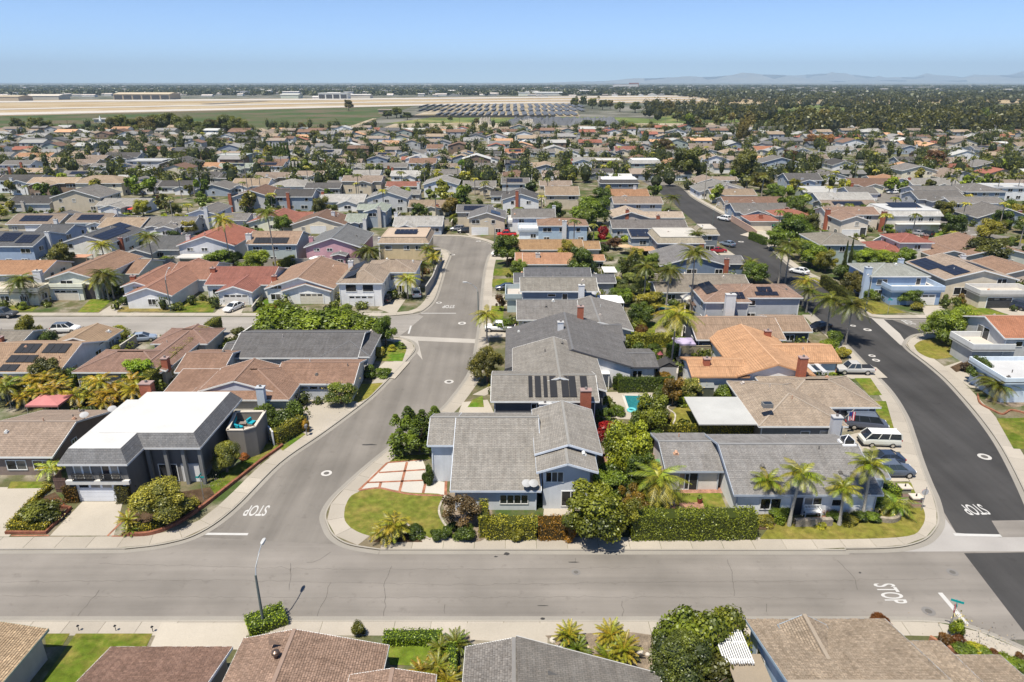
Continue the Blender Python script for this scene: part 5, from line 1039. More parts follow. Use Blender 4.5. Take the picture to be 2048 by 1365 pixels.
# near trees and shrubs, one by one
tree(840, 900, 4.1, 6.2, (.045, .075, .016), 'large dark juniper leaning over the pavement beside the brick banded driveway', 'spiky')
tree(683, 808, 2.3, 3.0, (.09, .125, .03), 'round oleander bush dotted with white blossom beside the concrete drive', 'fine', 'bush')
for i, (x, y, r) in enumerate([(548, 672, 4.3), (585, 668, 4.2), (622, 676, 4.4), (662, 672, 4.8), (704, 676, 4.2), (740, 682, 3.6)]):
    tree(x, y, r, 7.0 - .3 * i, (.075, .115, .02), f'{ORD[i]} tree from left in dense green row behind the slate grey roof', 'bush')
tree(772, 692, 2.0, 5.5, MD, 'slim leafy tree at right end of the dense green row')
tree(325, 1040, 2.9, 4.2, (.16, .165, .055), 'big olive yellow shrub in curved brick planter', 'fine', 'shrub')
tree(85, 1042, 2.0, 3.0, (.07, .085, .025), 'rounded dark pine-like shrub in the brick edged island bed', 'bush', 'shrub')
tree(455, 945, 1.7, 3.8, (.10, .12, .04), 'oval grey green shrub at the corner of the dark grey house', 'fine', 'shrub')
for i, (x, y, r, h, c) in enumerate([(535, 848, 1.9, 3.8, DK), (572, 858, 1.7, 3.4, DK), (590, 842, 1.5, 3.6, MD)]): tree(x, y, r, h, c, ['dark glossy shrub against the walled terrace', 'dark shrub between terrace and yellow hedge', 'tall dark shrub beside the concrete drive'][i], 'bush', 'shrub')
tree(612, 864, .55, 2.4, (.16, .12, .03), 'orange tinged column shrub at the mailbox', 'bush', 'shrub')
tree(486, 918, .8, 1.1, (.15, .06, .025), 'low rust coloured ball shrub on the verge', 'bush', 'shrub')
tree(925, 1058, 1.9, 3.5, (.062, .046, .042), 'bare brownish purple shrub in front of grey wall', 'open', 'shrub')
tree(1180, 1076, 3.1, 5.6, (.085, .105, .02), 'bushy yellow green tree in front of the gable wall')
tree(1240, 1072, 1.7, 4.6, (.10, .115, .03), 'reddish green shrub between bushy tree and tall hedge', 'open', 'shrub')
tree(1258, 1040, 1.4, 3.6, (.12, .085, .02), 'orange tipped shrub next to the feather palm', 'open', 'shrub')
tree(1252, 948, 2.5, 6.6, (.105, .14, .022), 'tall bright green tree in the side yard')
tree(1238, 912, 1.9, 3.4, MD, 'darker green tree behind the tall bright one')
tree(1228, 880, 2.3, 3.2, (.12, .005, .012), 'crimson bougainvillea beside the pool deck', 'bush', 'shrub')
tree(1205, 846, 1.3, 2.0, MD, 'leafy shrub at the corner of the pool deck', 'open', 'shrub')
tree(1300, 862, 2.1, 5.6, (.085, .11, .025), 'tall green tree beside the blue pool')
tree(1282, 860, 1.6, 3.6, DK, 'dark shrub left of the tall pool tree', 'bush', 'shrub')
tree(1344, 812, 1.5, 4.4, (.09, .065, .018), 'orange green tree at the corner of the pool hedge')
tree(1380, 800, 1.7, 3.2, (.13, .15, .06), 'white flowering oleander by the garden shed', 'fine', 'bush')
tree(1237, 782, 1.0, 3.6, DK, 'dark clipped bush at left end of pool hedge', 'bush', 'bush')
tree(1448, 800, 1.6, 2.8, MD, 'green shrub next to the dark shed', 'bush', 'shrub')
tree(975, 764, 2.6, 5.4, (.07, .075, .028), 'bronze green street tree on the right of the bend', 'fine')
tree(1352, 1318, 2.1, 6.2, (.075, .105, .022), 'tall bushy tree at the bottom edge left of white pergola', 'bush')
tree(1405, 1325, 2.3, 5.6, (.08, .11, .022), 'broad bushy tree between tall one and pergola', 'bush')
tree(1362, 1385, 2.4, 4.2, (.03, .04, .014), 'dark lower shrub mass at the bottom edge', 'bush', 'shrub')
tree(1415, 1392, 2.3, 3.8, (.035, .04, .015), 'dark flowering shrub beside white pergola', 'bush', 'shrub')
tree(1350, 1378, 2.4, 4.6, (.05, .07, .025), 'dark shrub below the large bottom edge tree', 'fine', 'shrub')
tree(1448, 1300, 1.9, 5.0, (.085, .11, .022), 'light green tree touching the shake roof', 'bush')
for i, (x, y, r, h, c) in enumerate([(95, 778, 2.6, 4.6, (.045, .05, .022)), (150, 770, 1.6, 3.4, MD), (65, 690, 2.0, 5.5, OL), (100, 695, 1.8, 3.6, DK), (190, 778, 1.7, 2.8, BR), (285, 775, 2.4, 4.4, (.10, .17, .02)), (240, 790, 1.5, 2.6, MD), (175, 685, 1.0, 3.6, PUR), (215, 690, 1.1, 4.0, PUR), (240, 680, 1.9, 3.4, (.12, .14, .04)), (130, 802, 1.4, 2.2, DK), (165, 806, 1.6, 2.2, DK), (215, 806, 1.3, 2.0, DK)]):
    tree(x, y, r, h, c, ['dark olive tree beside tan tiled gable', 'green shrub right of dark olive tree', 'feathery grey green tree by second street', 'low dark conifer by feathery tree', 'bright bush below brown roof', 'lime green tree beside long hedge', 'shrub between lime tree and palm thicket', 'small purple tree behind tan roof', 'purple plum tree beside flowering shrub', 'pale flowering shrub on second street', 'dark shrub beside pink canopy', 'dark flowering shrub under the yellow palms', 'low dark shrub near brick chimney'][i], 'round' if r > 1.9 else 'bush', 'tree' if r > 1.9 or i in (7, 8) else 'shrub')
for i, (x, y, r, h, c) in enumerate([(733, 754, 1.0, 2.4, DK), (712, 750, .8, 2.4, DK), (768, 752, 1.5, 1.5, MD), (742, 756, 1.2, 2.6, MD), (706, 772, 1.1, 1.6, DK), (758, 714, 1.2, 2.2, OL), (785, 702, 1.0, 1.2, YG), (806, 697, .9, 1.2, MD), (718, 1270, .65, 1.7, (.06, .07, .02)), (872, 1080, .7, 1.5, DK), (892, 1076, .7, 1.6, DK), (905, 1062, .6, 1.4, DK), (930, 1078, 1.2, 1.8, DK), (855, 968, .75, 3.3, DK), (1140, 1078, .9, 2.2, (.12, .07, .015)), (1035, 1075, 1.1, 2.2, (.14, .15, .03)), (785, 1078, 1.1, 1.5, DK), (830, 1072, 1.1, 1.5, DK), (775, 598, 1.2, 2.0, MD)]):
    tree(x, y, r, h, c, ['clipped dark bush at brown house corner', 'dark round bush by the grey garage', 'wide clipped bush at the drive edge', 'cloud pruned bush beside the path', 'ball bush next to white blossom bush', 'spiky shrub in the corner bed', 'yellow green mound in the corner bed', 'round shrub at corner bed kerb', 'lollipop shrub on the near pavement', 'first small ball shrub on the corner lawn edge', 'second small ball shrub on the corner lawn edge', 'third small ball shrub below bare shrub', 'dark mound under the bare shrub', 'tall clipped column beside driveway bands', 'orange clipped bush before the yellow hedge', 'rounded bush in front of the yellow hedge', 'dark shrub left under the corner palm', 'dark shrub right under the corner palm', 'shrub by the white corner house'][i], 'bush', 'shrub')
for i, (x, y, r, h, c) in enumerate([(1500, 1050, 1.1, 1.5, YG), (1530, 1048, 1.0, 1.2, OL), (1548, 1030, .9, 1.1, MD), (1640, 1052, .8, .7, YG), (1668, 1040, .9, 1.2, MD), (1700, 1046, 1.0, 1.1, OL), (1716, 1040, .9, 1.3, DK), (1742, 1040, 1.0, 1.1, MD), (1762, 1016, 1.1, 1.8, MD), (1600, 1012, 1.0, 1.2, DK), (1570, 1005, 1.0, 1.4, MD), (1690, 1008, 1.0, 1.6, DK)]):
    tree(x, y, r, h, c, ['yellow green shrub right of the tall hedge', 'olive shrub below shortest king palm', 'green shrub at lawn corner beside king palm', 'low yellow shrub under white bench', 'green shrub right of stone wall', 'olive shrub at foot of third king palm', 'dark shrub beside tallest king palm', 'green shrub left of stone ring planter', 'leafy shrub above stone ring planter', 'dark shrub under window left of bench', 'green shrub under left window', 'dark shrub behind third king palm'][i], 'bush', 'shrub')
for i, (x, y, r, h, c) in enumerate([(1215, 1010, 1.9, 4.0, MD), (1280, 985, 1.8, 4.6, DK), (1222, 965, 1.6, 3.2, DK), (1272, 1045, 1.6, 3.4, (.075, .055, .02)), (1225, 1062, 1.6, 3.6, DK), (1300, 1035, 1.3, 2.6, MD), (1168, 1058, 1.3, 2.6, DK)]):
    tree(x, y, r, h, c, ['green tree at the gable corner of side yard', 'dark tree between side yard and brick patio', 'dark shrub below the tall bright tree', 'reddish brown tree by the feather palm', 'dark tree behind the bushy front tree', 'green shrub behind tall hedge end', 'dark shrub in the gap of front hedges'][i], 'round' if r > 1.7 else 'bush')
# hedges near
hedge([(968, 1076), (968, 1040)], .9, 2.3, (.15, .16, .03), 'short yellow green hedge turning back to grey wall')
hedge([(975, 1072), (1070, 1072)], 1.5, 1.9, (.145, .155, .028), 'yellow green clipped hedge below the four pane window')
hedge([(1078, 1072), (1128, 1072)], 1.6, 1.9, (.13, .075, .016), 'orange hedge right of the yellow green one')
hedge([(1262, 1072), (1382, 1072), (1504, 1070)], 1.7, 2.7, (.105, .135, .024), 'long tall green hedge along the near pavement', 260)
hedge([(1236, 784), (1345, 783)], .9, 2.2, (.055, .085, .018), 'dark green hedge behind the blue pool')
hedge([(1285, 905), (1320, 902)], .9, 2.6, DK, 'dark hedge closing the brick patio')
hedge([(1322, 872), (1640, 868)], .6, 1.6, (.16, .17, .03), 'thin yellow hedge along the white house roof', 120)
hedge([(296, 796), (350, 745), (400, 700), (440, 668)], 1.5, 3.2, (.12, .135, .025), 'long clipped hedge running up beside brown roofs', 130)
hedge([(552, 890), (606, 858)], 1.3, 1.9, (.12, .13, .025), 'yellow green hedge at the white gate')
hedge([(20, 1058), (98, 1058)], .8, .7, (.16, .16, .03), 'low clipped hedge at the front of the island bed')
hedge([(24, 1054), (64, 1010), (100, 978)], .6, .6, (.16, .16, .03), 'low clipped hedge along the left drive')
hedge([(262, 1062), (300, 1060), (345, 1040), (395, 1008)], .8, .6, (.15, .15, .03), 'low curved hedge inside the brick planter')
hedge([(770, 1284), (882, 1283)], 1.1, .8, (.085, .14, .022), 'boxy clipped hedge on the near pavement')
hedge([(498, 1262), (568, 1236)], 2.0, .9, (.10, .155, .022), 'wedge of clipped hedge at the lamp post')
hedge([(905, 1365), (905, 1310)], .7, 1.2, (.085, .14, .022), 'short clipped hedge beside bottom palms')
hedge([(1252, 694), (1348, 692)], 1.6, 2.2, (.14, .16, .03), 'bushy yellow green hedge behind slate gable house')
hedge([(1340, 720), (1362, 700)], 1.6, 2.4, (.10, .15, .025), 'rounded hedge by the garden palm')
hedge([(1556, 1050), (1580, 1015)], .9, .9, (.10, .15, .025), 'low hedge beside the king palm')
hedge([(1770, 985), (1790, 1000)], 1.2, 1.2, (.10, .15, .025), 'low hedge at the parked dark crossover')
hedge([(1200, 578), (1245, 578)], 1.0, 2.0, DK, 'dark hedge behind the charcoal roof')
hedge([(1645, 570), (1700, 610)], 1.4, 2.2, (.05, .06, .02), 'dark hedge along the avenue bank')
hedge([(1500, 478), (1530, 490)], 1.2, 2.0, MD, 'hedge beside the pink garden wall')
hedge([(250, 500), (305, 498)], 1.2, 2.0, (.12, .17, .03), 'light green hedge left of charcoal gable')
hedge([(600, 520), (575, 535), (560, 540)], 1.2, 2.2, (.11, .14, .03), 'hedge between green and pink houses')
hedge([(146, 470), (190, 458)], 1.2, 1.6, MD, 'low hedge by the cream roof')
# box bushes by the garage
for i, (x, y, h) in enumerate([(150, 1000, 1.9), (254, 1002, 2.0)]): hedge([(x - 12, y), (x + 12, y)], 1.3, h, (.09, .055, .02) if i == 0 else (.05, .05, .015), ['reddish box clipped bush left of white garage door', 'dark box clipped bush right of white garage door'][i])
for i, (x, y) in enumerate([(327, 950), (366, 950), (403, 955)]): hedge([(x - 6, y), (x + 6, y)], .8, 1.2, (.12, .12, .03), f'{ORD[i]} of three small box bushes before the dark columns', size=.09)
# palms near
KG = (.085, .105, .017)
for i, (x, y, h, s, ln) in enumerate([(1525, 1022, 3.6, .85, .03), (1578, 1052, 6.2, 1.05, .08), (1678, 1050, 4.2, .9, .06), (1724, 1036, 6.2, 1.05, .05)]):
    palm(x, y, h, KG, ['shortest king palm left of white bench', 'tall king palm leaning over the grey roof', 'king palm right of white bench', 'tall king palm by the wicker screen'][i], 'king', 13, s, ln, tcol=(.36, .34, .3))
palm(1785, 1025, 1.0, (.09, .13, .03), 'low feather palm in the stone ring planter', 'queen', 16, .75)
palm(1312, 1012, 3.2, (.11, .13, .03), 'feather palm in the back lawn beside tall hedge', 'queen', 20, 1.1)
palm(790, 1076, 1.4, (.115, .12, .024), 'yellow green pygmy date palm on the corner lawn', 'cane', 34, 1.1)
palm(768, 1080, .9, (.105, .11, .024), 'smaller pygmy palm left on the corner lawn', 'cane', 24, .95)
palm(974, 686, 5.0, (.13, .14, .03), 'street palm at the right kerb beyond the bend', 'queen', 16, .95)
palm(108, 962, 1.6, (.13, .16, .04), 'small palm beside the brown stucco house', 'cane', 18, 1.1)
palm(260, 1058, 1.0, (.13, .14, .04), 'sago palm in the curved planter', 'sago', 26, 1.2, name='sago_palm')
palm(264, 1066, .25, (.07, .10, .03), 'low sago palm at the planter edge', 'sago', 24, 1.0, name='sago_palm')
SG = (.125, .13, .024)
for i, (x, y, h, c, s) in enumerate([(912, 1298, .5, (.055, .075, .02), 1.25), (882, 1305, .3, (.07, .09, .02), 1.1), (1137, 1284, .6, SG, 1.25), (1152, 1306, .3, (.06, .09, .02), 1.2), (1220, 1290, .9, SG, 1.35), (1246, 1318, .8, (.12, .125, .024), 1.45), (1216, 1326, .4, (.08, .10, .02), 1.35), (876, 1352, .7, (.08, .085, .02), 1.4), (846, 1360, .5, (.12, .115, .024), 1.3), (895, 1375, .6, (.115, .11, .024), 1.3)]):
    palm(x, y, h, c, ['dark sago palm right of clipped hedge', 'smaller dark sago behind clipped hedge', 'yellow sago palm alone in gravel', 'dark sago below the yellow one', 'highest yellow sago in gravel group', 'largest sago with ring in gravel group', 'dark sago at front of gravel group', 'olive sago beside bottom lawn', 'yellow sago at bottom lawn corner', 'yellow sago at bottom edge'][i], 'sago', 40, s, name='sago_palm')
pr = random.Random(4)
for i in range(36):
    x, y = pr.uniform(0, 285), pr.uniform(808, 828) if i % 2 else pr.uniform(796, 812); 
    palm(x, y, pr.uniform(1.6, 3.2), pr.choice([(.13, .12, .02), (.105, .11, .02), (.125, .10, .02), (.075, .095, .02)]), 'yellow cane palm in the thicket behind the brown house', 'cane', 15, 1.3, group='cane palms of the yellow thicket')
QG = (.06, .075, .019); QD = (.045, .055, .017)
PL = [(58, 612, 5.5, 1.1, 'front yard palm beside cream balcony', 1), (50, 612, 4.5, 1.0, 'shorter front yard palm near cream balcony', 1), (78, 608, 3.0, .8, 'small palm by the cream porch', 1), (218, 600, 5.5, 1.2, 'bushy palm before the arched entry', 1), (228, 598, 4.5, 1.1, 'second palm before the arched entry', 1), (208, 598, 4.0, 1.1, 'low palm before the arched entry', 1), (214, 540, 6.0, 1.2, 'dark palm behind the arched house', 1), (310, 540, 8.0, 1.25, 'broad-headed palm behind red-brown tiles', 1), (462, 535, 11.5, 1.2, 'tall palm rising before red tile gable', 1), (553, 545, 14.0, 1.25, 'tallest thin palm before the grey green house', 1),
      (816, 598, 4.2, 1.1, 'palm between parked cars at the corner house', 1), (845, 560, 3.6, 1.0, 'palm inside the corner garden wall', 1), (868, 545, 3.6, .9, 'palm leaning over corner wall', 1), (858, 530, 4.0, 1.0, 'palm before the tan two-storey house', 1), (742, 530, 3.6, 1.2, 'thick palm beside the pink house', 1), (725, 528, 3.0, 1.0, 'small palm behind the pink house', 1), (690, 602, 1.5, .8, 'dwarf palm under the corner windows', 1), (728, 606, 1.5, .7, 'dwarf palm at the corner garage', 1),
      (1652, 668, 6.2, 1.35, 'left palm of the pair on the avenue verge', 1), (1690, 690, 7.0, 1.35, 'right palm of the pair on the avenue verge', 1), (1612, 625, 4.2, 1.0, 'palm in front of the blue arrays house', 1), (1605, 612, 5.0, 1.0, 'second palm at the blue arrays house', 1), (1556, 570, 7.5, 1.0, 'slim palm across the avenue', 1), (1570, 566, 8.5, 1.1, 'taller slim palm across the avenue', 1), (1380, 630, 12.0, 1.3, 'tall palm beside the gazebo pool', 1), (1342, 738, 9.0, 1.4, 'tall garden palm over the lilac canopy', 1), (1330, 635, 9.0, 1.1, 'palm left of the gazebo pool', 1), (1390, 520, 6.5, 1.0, 'palm behind dark flat roof house', 1), (1288, 600, 7.0, 1.1, 'back garden palm near blue grey house', 1), (1332, 600, 6.0, 1.0, 'second back garden palm near blue grey house', 1),
      (1340, 425, 5.0, 1.3, 'avenue palm with yellow dead fronds', 1), (1812, 800, 2.2, .0, '', 0), (1975, 785, 2.0, .8, 'small palm in the walled planter', 1), (1990, 800, 2.2, .9, 'second small palm in the walled planter', 1), (1500, 550, 3.0, .9, 'garden palm beside the avenue kerb', 1), (500, 300, 0, 0, '', 0), (498, 400, 16.0, .9, 'very tall fan palm beyond the white balcony house', 2), (390, 395, 10.0, .9, 'tall fan palm before the teal gable', 2), (700, 345, 9.0, .9, 'fan palm above the pale-green roof', 2), (1408, 400, 16.0, .75, 'very tall fan palm right of the avenue', 2), (1990, 400, 9.0, 1.0, 'fan palm before the white modern house', 2), (2030, 400, 9.0, 1.0, 'fan palm at right edge before modern house', 2), (1905, 390, 8.0, 1.0, 'fan palm beside modern house', 2)]
for (x, y, h, s, lb, k) in PL:
    if k == 1: palm(x, y, h, R.choice([QG, QG, QD, (.13, .14, .03)]), lb, 'queen', 15, s, R.uniform(0, .06), near=True)
    elif k == 2: palm(x, y, h, (.07, .085, .03), lb, 'fan', s=s)
# trees of the middle distance
ML = [(1182, 452, 6.0, 9.0, MD, 'large broad tree behind the brown hip roof', 'round'), (1200, 420, 4.5, 8.0, DK, 'dark tree beyond the large broad tree', 'round'), (518, 545, 3.4, 5.2, (.11, .16, .025), 'bright round headed tree in back garden', 'fine'), (440, 540, 3.2, 4.6, MD, 'dark green tree below red tile gable', 'round'), (470, 532, 2.2, 3.6, DK, 'dark tree right of the tall palm', 'round'), (1508, 565, 3.0, 4.6, (.06, .10, .022), 'round street tree by the avenue', 'fine'), (1582, 490, 5.6, 8.5, (.05, .085, .018), 'big dense tree at the avenue corner', 'round'), (1548, 500, 3.0, 5.0, MD, 'lower tree beside big corner tree', 'round'), (1600, 520, 3.4, 5.5, (.1, .14, .025), 'light tree below big corner tree', 'round'), (1625, 535, 3.6, 6.0, MD, 'leafy tree leaning on the grey green house', 'round'), (1650, 545, 2.6, 5.5, OL, 'olive tree by avenue bank', 'round'), (1730, 545, 4.0, 5.5, (.10, .155, .025), 'left half of wide flat headed tree', 'fine'), (1762, 548, 4.0, 5.5, (.10, .15, .025), 'right half of wide flat headed tree', 'fine'), (1682, 560, 2.2, 4.6, DK, 'dark tree at foot of cypress', 'bush'), (1700, 590, 2.4, 5.0, (.06, .06, .025), 'dark shrubby tree beside blue house', 'round'), (1810, 535, 2.6, 4.6, MD, 'tree before the stepped red roofs', 'round'), (1965, 530, 5.0, 7.0, (.045, .055, .022), 'large dark tree before the wide brown roof', 'round'), (1978, 480, 3.6, 6.0, OL, 'olive tree near upper side street', 'round'), (1885, 685, 3.4, 5.6, (.10, .15, .03), 'left stem of flowering tree on corner lawn', 'fine'), (1915, 680, 3.6, 5.8, (.10, .15, .03), 'right stem of flowering tree on corner lawn', 'fine'), (1818, 610, 2.4, 3.6, MD, 'green bush at the white deck garage', 'round'), (1940, 745, 1.8, 3.4, (.04, .03, .04), 'dark plum shrub at the drive', 'bush'), (1955, 770, 1.8, 4.4, DK, 'small magnolia in the walled planter', 'round'), (1268, 560, 4.0, 7.0, (.03, .045, .015), 'dark cedar in the back gardens', 'spiky'), (1262, 590, 3.0, 4.6, GGR, 'grey green round tree in the back gardens', 'fine'), (1240, 610, 2.4, 3.4, MD, 'green tree beside white patio cover', 'round'), (1300, 625, 2.6, 4.0, OL, 'olive garden tree near green pool', 'round'), (1278, 650, 2.4, 4.2, DK, 'dark tree behind grey hip roof', 'round'), (1206, 478, 1.9, 4.6, (.14, .004, .016), 'magenta bougainvillea between middle gardens', 'bush'), (1230, 500, 2.2, 3.4, (.07, .04, .04), 'purple leaved garden tree', 'round'), (1036, 556, 2.0, 4.2, (.07, .11, .025), 'tree in front of the charcoal roof', 'round'), (1000, 622, 1.2, 3.6, RST, 'rust shrub near the roof deck', 'open'), (1005, 660, 2.0, 2.6, MD, 'rounded shrubs by white pickup', 'bush'), (1370, 360, 6.5, 15.0, (.05, .065, .025), 'towering tree left of the avenue head', 'round'), (1490, 365, 6.0, 14.0, (.055, .065, .025), 'towering tree right of the avenue', 'round'), (1520, 385, 5.5, 8.0, (.07, .07, .025), 'broad olive tree beyond the avenue', 'round'), (1545, 400, 4.0, 6.0, MD, 'tree behind the white roof', 'round'), (905, 432, 3.0, 6.0, (.09, .075, .03), 'bronze tree left of the array house', 'round'), (380, 470, 2.2, 4.2, OL, 'olive tree beside white balcony house', 'round'), (350, 485, 2.0, 3.4, DK, 'dark tree below garage gable', 'round'), (1580, 330, 5.0, 8.0, PUR, 'purple leaved tree in far rows', 'round'), (1868, 335, 5.5, 9.0, (.09, .05, .05), 'pink flowering tree in far right rows', 'round'), (1622, 292, 5.5, 8.0, (.13, .075, .07), 'first dull pink tree far right', 'round'), (1650, 292, 5.5, 8.0, (.13, .08, .07), 'second dull pink tree far right', 'round'), (1327, 312, 6.5, 10.0, (.04, .03, .025), 'near black tree in far rows', 'round'), (1012, 345, 4.5, 7.0, (.035, .03, .028), 'dark bronze tree before dormered house', 'round'), (922, 345, 3.0, 6.0, (.06, .12, .025), 'green ball tree in fourth row', 'round'), (1740, 600, 1.6, 3.0, MD, 'bush beside blue chimney', 'bush'), (1480, 640, 1.8, 2.6, MD, 'shrub behind dark walled house', 'bush'), (1655, 705, 1.8, 2.8, BR, 'bush beside the orange roof end', 'bush'), (1668, 690, 1.6, 3.2, MD, 'bush under the avenue palms', 'bush'), (1685, 715, 1.4, 2.2, OL, 'olive shrub by silver pickup', 'bush')]
for (x, y, r, h, c, lb, k) in ML: tree(x, y, r, h, c, lb, k)
for i, (x, h) in enumerate([(1683, 9.5), (1693, 10.0)]): tree(x, 560, .85, h, (.02, .032, .014), ['left of the twin thin cypresses', 'right of the twin thin cypresses'][i], 'cone')
for i in range(7): tree(538 + i * 6.5, 318, 2.2, 9.5, DK, f'{ORD[i]} cypress of the dark clump left of centre', 'cone')
for i in range(4): tree(585 + i * 7, 355, 1.5, 8.0, DK, f'{ORD[i]} cypress of the thin group in the fifth row', 'cone')
# scattered garden greenery between the roofs
vr = random.Random(21)
def clear(x, y, m): return free(x - m, x + m, y - m, y + m)
def off_road(x, y):
    for line in (bl, br, bln, brn, dl, drn, drs):
        for p in line[::3]:
            if (p[0] - x) ** 2 + (p[1] - y) ** 2 < 30: return False
    if YC0 - 2 < y < YC1 + 2 and x < 0: return False
    if YS0 - 2 < y < YS1 + 2 and x < 5: return False
    if YE0 - 2 < y < YE1 + 2 and x > 60: return False
    for a, b2 in ((dl, drn), (dl, drs)):
        la = min(a, key=lambda p: abs(p[1] - y)); lb = min(b2, key=lambda p: abs(p[1] - y))
        if abs(la[1] - y) < 8 and abs(lb[1] - y) < 8 and la[0] - 4 < x < lb[0] + 4: return False
    la = min(bl + bln, key=lambda p: abs(p[1] - y)); lb = min(br + brn, key=lambda p: abs(p[1] - y))
    if y < YS1 and la[0] - 4 < x < lb[0] + 4: return False
    return True
GC = [MD, DK, BR, OL, (.08, .12, .03), (.05, .08, .02), (.12, .14, .03), (.06, .07, .025)]
n_t = n_s = n_p = 0
while n_s < 210:
    y = vr.uniform(75, 260); x = vr.uniform(-.78 * y, .78 * y)
    if clear(x, y, .7) and off_road(x, y) and y > YF + 12:
        tree(0, 0, vr.uniform(.8, 1.7), vr.uniform(1.3, 3.0), vr.choice(GC + [RST, (.09, .065, .02)]), 'small garden shrub among the fences and patios of the middle blocks', 'farbush' if y > 150 else 'bush', 'shrub', 'garden shrubs of the middle blocks', (x, y)); n_s += 1
while n_t < 150:
    y = vr.uniform(150, 330) if n_t < 120 else vr.uniform(250, 420); x = vr.uniform(-.78 * y, .78 * y)
    if clear(x, y, 1.2) and off_road(x, y):
        r = vr.uniform(1.8, 3.6); tree(0, 0, r, r * vr.uniform(1.6, 2.4), vr.choice(GC), 'leafy garden tree standing between the roofs of the far rows', 'far' if y > 230 else 'round', 'tree', 'garden trees of the far rows', (x, y)); n_t += 1
while n_p < 150:
    y = vr.uniform(170, 520); x = vr.uniform(-.78 * y, .78 * y)
    if clear(x, y, .6) and off_road(x, y):
        palm(0, 0, vr.uniform(4, 9), vr.choice([QG, QD, (.12, .13, .03)]), 'slender garden palm rising between the far roofs', 'queen', s=vr.uniform(.8, 1.2), near=False, group='palms of the far rows', world_xy=(x, y)); n_p += 1
# tree masses: too many to count
def mass(name, spots, seed, leaf=.9, n=46):
    rg = np.random.default_rng(seed); cs, ns, cores, cl = [], [], [], []
    for (x, y, r, h) in spots:
        cl.append(np.full(n, rg.uniform(0, 1)))
        d = rg.normal(size=(n, 3)); d /= np.linalg.norm(d, axis=1, keepdims=True); d[:, 2] = np.abs(d[:, 2]) * .95 - .15
        lump = 1 + .3 * np.sin(d[:, :1] * 5 + x) * np.cos(d[:, 1:2] * 4 + y) + rg.normal(0, .12, (n, 1))
        cs.append(np.array([x, y, h * .42]) + d * lump * np.array([r, r, h * .58])); ns.append(d + rg.normal(0, .35, (n, 3)))
        cores.append(((x, y, h * .42), (r * .6, r * .6, h * .36)))
    return stuff(mk(name, leaf_mesh(name, np.concatenate(cs), np.concatenate(ns), leaf, seed, 1.3, cores, np.concatenate(cl)), None, None))
mr = random.Random(5); sp = []
while len(sp) < 1900:                                  # greenery between the last rows
    y = 285 + 415 * mr.random(); x = mr.uniform(-.8 * y, .8 * y)
    if clear(x, y, 1.0): r = mr.uniform(1.5, 4.4); sp.append((x, y, r, mr.uniform(3.5, 10) * (.7 + r * .1)))
m_ = mass('distant_greenery', sp, 1, .6, 100); m_.color = (.046, .058, .017, 1)
sp = []
while len(sp) < 620:
    y = mr.uniform(78, 250); x = mr.uniform(-.78 * y, .78 * y)
    if clear(x, y, .35) and off_road(x, y) and not clear(x, y, 2.4): r = mr.uniform(.5, 1.3); sp.append((x, y, r, r * mr.uniform(1.2, 2.6)))
m_ = mass('garden_greenery', sp, 6, .3, 80); m_.color = (.06, .08, .022, 1)
sp = []
while len(sp) < 1250:                                 # the wooded golf course on the right
    px_ = mr.uniform(1290, 2300); py_ = 200 + 72 * mr.random() ** .9
    if px_ < 1420 and (py_ < 211 or py_ > 244): continue
    if 1540 < px_ < 1700 and 222 < py_ < 238 and mr.random() < .85: continue
    if px_ < 1560 and py_ > 246: continue
    if math.sin(px_ * .021 + py_ * .35) + .8 * math.sin(px_ * .047 - py_ * .22 + 1.3) + .5 * math.sin(px_ * .09 + py_ * .5) < -.25 and py_ > 208: continue
    p = G(px_, py_); r = mr.uniform(4, 9.5); sp.append((p.x, p.y, r, r * mr.uniform(1.3, 2.4)))
m_ = mass('golf_course_woods', sp, 2, 1.7, 60); m_.color = (.038, .042, .016, 1)
sp = []
for i in range(9000):                                 # the plain out to the horizon
    y = 1750 * (4.8 ** (mr.random() ** 1.1)); x = mr.uniform(-.85 * y, .85 * y)
    if y < 2350 and x < 500: continue
    r = mr.uniform(6, 14) * (1 + y / 5000); sp.append((x, y, r, mr.uniform(7, 15)))
m_ = mass('distant_woods', sp, 3, 6.5, 16); m_.color = (.03, .036, .02, 1)
# clumps that can be told apart beyond the last roofs
BT = []
for x, y, r, h in [(225, 268, 7, 14), (245, 266, 8, 15), (268, 268, 7, 13), (295, 268, 8, 15), (318, 266, 9, 16), (345, 264, 8, 17), (370, 270, 9, 16), (408, 272, 8, 12), (432, 268, 9, 13), (455, 268, 10, 16), (478, 270, 8, 14), (35, 262, 6, 12), (75, 264, 7, 13), (95, 266, 6, 11), (603, 266, 5, 9), (698, 222, 7, 17), (775, 238, 6, 10), (793, 236, 8, 13), (815, 240, 6, 9), (630, 282, 5, 8), (900, 243, 3, 6), (953, 250, 3, 7), (1040, 249, 3, 5), (860, 280, 6, 9), (875, 284, 6, 9), (500, 282, 5, 8), (1175, 262, 6, 10), (1200, 262, 6, 9), (1150, 216, 8, 17), (1165, 214, 7, 18), (1185, 218, 8, 17), (1205, 220, 8, 16), (1220, 218, 7, 14), (1240, 224, 8, 15), (1270, 226, 9, 16), (1310, 226, 8, 18), (1335, 230, 9, 19), (1260, 268, 6, 10), (1300, 270, 6, 9), (1340, 275, 6, 9), (1485, 290, 4.5, 18), (1400, 268, 6, 8)]:
    BT.append((x, y, r, h))
for i, (x, y, r, h) in enumerate(BT):
    tree(x, y, r, h, mr.choice([(.05, .055, .022), (.04, .055, .018), (.065, .06, .028), (.06, .075, .022)]), 'tall dark tree on the edge of the open fields beyond the houses', 'round', 'tree', 'trees edging the fields')
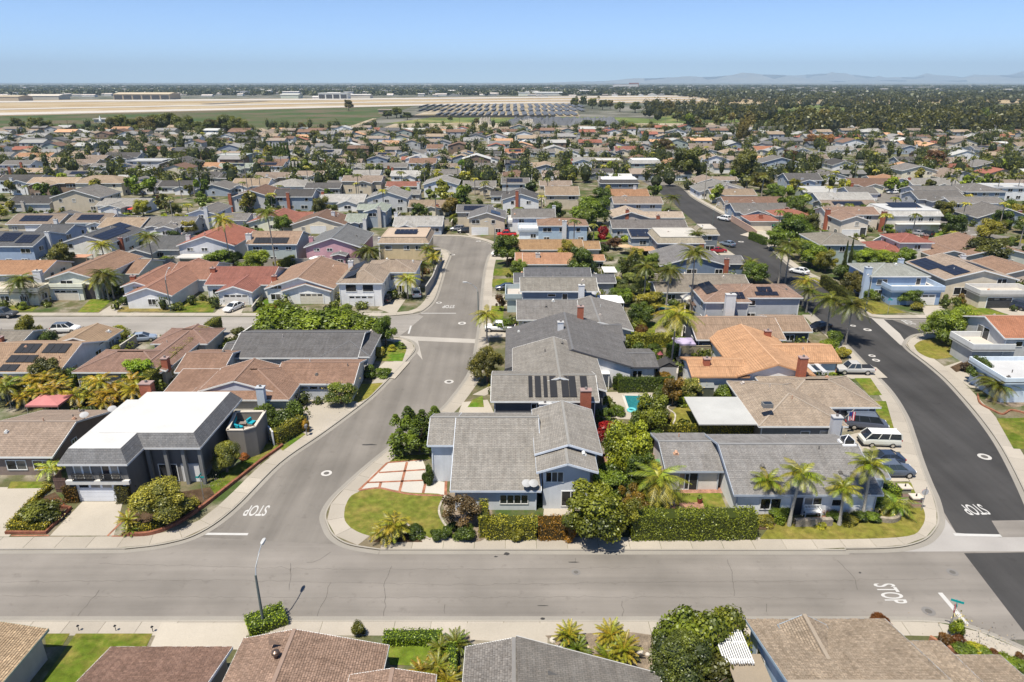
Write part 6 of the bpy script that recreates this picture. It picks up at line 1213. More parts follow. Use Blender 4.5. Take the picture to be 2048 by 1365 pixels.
for i in range(80):
    px_ = mr.uniform(1330, 2048); py_ = mr.uniform(232, 262); tree(px_, py_, mr.uniform(4, 8), mr.uniform(7, 15), mr.choice([(.045, .055, .02), (.06, .065, .025), (.05, .075, .02), (.075, .07, .03)]), 'parkland tree on the near side of the golf course', 'far', 'tree', 'trees of the golf course edge')
for i, (x, y) in enumerate([(1330, 255), (1420, 262), (1440, 258), (1480, 250), (1500, 246), (1600, 250), (1612, 246), (1152, 214), (1170, 213), (1196, 214), (1650, 240), (1900, 290), (1960, 300)]):
    palm(x, y, 15, (.045, .05, .022), 'tall dark fan palm standing in the golf course trees', 'fan', s=2.0, group='fan palms of the golf course')
# ---------------------------------------------------------------- vehicles
def loft(mb, st, n=10):
    rings = []
    for (x, z0, z1, hw) in st:
        h = z1 - z0; rings.append([(x, -hw * .9, z0), (x, -hw, z0 + h * .25), (x, -hw, z0 + h * .62), (x, -hw * .96, z0 + h * .86), (x, -hw * .86, z1), (x, hw * .86, z1), (x, hw * .96, z0 + h * .86), (x, hw, z0 + h * .62), (x, hw, z0 + h * .25), (x, hw * .9, z0)])
    for a, b2 in zip(rings, rings[1:]):
        for i in range(n): mb.face([a[i], a[(i + 1) % n], b2[(i + 1) % n], b2[i]])
    mb.face(rings[0][::-1]); mb.face(rings[-1])
CARS = {}
def car_parts(kind):
    if kind in CARS: return CARS[kind]
    S = {'sedan': ([(-2.3, .4, .8, .68), (-2.2, .27, .98, .84), (-1.4, .24, 1.02, .9), (0, .22, .98, .91), (1.2, .24, .92, .9), (2.05, .27, .78, .83), (2.28, .38, .6, .66)], (-1.85, 1.1, -1.05, .2, .95, 1.44, .82, .6), 1.38, -1.38, .33),
         'suv': ([(-2.3, .45, .95, .74), (-2.22, .3, 1.12, .88), (-1.4, .28, 1.14, .94), (0, .26, 1.1, .95), (1.2, .28, 1.06, .94), (2.1, .32, .92, .87), (2.3, .42, .72, .72)], (-2.15, 1.15, -1.75, .35, 1.07, 1.68, .86, .68), 1.42, -1.42, .37),
         'pickup': ([(-2.85, .5, .95, .86), (-2.8, .42, 1.08, .95), (-.7, .4, 1.1, .97), (.2, .4, 1.1, .97), (1.4, .4, 1.08, .96), (2.5, .45, 1.0, .92), (2.75, .5, .85, .82)], (-.75, 1.35, -.6, .75, 1.07, 1.78, .88, .72), 1.75, -1.75, .40),
         'van': ([(-2.25, .4, 1.0, .84), (-2.22, .32, 1.2, .9), (-1.2, .3, 1.2, .92), (0, .3, 1.2, .92), (1.5, .3, 1.18, .92), (2.15, .32, 1.0, .9), (2.28, .42, .85, .84)], (-2.2, 2.02, -2.1, 1.35, 1.16, 1.86, .88, .74), 1.2, -1.25, .33),
         'cargo': ([(-2.7, .45, 1.1, .9), (-2.65, .35, 1.3, .97), (-1.2, .33, 1.3, 1.0), (0, .33, 1.3, 1.0), (1.5, .33, 1.25, 1.0), (2.4, .36, 1.0, .95), (2.6, .45, .8, .85)], (-2.62, 1.75, -2.5, 1.1, 1.25, 2.05, .95, .82), 1.6, -1.6, .37)}
    st, (gb0, gb1, gt0, gt1, z0, z1, wb, wt), fa, ra, wr = S[kind]
    b = MB(); loft(b, st)
    lo = [(gb0, -wb, z0), (gb1, -wb, z0), (gb1, wb, z0), (gb0, wb, z0)]; hi = [(gt0, -wt, z1), (gt1, -wt, z1), (gt1, wt, z1), (gt0, wt, z1)]
    gl = MB()
    for i in range(4): gl.face([lo[i], lo[(i + 1) % 4], hi[(i + 1) % 4], hi[i]])
    rf = MB(); c = .05
    top = [(gt0 + .1, -wt + .08, z1 + c), (gt1 - .12, -wt + .08, z1 + c), (gt1 - .12, wt - .08, z1 + c), (gt0 + .1, wt - .08, z1 + c)]
    h2 = [(p[0], p[1] * 1.02, p[2] - .02) for p in hi]
    for i in range(4): rf.face([h2[i], h2[(i + 1) % 4], top[(i + 1) % 4], top[i]])
    rf.face(top)
    pl = MB()
    for i in range(4): pl.bar(Vector(lo[i]) * 1.005, Vector(hi[i]) * 1.005, .09, .09)
    for t in ((.5,) if kind in ('sedan', 'pickup') else (.36, .66)):
        for s in (0, 1):
            a = Vector(lo[0 if s == 0 else 3]).lerp(Vector(lo[1 if s == 0 else 2]), t); b2 = Vector(hi[0 if s == 0 else 3]).lerp(Vector(hi[1 if s == 0 else 2]), t); pl.bar(a * 1.004, b2 * 1.004, .09, .05)
    ty = MB(); ty.tube([(0, -.11, 0), (0, .11, 0)], [wr, wr], 16); rm = MB(); rm.tube([(0, -.125, 0), (0, .125, 0)], [wr * .62] * 2, 12)
    hl = MB(); hl.box(-.06, .06, -.2, .2, -.09, .09)
    CARS[kind] = dict(body=b.mesh('body', 'gloss', False), glass=gl.mesh('window_glass', 'carglass'), roof=rf.mesh('roof', 'gloss'), pillar=pl.mesh('pillar', 'gloss'), tyre=ty.mesh('tyre', 'tyre'), rim=rm.mesh('rim', 'chrome'), lamp=hl.mesh('headlight', 'gloss'), fa=fa, ra=ra, wr=wr, wb=st[3][3], zf=st[-2], zr=st[1])
    return CARS[kind]
def car(px, py, ang, kind, col, label, roofc=None, cat='car', name='parked_car', z=.14):
    K = car_parts(kind); p = G(px, py, z); r = root(name, p, label, cat, 'parked vehicles', math.radians(ang))
    mk('body', K['body'], r, col); mk('window_glass', K['glass'], r); mk('roof', K['roof'], r, roofc or col); mk('pillar', K['pillar'], r, col)
    for x in (K['fa'], K['ra']):
        for s in (-1, 1):
            w = mk('wheel', K['tyre'], r, None, (x, s * (K['wb'] - .1), K['wr'])); mk('rim', K['rim'], w)
    for s in (-1, 1):
        mk('headlight', K['lamp'], r, (.8, .8, .78), (K['zf'][0] + .06, s * (K['zf'][3] - .24), K['zf'][2] - .16)); mk('taillight', K['lamp'], r, (.4, .02, .02), (K['zr'][0] - .02, s * (K['zr'][3] - .2), K['zr'][2] - .16))
    if kind == 'pickup':
        mb = MB(); mb.box(-2.7, -.85, -.78, .78, 1.0, 1.125); mb.obj('bed_cover', 'black', r)
    if kind in ('van', 'cargo'):
        mb = MB(); mb.box(2.2, 2.38, -.85, .85, .38, .56); mb.obj('bumper', 'black', r)
    return r
SIL = (.45, .44, .42); WHT = (.75, .75, .74); BLK = (.02, .02, .024); NVY = (.03, .045, .08); REDC = (.5, .02, .02)
car(1757, 889, 176, 'van', (.62, .62, .56), 'cream camper van with white roof on the drive', WHT, 'van', 'parked_van')
car(1730, 856, -12, 'cargo', (.08, .09, .12), 'dark conversion van with chrome stripe beside the flag', (.10, .12, .16), 'van', 'parked_van')
car(1764, 926, 180, 'sedan', NVY, 'black station wagon half hidden by grey roof', None)
car(1784, 949, 0, 'suv', (.09, .11, .15), 'dark blue crossover at the grey roof corner')
car(1706, 746, 178, 'pickup', SIL, 'silver pickup with grey bed cover at the orange roof', None, 'truck', 'pickup_truck')
car(1637, 660, 200, 'sedan', BLK, 'black car under the carport by avenue palms')
car(468, 620, 250, 'sedan', WHT, 'white sedan on the red tile house drive')
car(133, 664, 5, 'suv', WHT, 'white crossover with dark roof on second street', (.1, .12, .15))
car(5, 634, 0, 'pickup', (.06, .065, .075), 'charcoal pickup at the left edge on second street', None, 'truck', 'pickup_truck')
car(286, 682, 20, 'sedan', (.25, .3, .38), 'blue car glimpsed between brown roofs')
car(776, 602, 80, 'sedan', BLK, 'black sedan before the white corner house')
car(833, 592, 100, 'suv', WHT, 'white minivan beside the corner garden wall')
car(999, 662, 175, 'pickup', WHT, 'white pickup behind the street palm', None, 'truck', 'pickup_truck')
car(1004, 513, 175, 'pickup', WHT, 'white pickup on the drive at upper bend', None, 'truck', 'pickup_truck')
car(1013, 473, 185, 'pickup', REDC, 'bright red pickup at the bend', None, 'truck', 'pickup_truck')
car(1003, 468, 185, 'suv', NVY, 'navy car behind the red pickup')
car(930, 466, 185, 'suv', BLK, 'black crossover at array house drive'); car(915, 462, 185, 'suv', (.2, .2, .22), 'grey crossover at array house drive'); car(998, 466, 10, 'sedan', WHT, 'white car beside navy one')
car(1012, 580, 180, 'sedan', NVY, 'navy sedan beside the roof deck')
car(1448, 441, 125, 'suv', WHT, 'white crossover parked up the avenue'); car(1455, 492, 125, 'sedan', (.16, .2, .26), 'blue grey sedan parked on the avenue'); car(1598, 547, 130, 'sedan', WHT, 'white sedan parked on the avenue')
car(1436, 505, 10, 'sedan', (.35, .02, .03), 'dark red sedan on avenue drive')
car(2030, 617, 120, 'suv', (.03, .035, .06), 'dark minivan before the open garage')
car(1833, 470, 120, 'sedan', (.3, .3, .32), 'grey sedan before the skirted roof house'); car(1850, 472, 120, 'suv', BLK, 'black car beside the grey sedan')
car(1893, 457, 10, 'sedan', BLK, 'black sedan on upper side street'); car(1908, 432, 180, 'suv', BLK, 'black crossover by white gable house'); car(1955, 450, 180, 'sedan', (.05, .05, .06), 'dark car before the grey front gable')
car(1785, 388, 180, 'suv', WHT, 'white crossover on far side street'); car(1752, 393, 90, 'sedan', NVY, 'navy sedan on far side street'); car(1780, 383, 0, 'pickup', SIL, 'silver pickup on far side street', None, 'truck', 'pickup_truck')
car(375, 470, 60, 'sedan', SIL, 'silver sedan before white balcony house'); car(268, 474, 10, 'suv', BLK, 'black car behind cream roof'); None
car(1290, 352, 100, 'pickup', REDC, 'red pickup before green two-storey house', None, 'truck', 'pickup_truck'); car(220, 398, 0, 'suv', SIL, 'silver crossover in far left rows'); car(722, 340, 0, 'sedan', WHT, 'white car in far central rows'); car(1025, 745, 250, 'sedan', BLK, 'black car in the drive beyond the bronze tree')
# ---------------------------------------------------------------- street things
def lamp(px, py, h, label, ang=90, arm=2.0):
    r = root('street_lamp', G(px, py, .12), label, 'street lamp', 'street lamps', math.radians(ang))
    mb = MB(); mb.tube([(0, 0, 0), (0, 0, .5), (0, 0, h * .78)], [.16, .12, .085], 10); mb.obj('pole', 'concrete', r, (.14, .16, .15), True)
    mb = MB(); mb.tube([(0, 0, h * .76), (.25, 0, h * .86), (arm * .6, 0, h * .96), (arm, 0, h)], [.055, .05, .045, .04], 8); mb.obj('arm', 'metal', r, (.55, .56, .56), True)
    mb = MB(); loft(mb, [(arm - .1, h - .08, h + .04, .06), (arm + .1, h - .12, h + .1, .14), (arm + .55, h - .1, h + .08, .15), (arm + .75, h - .04, h + .03, .06)]); mb.obj('lamp_head', 'paint', r, (.5, .5, .49))
lamp(528, 1254, 6.7, 'tall grey street lamp behind clipped wedge hedge on near pavement')
lamp(342, 622, 8.0, 'street lamp in front of the red-brown tile roof', 90); lamp(957, 648, 8, 'street lamp at the right kerb past second street', 180); lamp(990, 512, 9, 'street lamp at the upper bend', 200); lamp(1424, 462, 8, 'street lamp on the avenue', 45); lamp(930, 790, 7.5, 'street lamp', 200) if False else None
lamp(1730, 625, 8, 'street lamp at the blue corner house', 225)
TEAL = (.0, .30, .29)
def sign_post(px, py, label, back=False, ang=0, stop=True, names=True, h=2.9):
    r = root('street_sign', G(px, py, .12), label, 'sign', None, math.radians(ang))
    mb = MB(); mb.cyl(0, 0, 0, h, .04, 8); mb.obj('post', 'metal', r, (.45, .45, .45))
    if stop:
        oc = [(.38 * math.cos(math.pi / 8 + i * math.pi / 4), .38 * math.sin(math.pi / 8 + i * math.pi / 4)) for i in range(8)]
        for nm, y0, y1, c in (('stop_plate', -.07, -.05, (.5, .02, .03)), ('plate_back', -.05, -.045, (.45, .45, .45))):
            mb = MB(); mb.face([(x, y0, 2.25 + z) for x, z in oc]); mb.face([(x, y1, 2.25 + z) for x, z in oc[::-1]])
            for i in range(8): a, b2 = oc[i], oc[(i + 1) % 8]; mb.face([(a[0], y1, 2.25 + a[1]), (b2[0], y1, 2.25 + b2[1]), (b2[0], y0, 2.25 + b2[1]), (a[0], y0, 2.25 + a[1])])
            pl = mb.obj(nm, 'paint', r, c)
            if nm == 'stop_plate': text_obj('STOP', 'lettering', .26, .004, pl, (0, -.073, 2.16), (math.pi / 2, 0, 0), (.8, .8, .8), (.85, 1, 1))
    if names:
        for z, a in ((h - .1, 0), (h + .1, math.pi / 2)):
            mb = MB(); mb.box(-.45, .45, -.012, .012, z - .1, z + .1, bottom=True); o = mb.obj('name_blade', 'paint', r, TEAL); o.rotation_euler = (0, 0, a)
FONTM = {}
def text_obj(s, name, size, ext, parent, loc, rot, col, scale=(1, 1, 1)):
    cu = bpy.data.curves.new(name, 'FONT'); cu.body = s; cu.size = size; cu.extrude = ext; cu.align_x = 'CENTER'; cu.offset = size * .012
    tmp = bpy.data.objects.new('tmp', cu); COL.objects.link(tmp); dg = bpy.context.evaluated_depsgraph_get(); me = bpy.data.meshes.new_from_object(tmp.evaluated_get(dg))
    bpy.data.objects.remove(tmp); me.materials.clear(); me.materials.append(MATS['paint']); me.name = name
    return mk(name, me, parent, col, loc, rot, scale)
sign_post(1898, 1262, 'red stop sign with two teal street name blades at the near corner', ang=180 + 60)
sign_post(1842, 1022, 'round backed stop sign on the corner verge', names=False, ang=180)
sign_post(408, 1000, 'teal street name sign in the curved planter', stop=False)
sign_post(1110, 0, '', stop=False) if False else None
sign_post(1775, 628, 'teal street name sign on the blue house lawn', stop=False); sign_post(1545, 470, 'street name sign by the pink wall corner', stop=False)
LINE = (.5, .49, .47)
def roadword(px, py, z, rot, sx, sy, lname='STOP'):
    o = text_obj(lname, 'road_marking', 1.0, .001, None, (0, 0, 0), (0, 0, rot), LINE, (sx, sy, 1)); p = G(px, py, 0); o.location = (p.x, p.y, z); struct(o); return o
roadword(519, 1012, .012, math.pi, 1.0, 2.6); roadword(1815, 1187, .012, -math.pi / 2, 1.05, 2.6).location.x -= 2.4
roadword(1938, 1010, .014, math.pi + .06, 1.0, 2.6); roadword(898, 611, .012, math.pi, 1.0, 2.6)
roadword(1815, 645, .012, math.pi / 2, 1.0, 2.4).location.x += 1.0; roadword(1925, 462, .155, math.pi + .5, 1.1, 2.4)
def bar_line(a, b2, w, z):
    p, q = G(*a), G(*b2); struct(ribbon('road_marking', [tuple(p[:2]), tuple(q[:2])], -w / 2, w / 2, z, 'paint', LINE))
bar_line((390, 1068), (496, 1069), .35, .012); bar_line((1908, 1070), (2002, 1072), .4, .02); bar_line((1880, 1186), (1938, 1254), .4, .012); bar_line((838, 627), (912, 627), .3, .013); bar_line((817, 668), (822, 652), .3, .012); bar_line((1755, 640), (1780, 652), .3, .012); bar_line((1928, 474), (1965, 468), .3, .155)
def manhole(px, py, r1, label, z=.012, ring=(.5, .48, .45), core=(.13, .12, .11)):
    r = root('manhole', G(px, py, 0), label, 'manhole', 'manholes in the road'); 
    for nm, ra, zz, c in (('collar', r1, z, ring), ('cover', r1 * .52, z + .005, core)):
        mb = MB(); mb.face([(ra * math.cos(i * .314), ra * math.sin(i * .314), zz) for i in range(20)]); mb.obj(nm, 'concrete', r, c)
for i, (x, y, r1, lb) in enumerate([(653, 947, .62, 'pale ringed manhole at the foot of the bend'), (898, 764, .7, 'pale ringed manhole midway round the bend'), (924, 647, .75, 'pale ringed manhole at second street junction'), (1152, 1145, .42, 'plain dark manhole in the near street'), (1969, 914, .75, 'ringed manhole low on the avenue'), (1752, 721, .6, 'lower pale manhole on the avenue curve'), (1744, 712, .55, 'upper pale manhole on the avenue curve'), (1735, 660, .7, 'ringed manhole at the avenue junction'), (1706, 652, .5, 'small pale manhole at the avenue junction'), (878, 606, .6, 'small pale manhole beside road lettering'), (905, 510, .7, 'pale manhole at upper bend corner'), (957, 483, .7, 'far pale manhole at upper bend'), (1482, 484, .8, 'pale manhole up the avenue'), (1857, 1223, .55, 'manhole with orange mark near the stop line'), (1905, 1145, .5, 'dark manhole left of dark asphalt')]):
    manhole(x, y, r1, lb, .016, (.2, .19, .18) if i in (3, 13, 14) else (.52, .5, .47))
def crack(pts, w, seed):
    rr = random.Random(seed); q = []
    for a, b2 in zip(pts, pts[1:]):
        a, b2 = G(*a), G(*b2); n = max(2, int((b2 - a).length / .5))
        for i in range(n): p = a.lerp(b2, i / n); q.append((p.x + rr.gauss(0, .07), p.y + rr.gauss(0, .07)))
    struct(ribbon('road_crack', q, -w / 2, w / 2, .006, 'soil', (.17, .155, .14)))
for i, l in enumerate([[(150, 1240), (175, 1210), (205, 1173)], [(630, 1240), (650, 1200), (663, 1160)], [(575, 1180), (583, 1150), (582, 1120)], [(768, 1240), (770, 1170), (785, 1125)], [(1455, 1120), (1466, 1160), (1468, 1200)], [(1675, 1120), (1710, 1160), (1720, 1190)], [(1245, 1240), (1247, 1195)], [(0, 1165), (400, 1160), (900, 1170), (1500, 1163), (1930, 1158)], [(0, 1193), (600, 1196), (1250, 1194), (1700, 1197)], [(200, 1128), (700, 1140), (1300, 1136)], [(1152, 1125), (1151, 1108)], [(1700, 1103), (1715, 1115)], [(1535, 1225), (1530, 1200)], [(890, 1230), (889, 1200)], [(660, 1105), (640, 1120), (600, 1130)]]): crack(l, .045 if i not in (7, 8, 9) else .022, i)
for x, y, a, b2 in [(1013, 1108, .35, .25), (992, 1114, .2, .12), (1085, 1238, .25, .15), (1147, 1125, .6, .08), (738, 890, 1.2, .2), (1720, 1146, .15, .12), (1086, 1212, .5, .05)]:
    p = G(x, y); mb = MB(); mb.face([(p.x + a * math.cos(i * .63) * R.uniform(.6, 1.1), p.y + b2 * math.sin(i * .63) * R.uniform(.6, 1.1), .0195) for i in range(10)]); struct(mb.obj('tar_stain', 'asphalt_new'))
# ---------------------------------------------------------------- garden walls and fences
def gwall(pts, h, col, label, th=.18, cat='wall', name='garden_wall', mat='stucco', cap=None):
    q = [G(*p, .12) for p in pts]; c0 = q[0].copy(); r = root(name, c0, label, cat)
    for a, b2 in zip(q, q[1:]):
        a, b2 = a - c0, b2 - c0; mb = MB(); d = (b2 - a).normalized(); s = Vector((-d.y, d.x, 0)) * th / 2
        mb.prism([tuple((a - s)[:2]), tuple((b2 - s)[:2]), tuple((b2 + s)[:2]), tuple((a + s)[:2])], 0, h); mb.obj('panel', mat, r, col)
        mb = MB(); mb.bar(a + Vector((0, 0, h + .03)), b2 + Vector((0, 0, h + .03)), th + .08, .06); mb.obj('coping', 'concrete', r, cap or tuple(min(.7, c * 1.15) for c in col))
def pfence(pts, h, col, label, sp=.16, cat='fence'):
    q = [G(*p, .12) for p in pts]; c0 = q[0].copy(); r = root('wooden_fence', c0, label, cat); mb = MB(); mb.box(-sp * .46, sp * .46, -.012, .012, 0, h); me = mb.mesh('plank', 'paint')
    for a, b2 in zip(q, q[1:]):
        a, b2 = a - c0, b2 - c0; n = int((b2 - a).length / sp); ang = math.atan2(b2.y - a.y, b2.x - a.x)
        for i in range(n): p = a.lerp(b2, (i + .5) / n); k = R.uniform(.85, 1.1); mk('plank', me, r, tuple(c * k for c in col), p, (0, 0, ang), (1, 1, R.uniform(.98, 1.02)))
        m2 = MB(); m2.bar(a + Vector((0, 0, h * .8)), b2 + Vector((0, 0, h * .8)), .07, .09); m2.bar(a + Vector((0, 0, h * .25)), b2 + Vector((0, 0, h * .25)), .07, .09); m2.obj('rail', 'paint', r, col)
GW = (.42, .38, .33)
gwall([(1358, 715), (1458, 713)], 1.9, (.28, .24, .16), 'tan block wall beside the orange roof', mat='brick')
gwall([(852, 592), (866, 570), (884, 522)], 2.0, (.36, .34, .31), 'block wall curving along the corner house street side')
gwall([(1462, 443), (1500, 466), (1512, 476)], 1.9, (.5, .34, .26), 'pink block wall along the avenue'); gwall([(1352, 770), (1362, 690), (1368, 640)], 1.8, GW, 'long garden wall behind the middle gardens')
gwall([(1368, 640), (1368, 560)], 1.8, GW, 'garden wall behind green pool'); gwall([(315, 845), (430, 735)], 1.0, GW, 'low wall under the long hedge'); gwall([(0, 530), (250, 532), (480, 535), (610, 532), (750, 532)], 1.8, GW, 'long block wall between back to back rows')
gwall([(345, 612), (352, 600)], 1.2, GW, 'short side wall beside dark red tiles'); gwall([(505, 625), (525, 598)], 1.1, GW, 'stepped block wall beside white sedan'); gwall([(480, 690), (520, 662)], 1.8, (.5, .49, .47), 'white block wall by the slate roof')
gwall([(1745, 492), (1768, 480)], 1.6, (.6, .58, .55), 'white wall beside stepped red roofs'); gwall([(540, 880), (549, 892)], 1.9, (.62, .64, .7), 'white gate beside terrace', .1, 'gate', 'garden_gate', 'paint')
pfence([(113, 985), (138, 985)], 1.8, (.16, .10, .08), 'brown plank fence left of grey garage'); pfence([(113, 985), (128, 968)], 1.8, (.17, .11, .085), 'brown plank return fence beside planted strip')
pfence([(1195, 498), (1222, 498)], 1.9, (.2, .13, .1), 'brown plank fence by magenta bougainvillea'); pfence([(1235, 640), (1245, 610)], 1.8, (.34, .28, .2), 'weathered plank fence beside white patio cover'); pfence([(1648, 712), (1668, 716)], 1.5, (.35, .27, .19), 'low plank screen at silver pickup')
for hr_, ws_ in list(HOUSES):
    w = ws_[0]
    if not (70 < w.y0 < 240) or w.y0 < YF + 10: continue
    for (xa, ya, xb, yb) in ((w.x0 - .5, w.y1 + 5, w.x1 + .5, w.y1 + 5), (w.x1 + 1.6, w.y1, w.x1 + 1.6, w.y1 + 5)):
        if all(free(xa + (xb - xa) * t - .2, xa + (xb - xa) * t + .2, ya + (yb - ya) * t - .2, ya + (yb - ya) * t + .2) and off_road(xa + (xb - xa) * t, ya + (yb - ya) * t) for t in (0, .25, .5, .75, 1)):
            r = root('garden_wall', (xa, ya, .12), 'low block wall dividing the back gardens of the middle blocks', 'wall', 'block walls between the gardens'); k = R.uniform(.8, 1.15); mb = MB()
            if xb - xa > 1: mb.box(0, xb - xa, -.09, .09, 0, 1.75)
            else: mb.box(-.09, .09, 0, yb - ya, 0, 1.75)
            mb.obj('panel', 'stucco', r, (.42 * k, .37 * k, .3 * k)); m2 = MB(); m2.bar((0, 0, 1.78), (xb - xa, yb - ya, 1.78), .26, .06); m2.obj('coping', 'concrete', r, (.5, .46, .4))
# brick edged planters and kerbs
def edging(pts, h, w, col, label, curve=True, cat='planter edge', mat='soil'):
    q = P2(pts, .12); q = spline(q, 5) if curve else q; c0 = q[0]; r = root('planter_edge', (c0[0], c0[1], 0), label, cat)
    q = [(p[0] - c0[0], p[1] - c0[1]) for p in q]
    ribbon('edge', q, -w / 2, w / 2, .14 + h, mat, col, r, .1)
edging([(245, 1072), (300, 1070), (350, 1052), (400, 1020), (470, 965)], .35, .28, (.33, .14, .09), 'curved brick edge of the corner planter')
edging([(470, 965), (520, 925), (565, 893), (545, 887)], .3, .28, (.33, .14, .09), 'brick edge along the verge lawn', False)
edging([(12, 1068), (92, 1068), (142, 1018), (118, 1016)], .3, .25, (.33, .14, .09), 'brick edge of the island bed', False)
edging([(890, 992), (878, 1020), (886, 1045), (905, 1066)], .1, .22, (.55, .5, .42), 'pale curved kerb around the bare shrub bed'); edging([(745, 1078), (770, 1055), (800, 1042), (830, 1062), (860, 1080)], .08, .18, (.5, .45, .38), 'thin pale kerb round corner palms')
edging([(1322, 868), (1345, 850), (1350, 830), (1335, 815), (1372, 800)], .1, .2, (.55, .5, .42), 'curved kerb of the walled lawn bed'); edging([(1750, 1025), (1755, 1040), (1780, 1045), (1797, 1038), (1795, 1020)], .5, .4, (.42, .36, .28), 'curved stone planter wall on corner lawn')
edging([(1955, 790), (1960, 808), (1985, 822), (2005, 830), (2022, 822), (2050, 828)], .2, .22, (.4, .18, .11), 'scalloped brick edge before pale blue house'); edging([(1858, 1280), (1905, 1305), (1930, 1322)], .4, .25, (.45, .22, .13), 'brick planter edge at near corner bed', False); edging([(1588, 1052), (1662, 1050)], .75, .5, (.38, .33, .27), 'stacked stone wall below white bench', False)
for i, (x, y) in enumerate([(1806, 992), (1828, 1012)]):
    r = root('gate_pillar', G(x, y, .12), ['upper stone gate pillar by the curved path', 'lower stone gate pillar by the curved path'][i], 'pillar')
    for j in range(5):
        mb = MB(); k = R.uniform(-.03, .03); mb.box(-.5 + k, .5 + k, -.4, .4, j * .22 + .01, (j + 1) * .22 - .012, bottom=True); mb.obj('stone', 'stucco', r, tuple(c * R.uniform(.8, 1.1) for c in (.40, .31, .22)))
    mb = MB(); mb.box(-.6, .6, -.5, .5, 1.1, 1.22, bottom=True); mb.obj('cap', 'concrete', r, (.58, .52, .44)); mb = MB(); mb.cyl(0, 0, 1.22, 1.5, .09, 8, .05); mb.obj('lantern', 'black', r)
# flowers: pale and coloured heads on the near shrubs
def flowers(px, py, rx, ry, z0, z1, n, col, label, size=.09):
    p = G(px, py, .12); rg = np.random.default_rng(int(px)); c = np.stack([rg.normal(0, rx, n), rg.normal(0, ry, n), rg.uniform(z0, z1, n)], 1); r = root('flower_patch', p, label, 'flowers')
    o = mk('blossom', leaf_mesh('blossom', c, rg.normal(0, .5, (n, 3)) + [0, -.3, 1], size, 3, 1.1), r, tuple(c_ * .36 for c_ in col)); o['kind'] = 'stuff'
flowers(683, 808, 1.1, 1.1, 1.3, 3.0, 300, (.6, .58, .48), 'white blossom on the round bush by the drive', .14); flowers(1380, 800, .8, .8, 1.2, 3.1, 200, (.6, .58, .45), 'creamy blossom on the oleander by shed', .16)
flowers(95, 1045, .9, .5, .4, 1.0, 90, (.6, .58, .5), 'white roses in the island bed', .14); flowers(425, 970, .8, .7, .2, .7, 120, (.18, .16, .4), 'violet agapanthus by the steps', .1); flowers(1960, 1290, 1.6, 1.0, .3, .9, 160, (.3, .28, .55), 'lilac agapanthus in the near corner bed', .1); flowers(1910, 1272, .3, .3, 1.4, 2.3, 36, (.65, .63, .55), 'white blossom shrub at the stop sign', .13)
flowers(115, 1012, .8, .6, .3, .7, 120, (.35, .12, .03), 'orange flowers beside the box bush', .12); flowers(1655, 1030, .7, .3, .3, .6, 120, (.4, .12, .03), 'orange flowers beside the white bench', .12); flowers(1750, 1030, .6, .5, .3, .9, 60, (.65, .62, .5), 'white blossom in stone ring planter', .14)
for i, (x, y, r, h, c) in enumerate([(1890, 1290, .7, 1.3, RST), (1915, 1288, .8, 1.3, (.055, .022, .01)), (1925, 1310, 1.0, 1.2, MD), (1950, 1305, .9, 1.0, YG), (1975, 1318, .9, 1.1, MD), (1992, 1322, .8, 1.0, (.055, .026, .013)), (2010, 1330, .9, 1.1, BR), (2035, 1345, 1.0, 1.3, MD), (2040, 1325, .6, .9, RST), (1910, 1272, .6, 2.2, BR), (1760, 1243, .9, .5, (.07, .028, .01))]): tree(x, y, r, h, c, ['rust shrub beside brick planter edge', 'red leaved shrub under stop sign', 'grey green mound in near corner bed', 'yellow green mound in near corner bed', 'green mound beside lilac flowers', 'red tinged mound in corner bed', 'bright mound low in corner bed', 'rounded bush at the right edge', 'small rust mound at right edge', 'leggy shrub behind stop sign', 'orange trailing plant on shake roof edge'][i], 'bush', 'shrub')
# ---------------------------------------------------------------- furniture and yard things
def chair(px, py, ang, col, label, s=1.0, group=None):
    r = root('garden_chair', G(px, py, .155), label, 'chair', group, math.radians(ang), (s, s, s)); B = lambda nm, *a: (lambda mb: (mb.box(*a, bottom=True), mb.obj(nm, 'paint', r, col)))(MB())
    B('seat', -.28, .28, -.28, .28, .38, .44); B('backrest', -.28, .28, .24, .3, .44, 1.0)
    for x in (-.26, .22):
        for y in (-.26, .22): B('leg', x, x + .05, y, y + .05, 0, .38)
    for x in (-.32, .27): B('armrest', x, x + .06, -.28, .28, .6, .65)
for i, (x, y, a) in enumerate([(1207, 912, 200), (1235, 905, 20), (1220, 928, 80), (1341, 1012, 30), (1240, 940, 0)]): chair(x, y, a, (.68, .6, .56) if i < 4 else (.05, .18, .1), ['left pale chair in the brick side yard', 'right pale chair in the brick side yard', 'low pale chair nearest the grey house', 'white chair on the patio behind tall hedge', 'green chair beside potted plant'][i], 1.15)
def bench():
    r = root('garden_bench', G(1624, 1030, .5), 'white slatted bench in front of the white sided house', 'bench'); W = (.75, .75, .74)
    for i in range(5): mb = MB(); mb.box(-.85, .85, -.3 + i * .12, -.2 + i * .12, .42, .46, bottom=True); mb.obj('slat', 'paint', r, W)
    for i in range(11): mb = MB(); x = -.8 + i * .155; mb.box(x, x + .06, .3, .34, .46, .95); mb.obj('slat', 'paint', r, W)
    for z in (.92, .5): mb = MB(); mb.box(-.85, .85, .28, .36, z, z + .07, bottom=True); mb.obj('rail', 'paint', r, W)
    for x in (-.85, .78):
        for y in (-.3, .28): mb = MB(); mb.box(x, x + .07, y, y + .07, -.35, .62 if y < 0 else 1.0); mb.obj('leg', 'paint', r, W)
        mb = MB(); mb.box(x, x + .07, -.3, .3, .62, .67, bottom=True); mb.obj('armrest', 'paint', r, W)
bench()
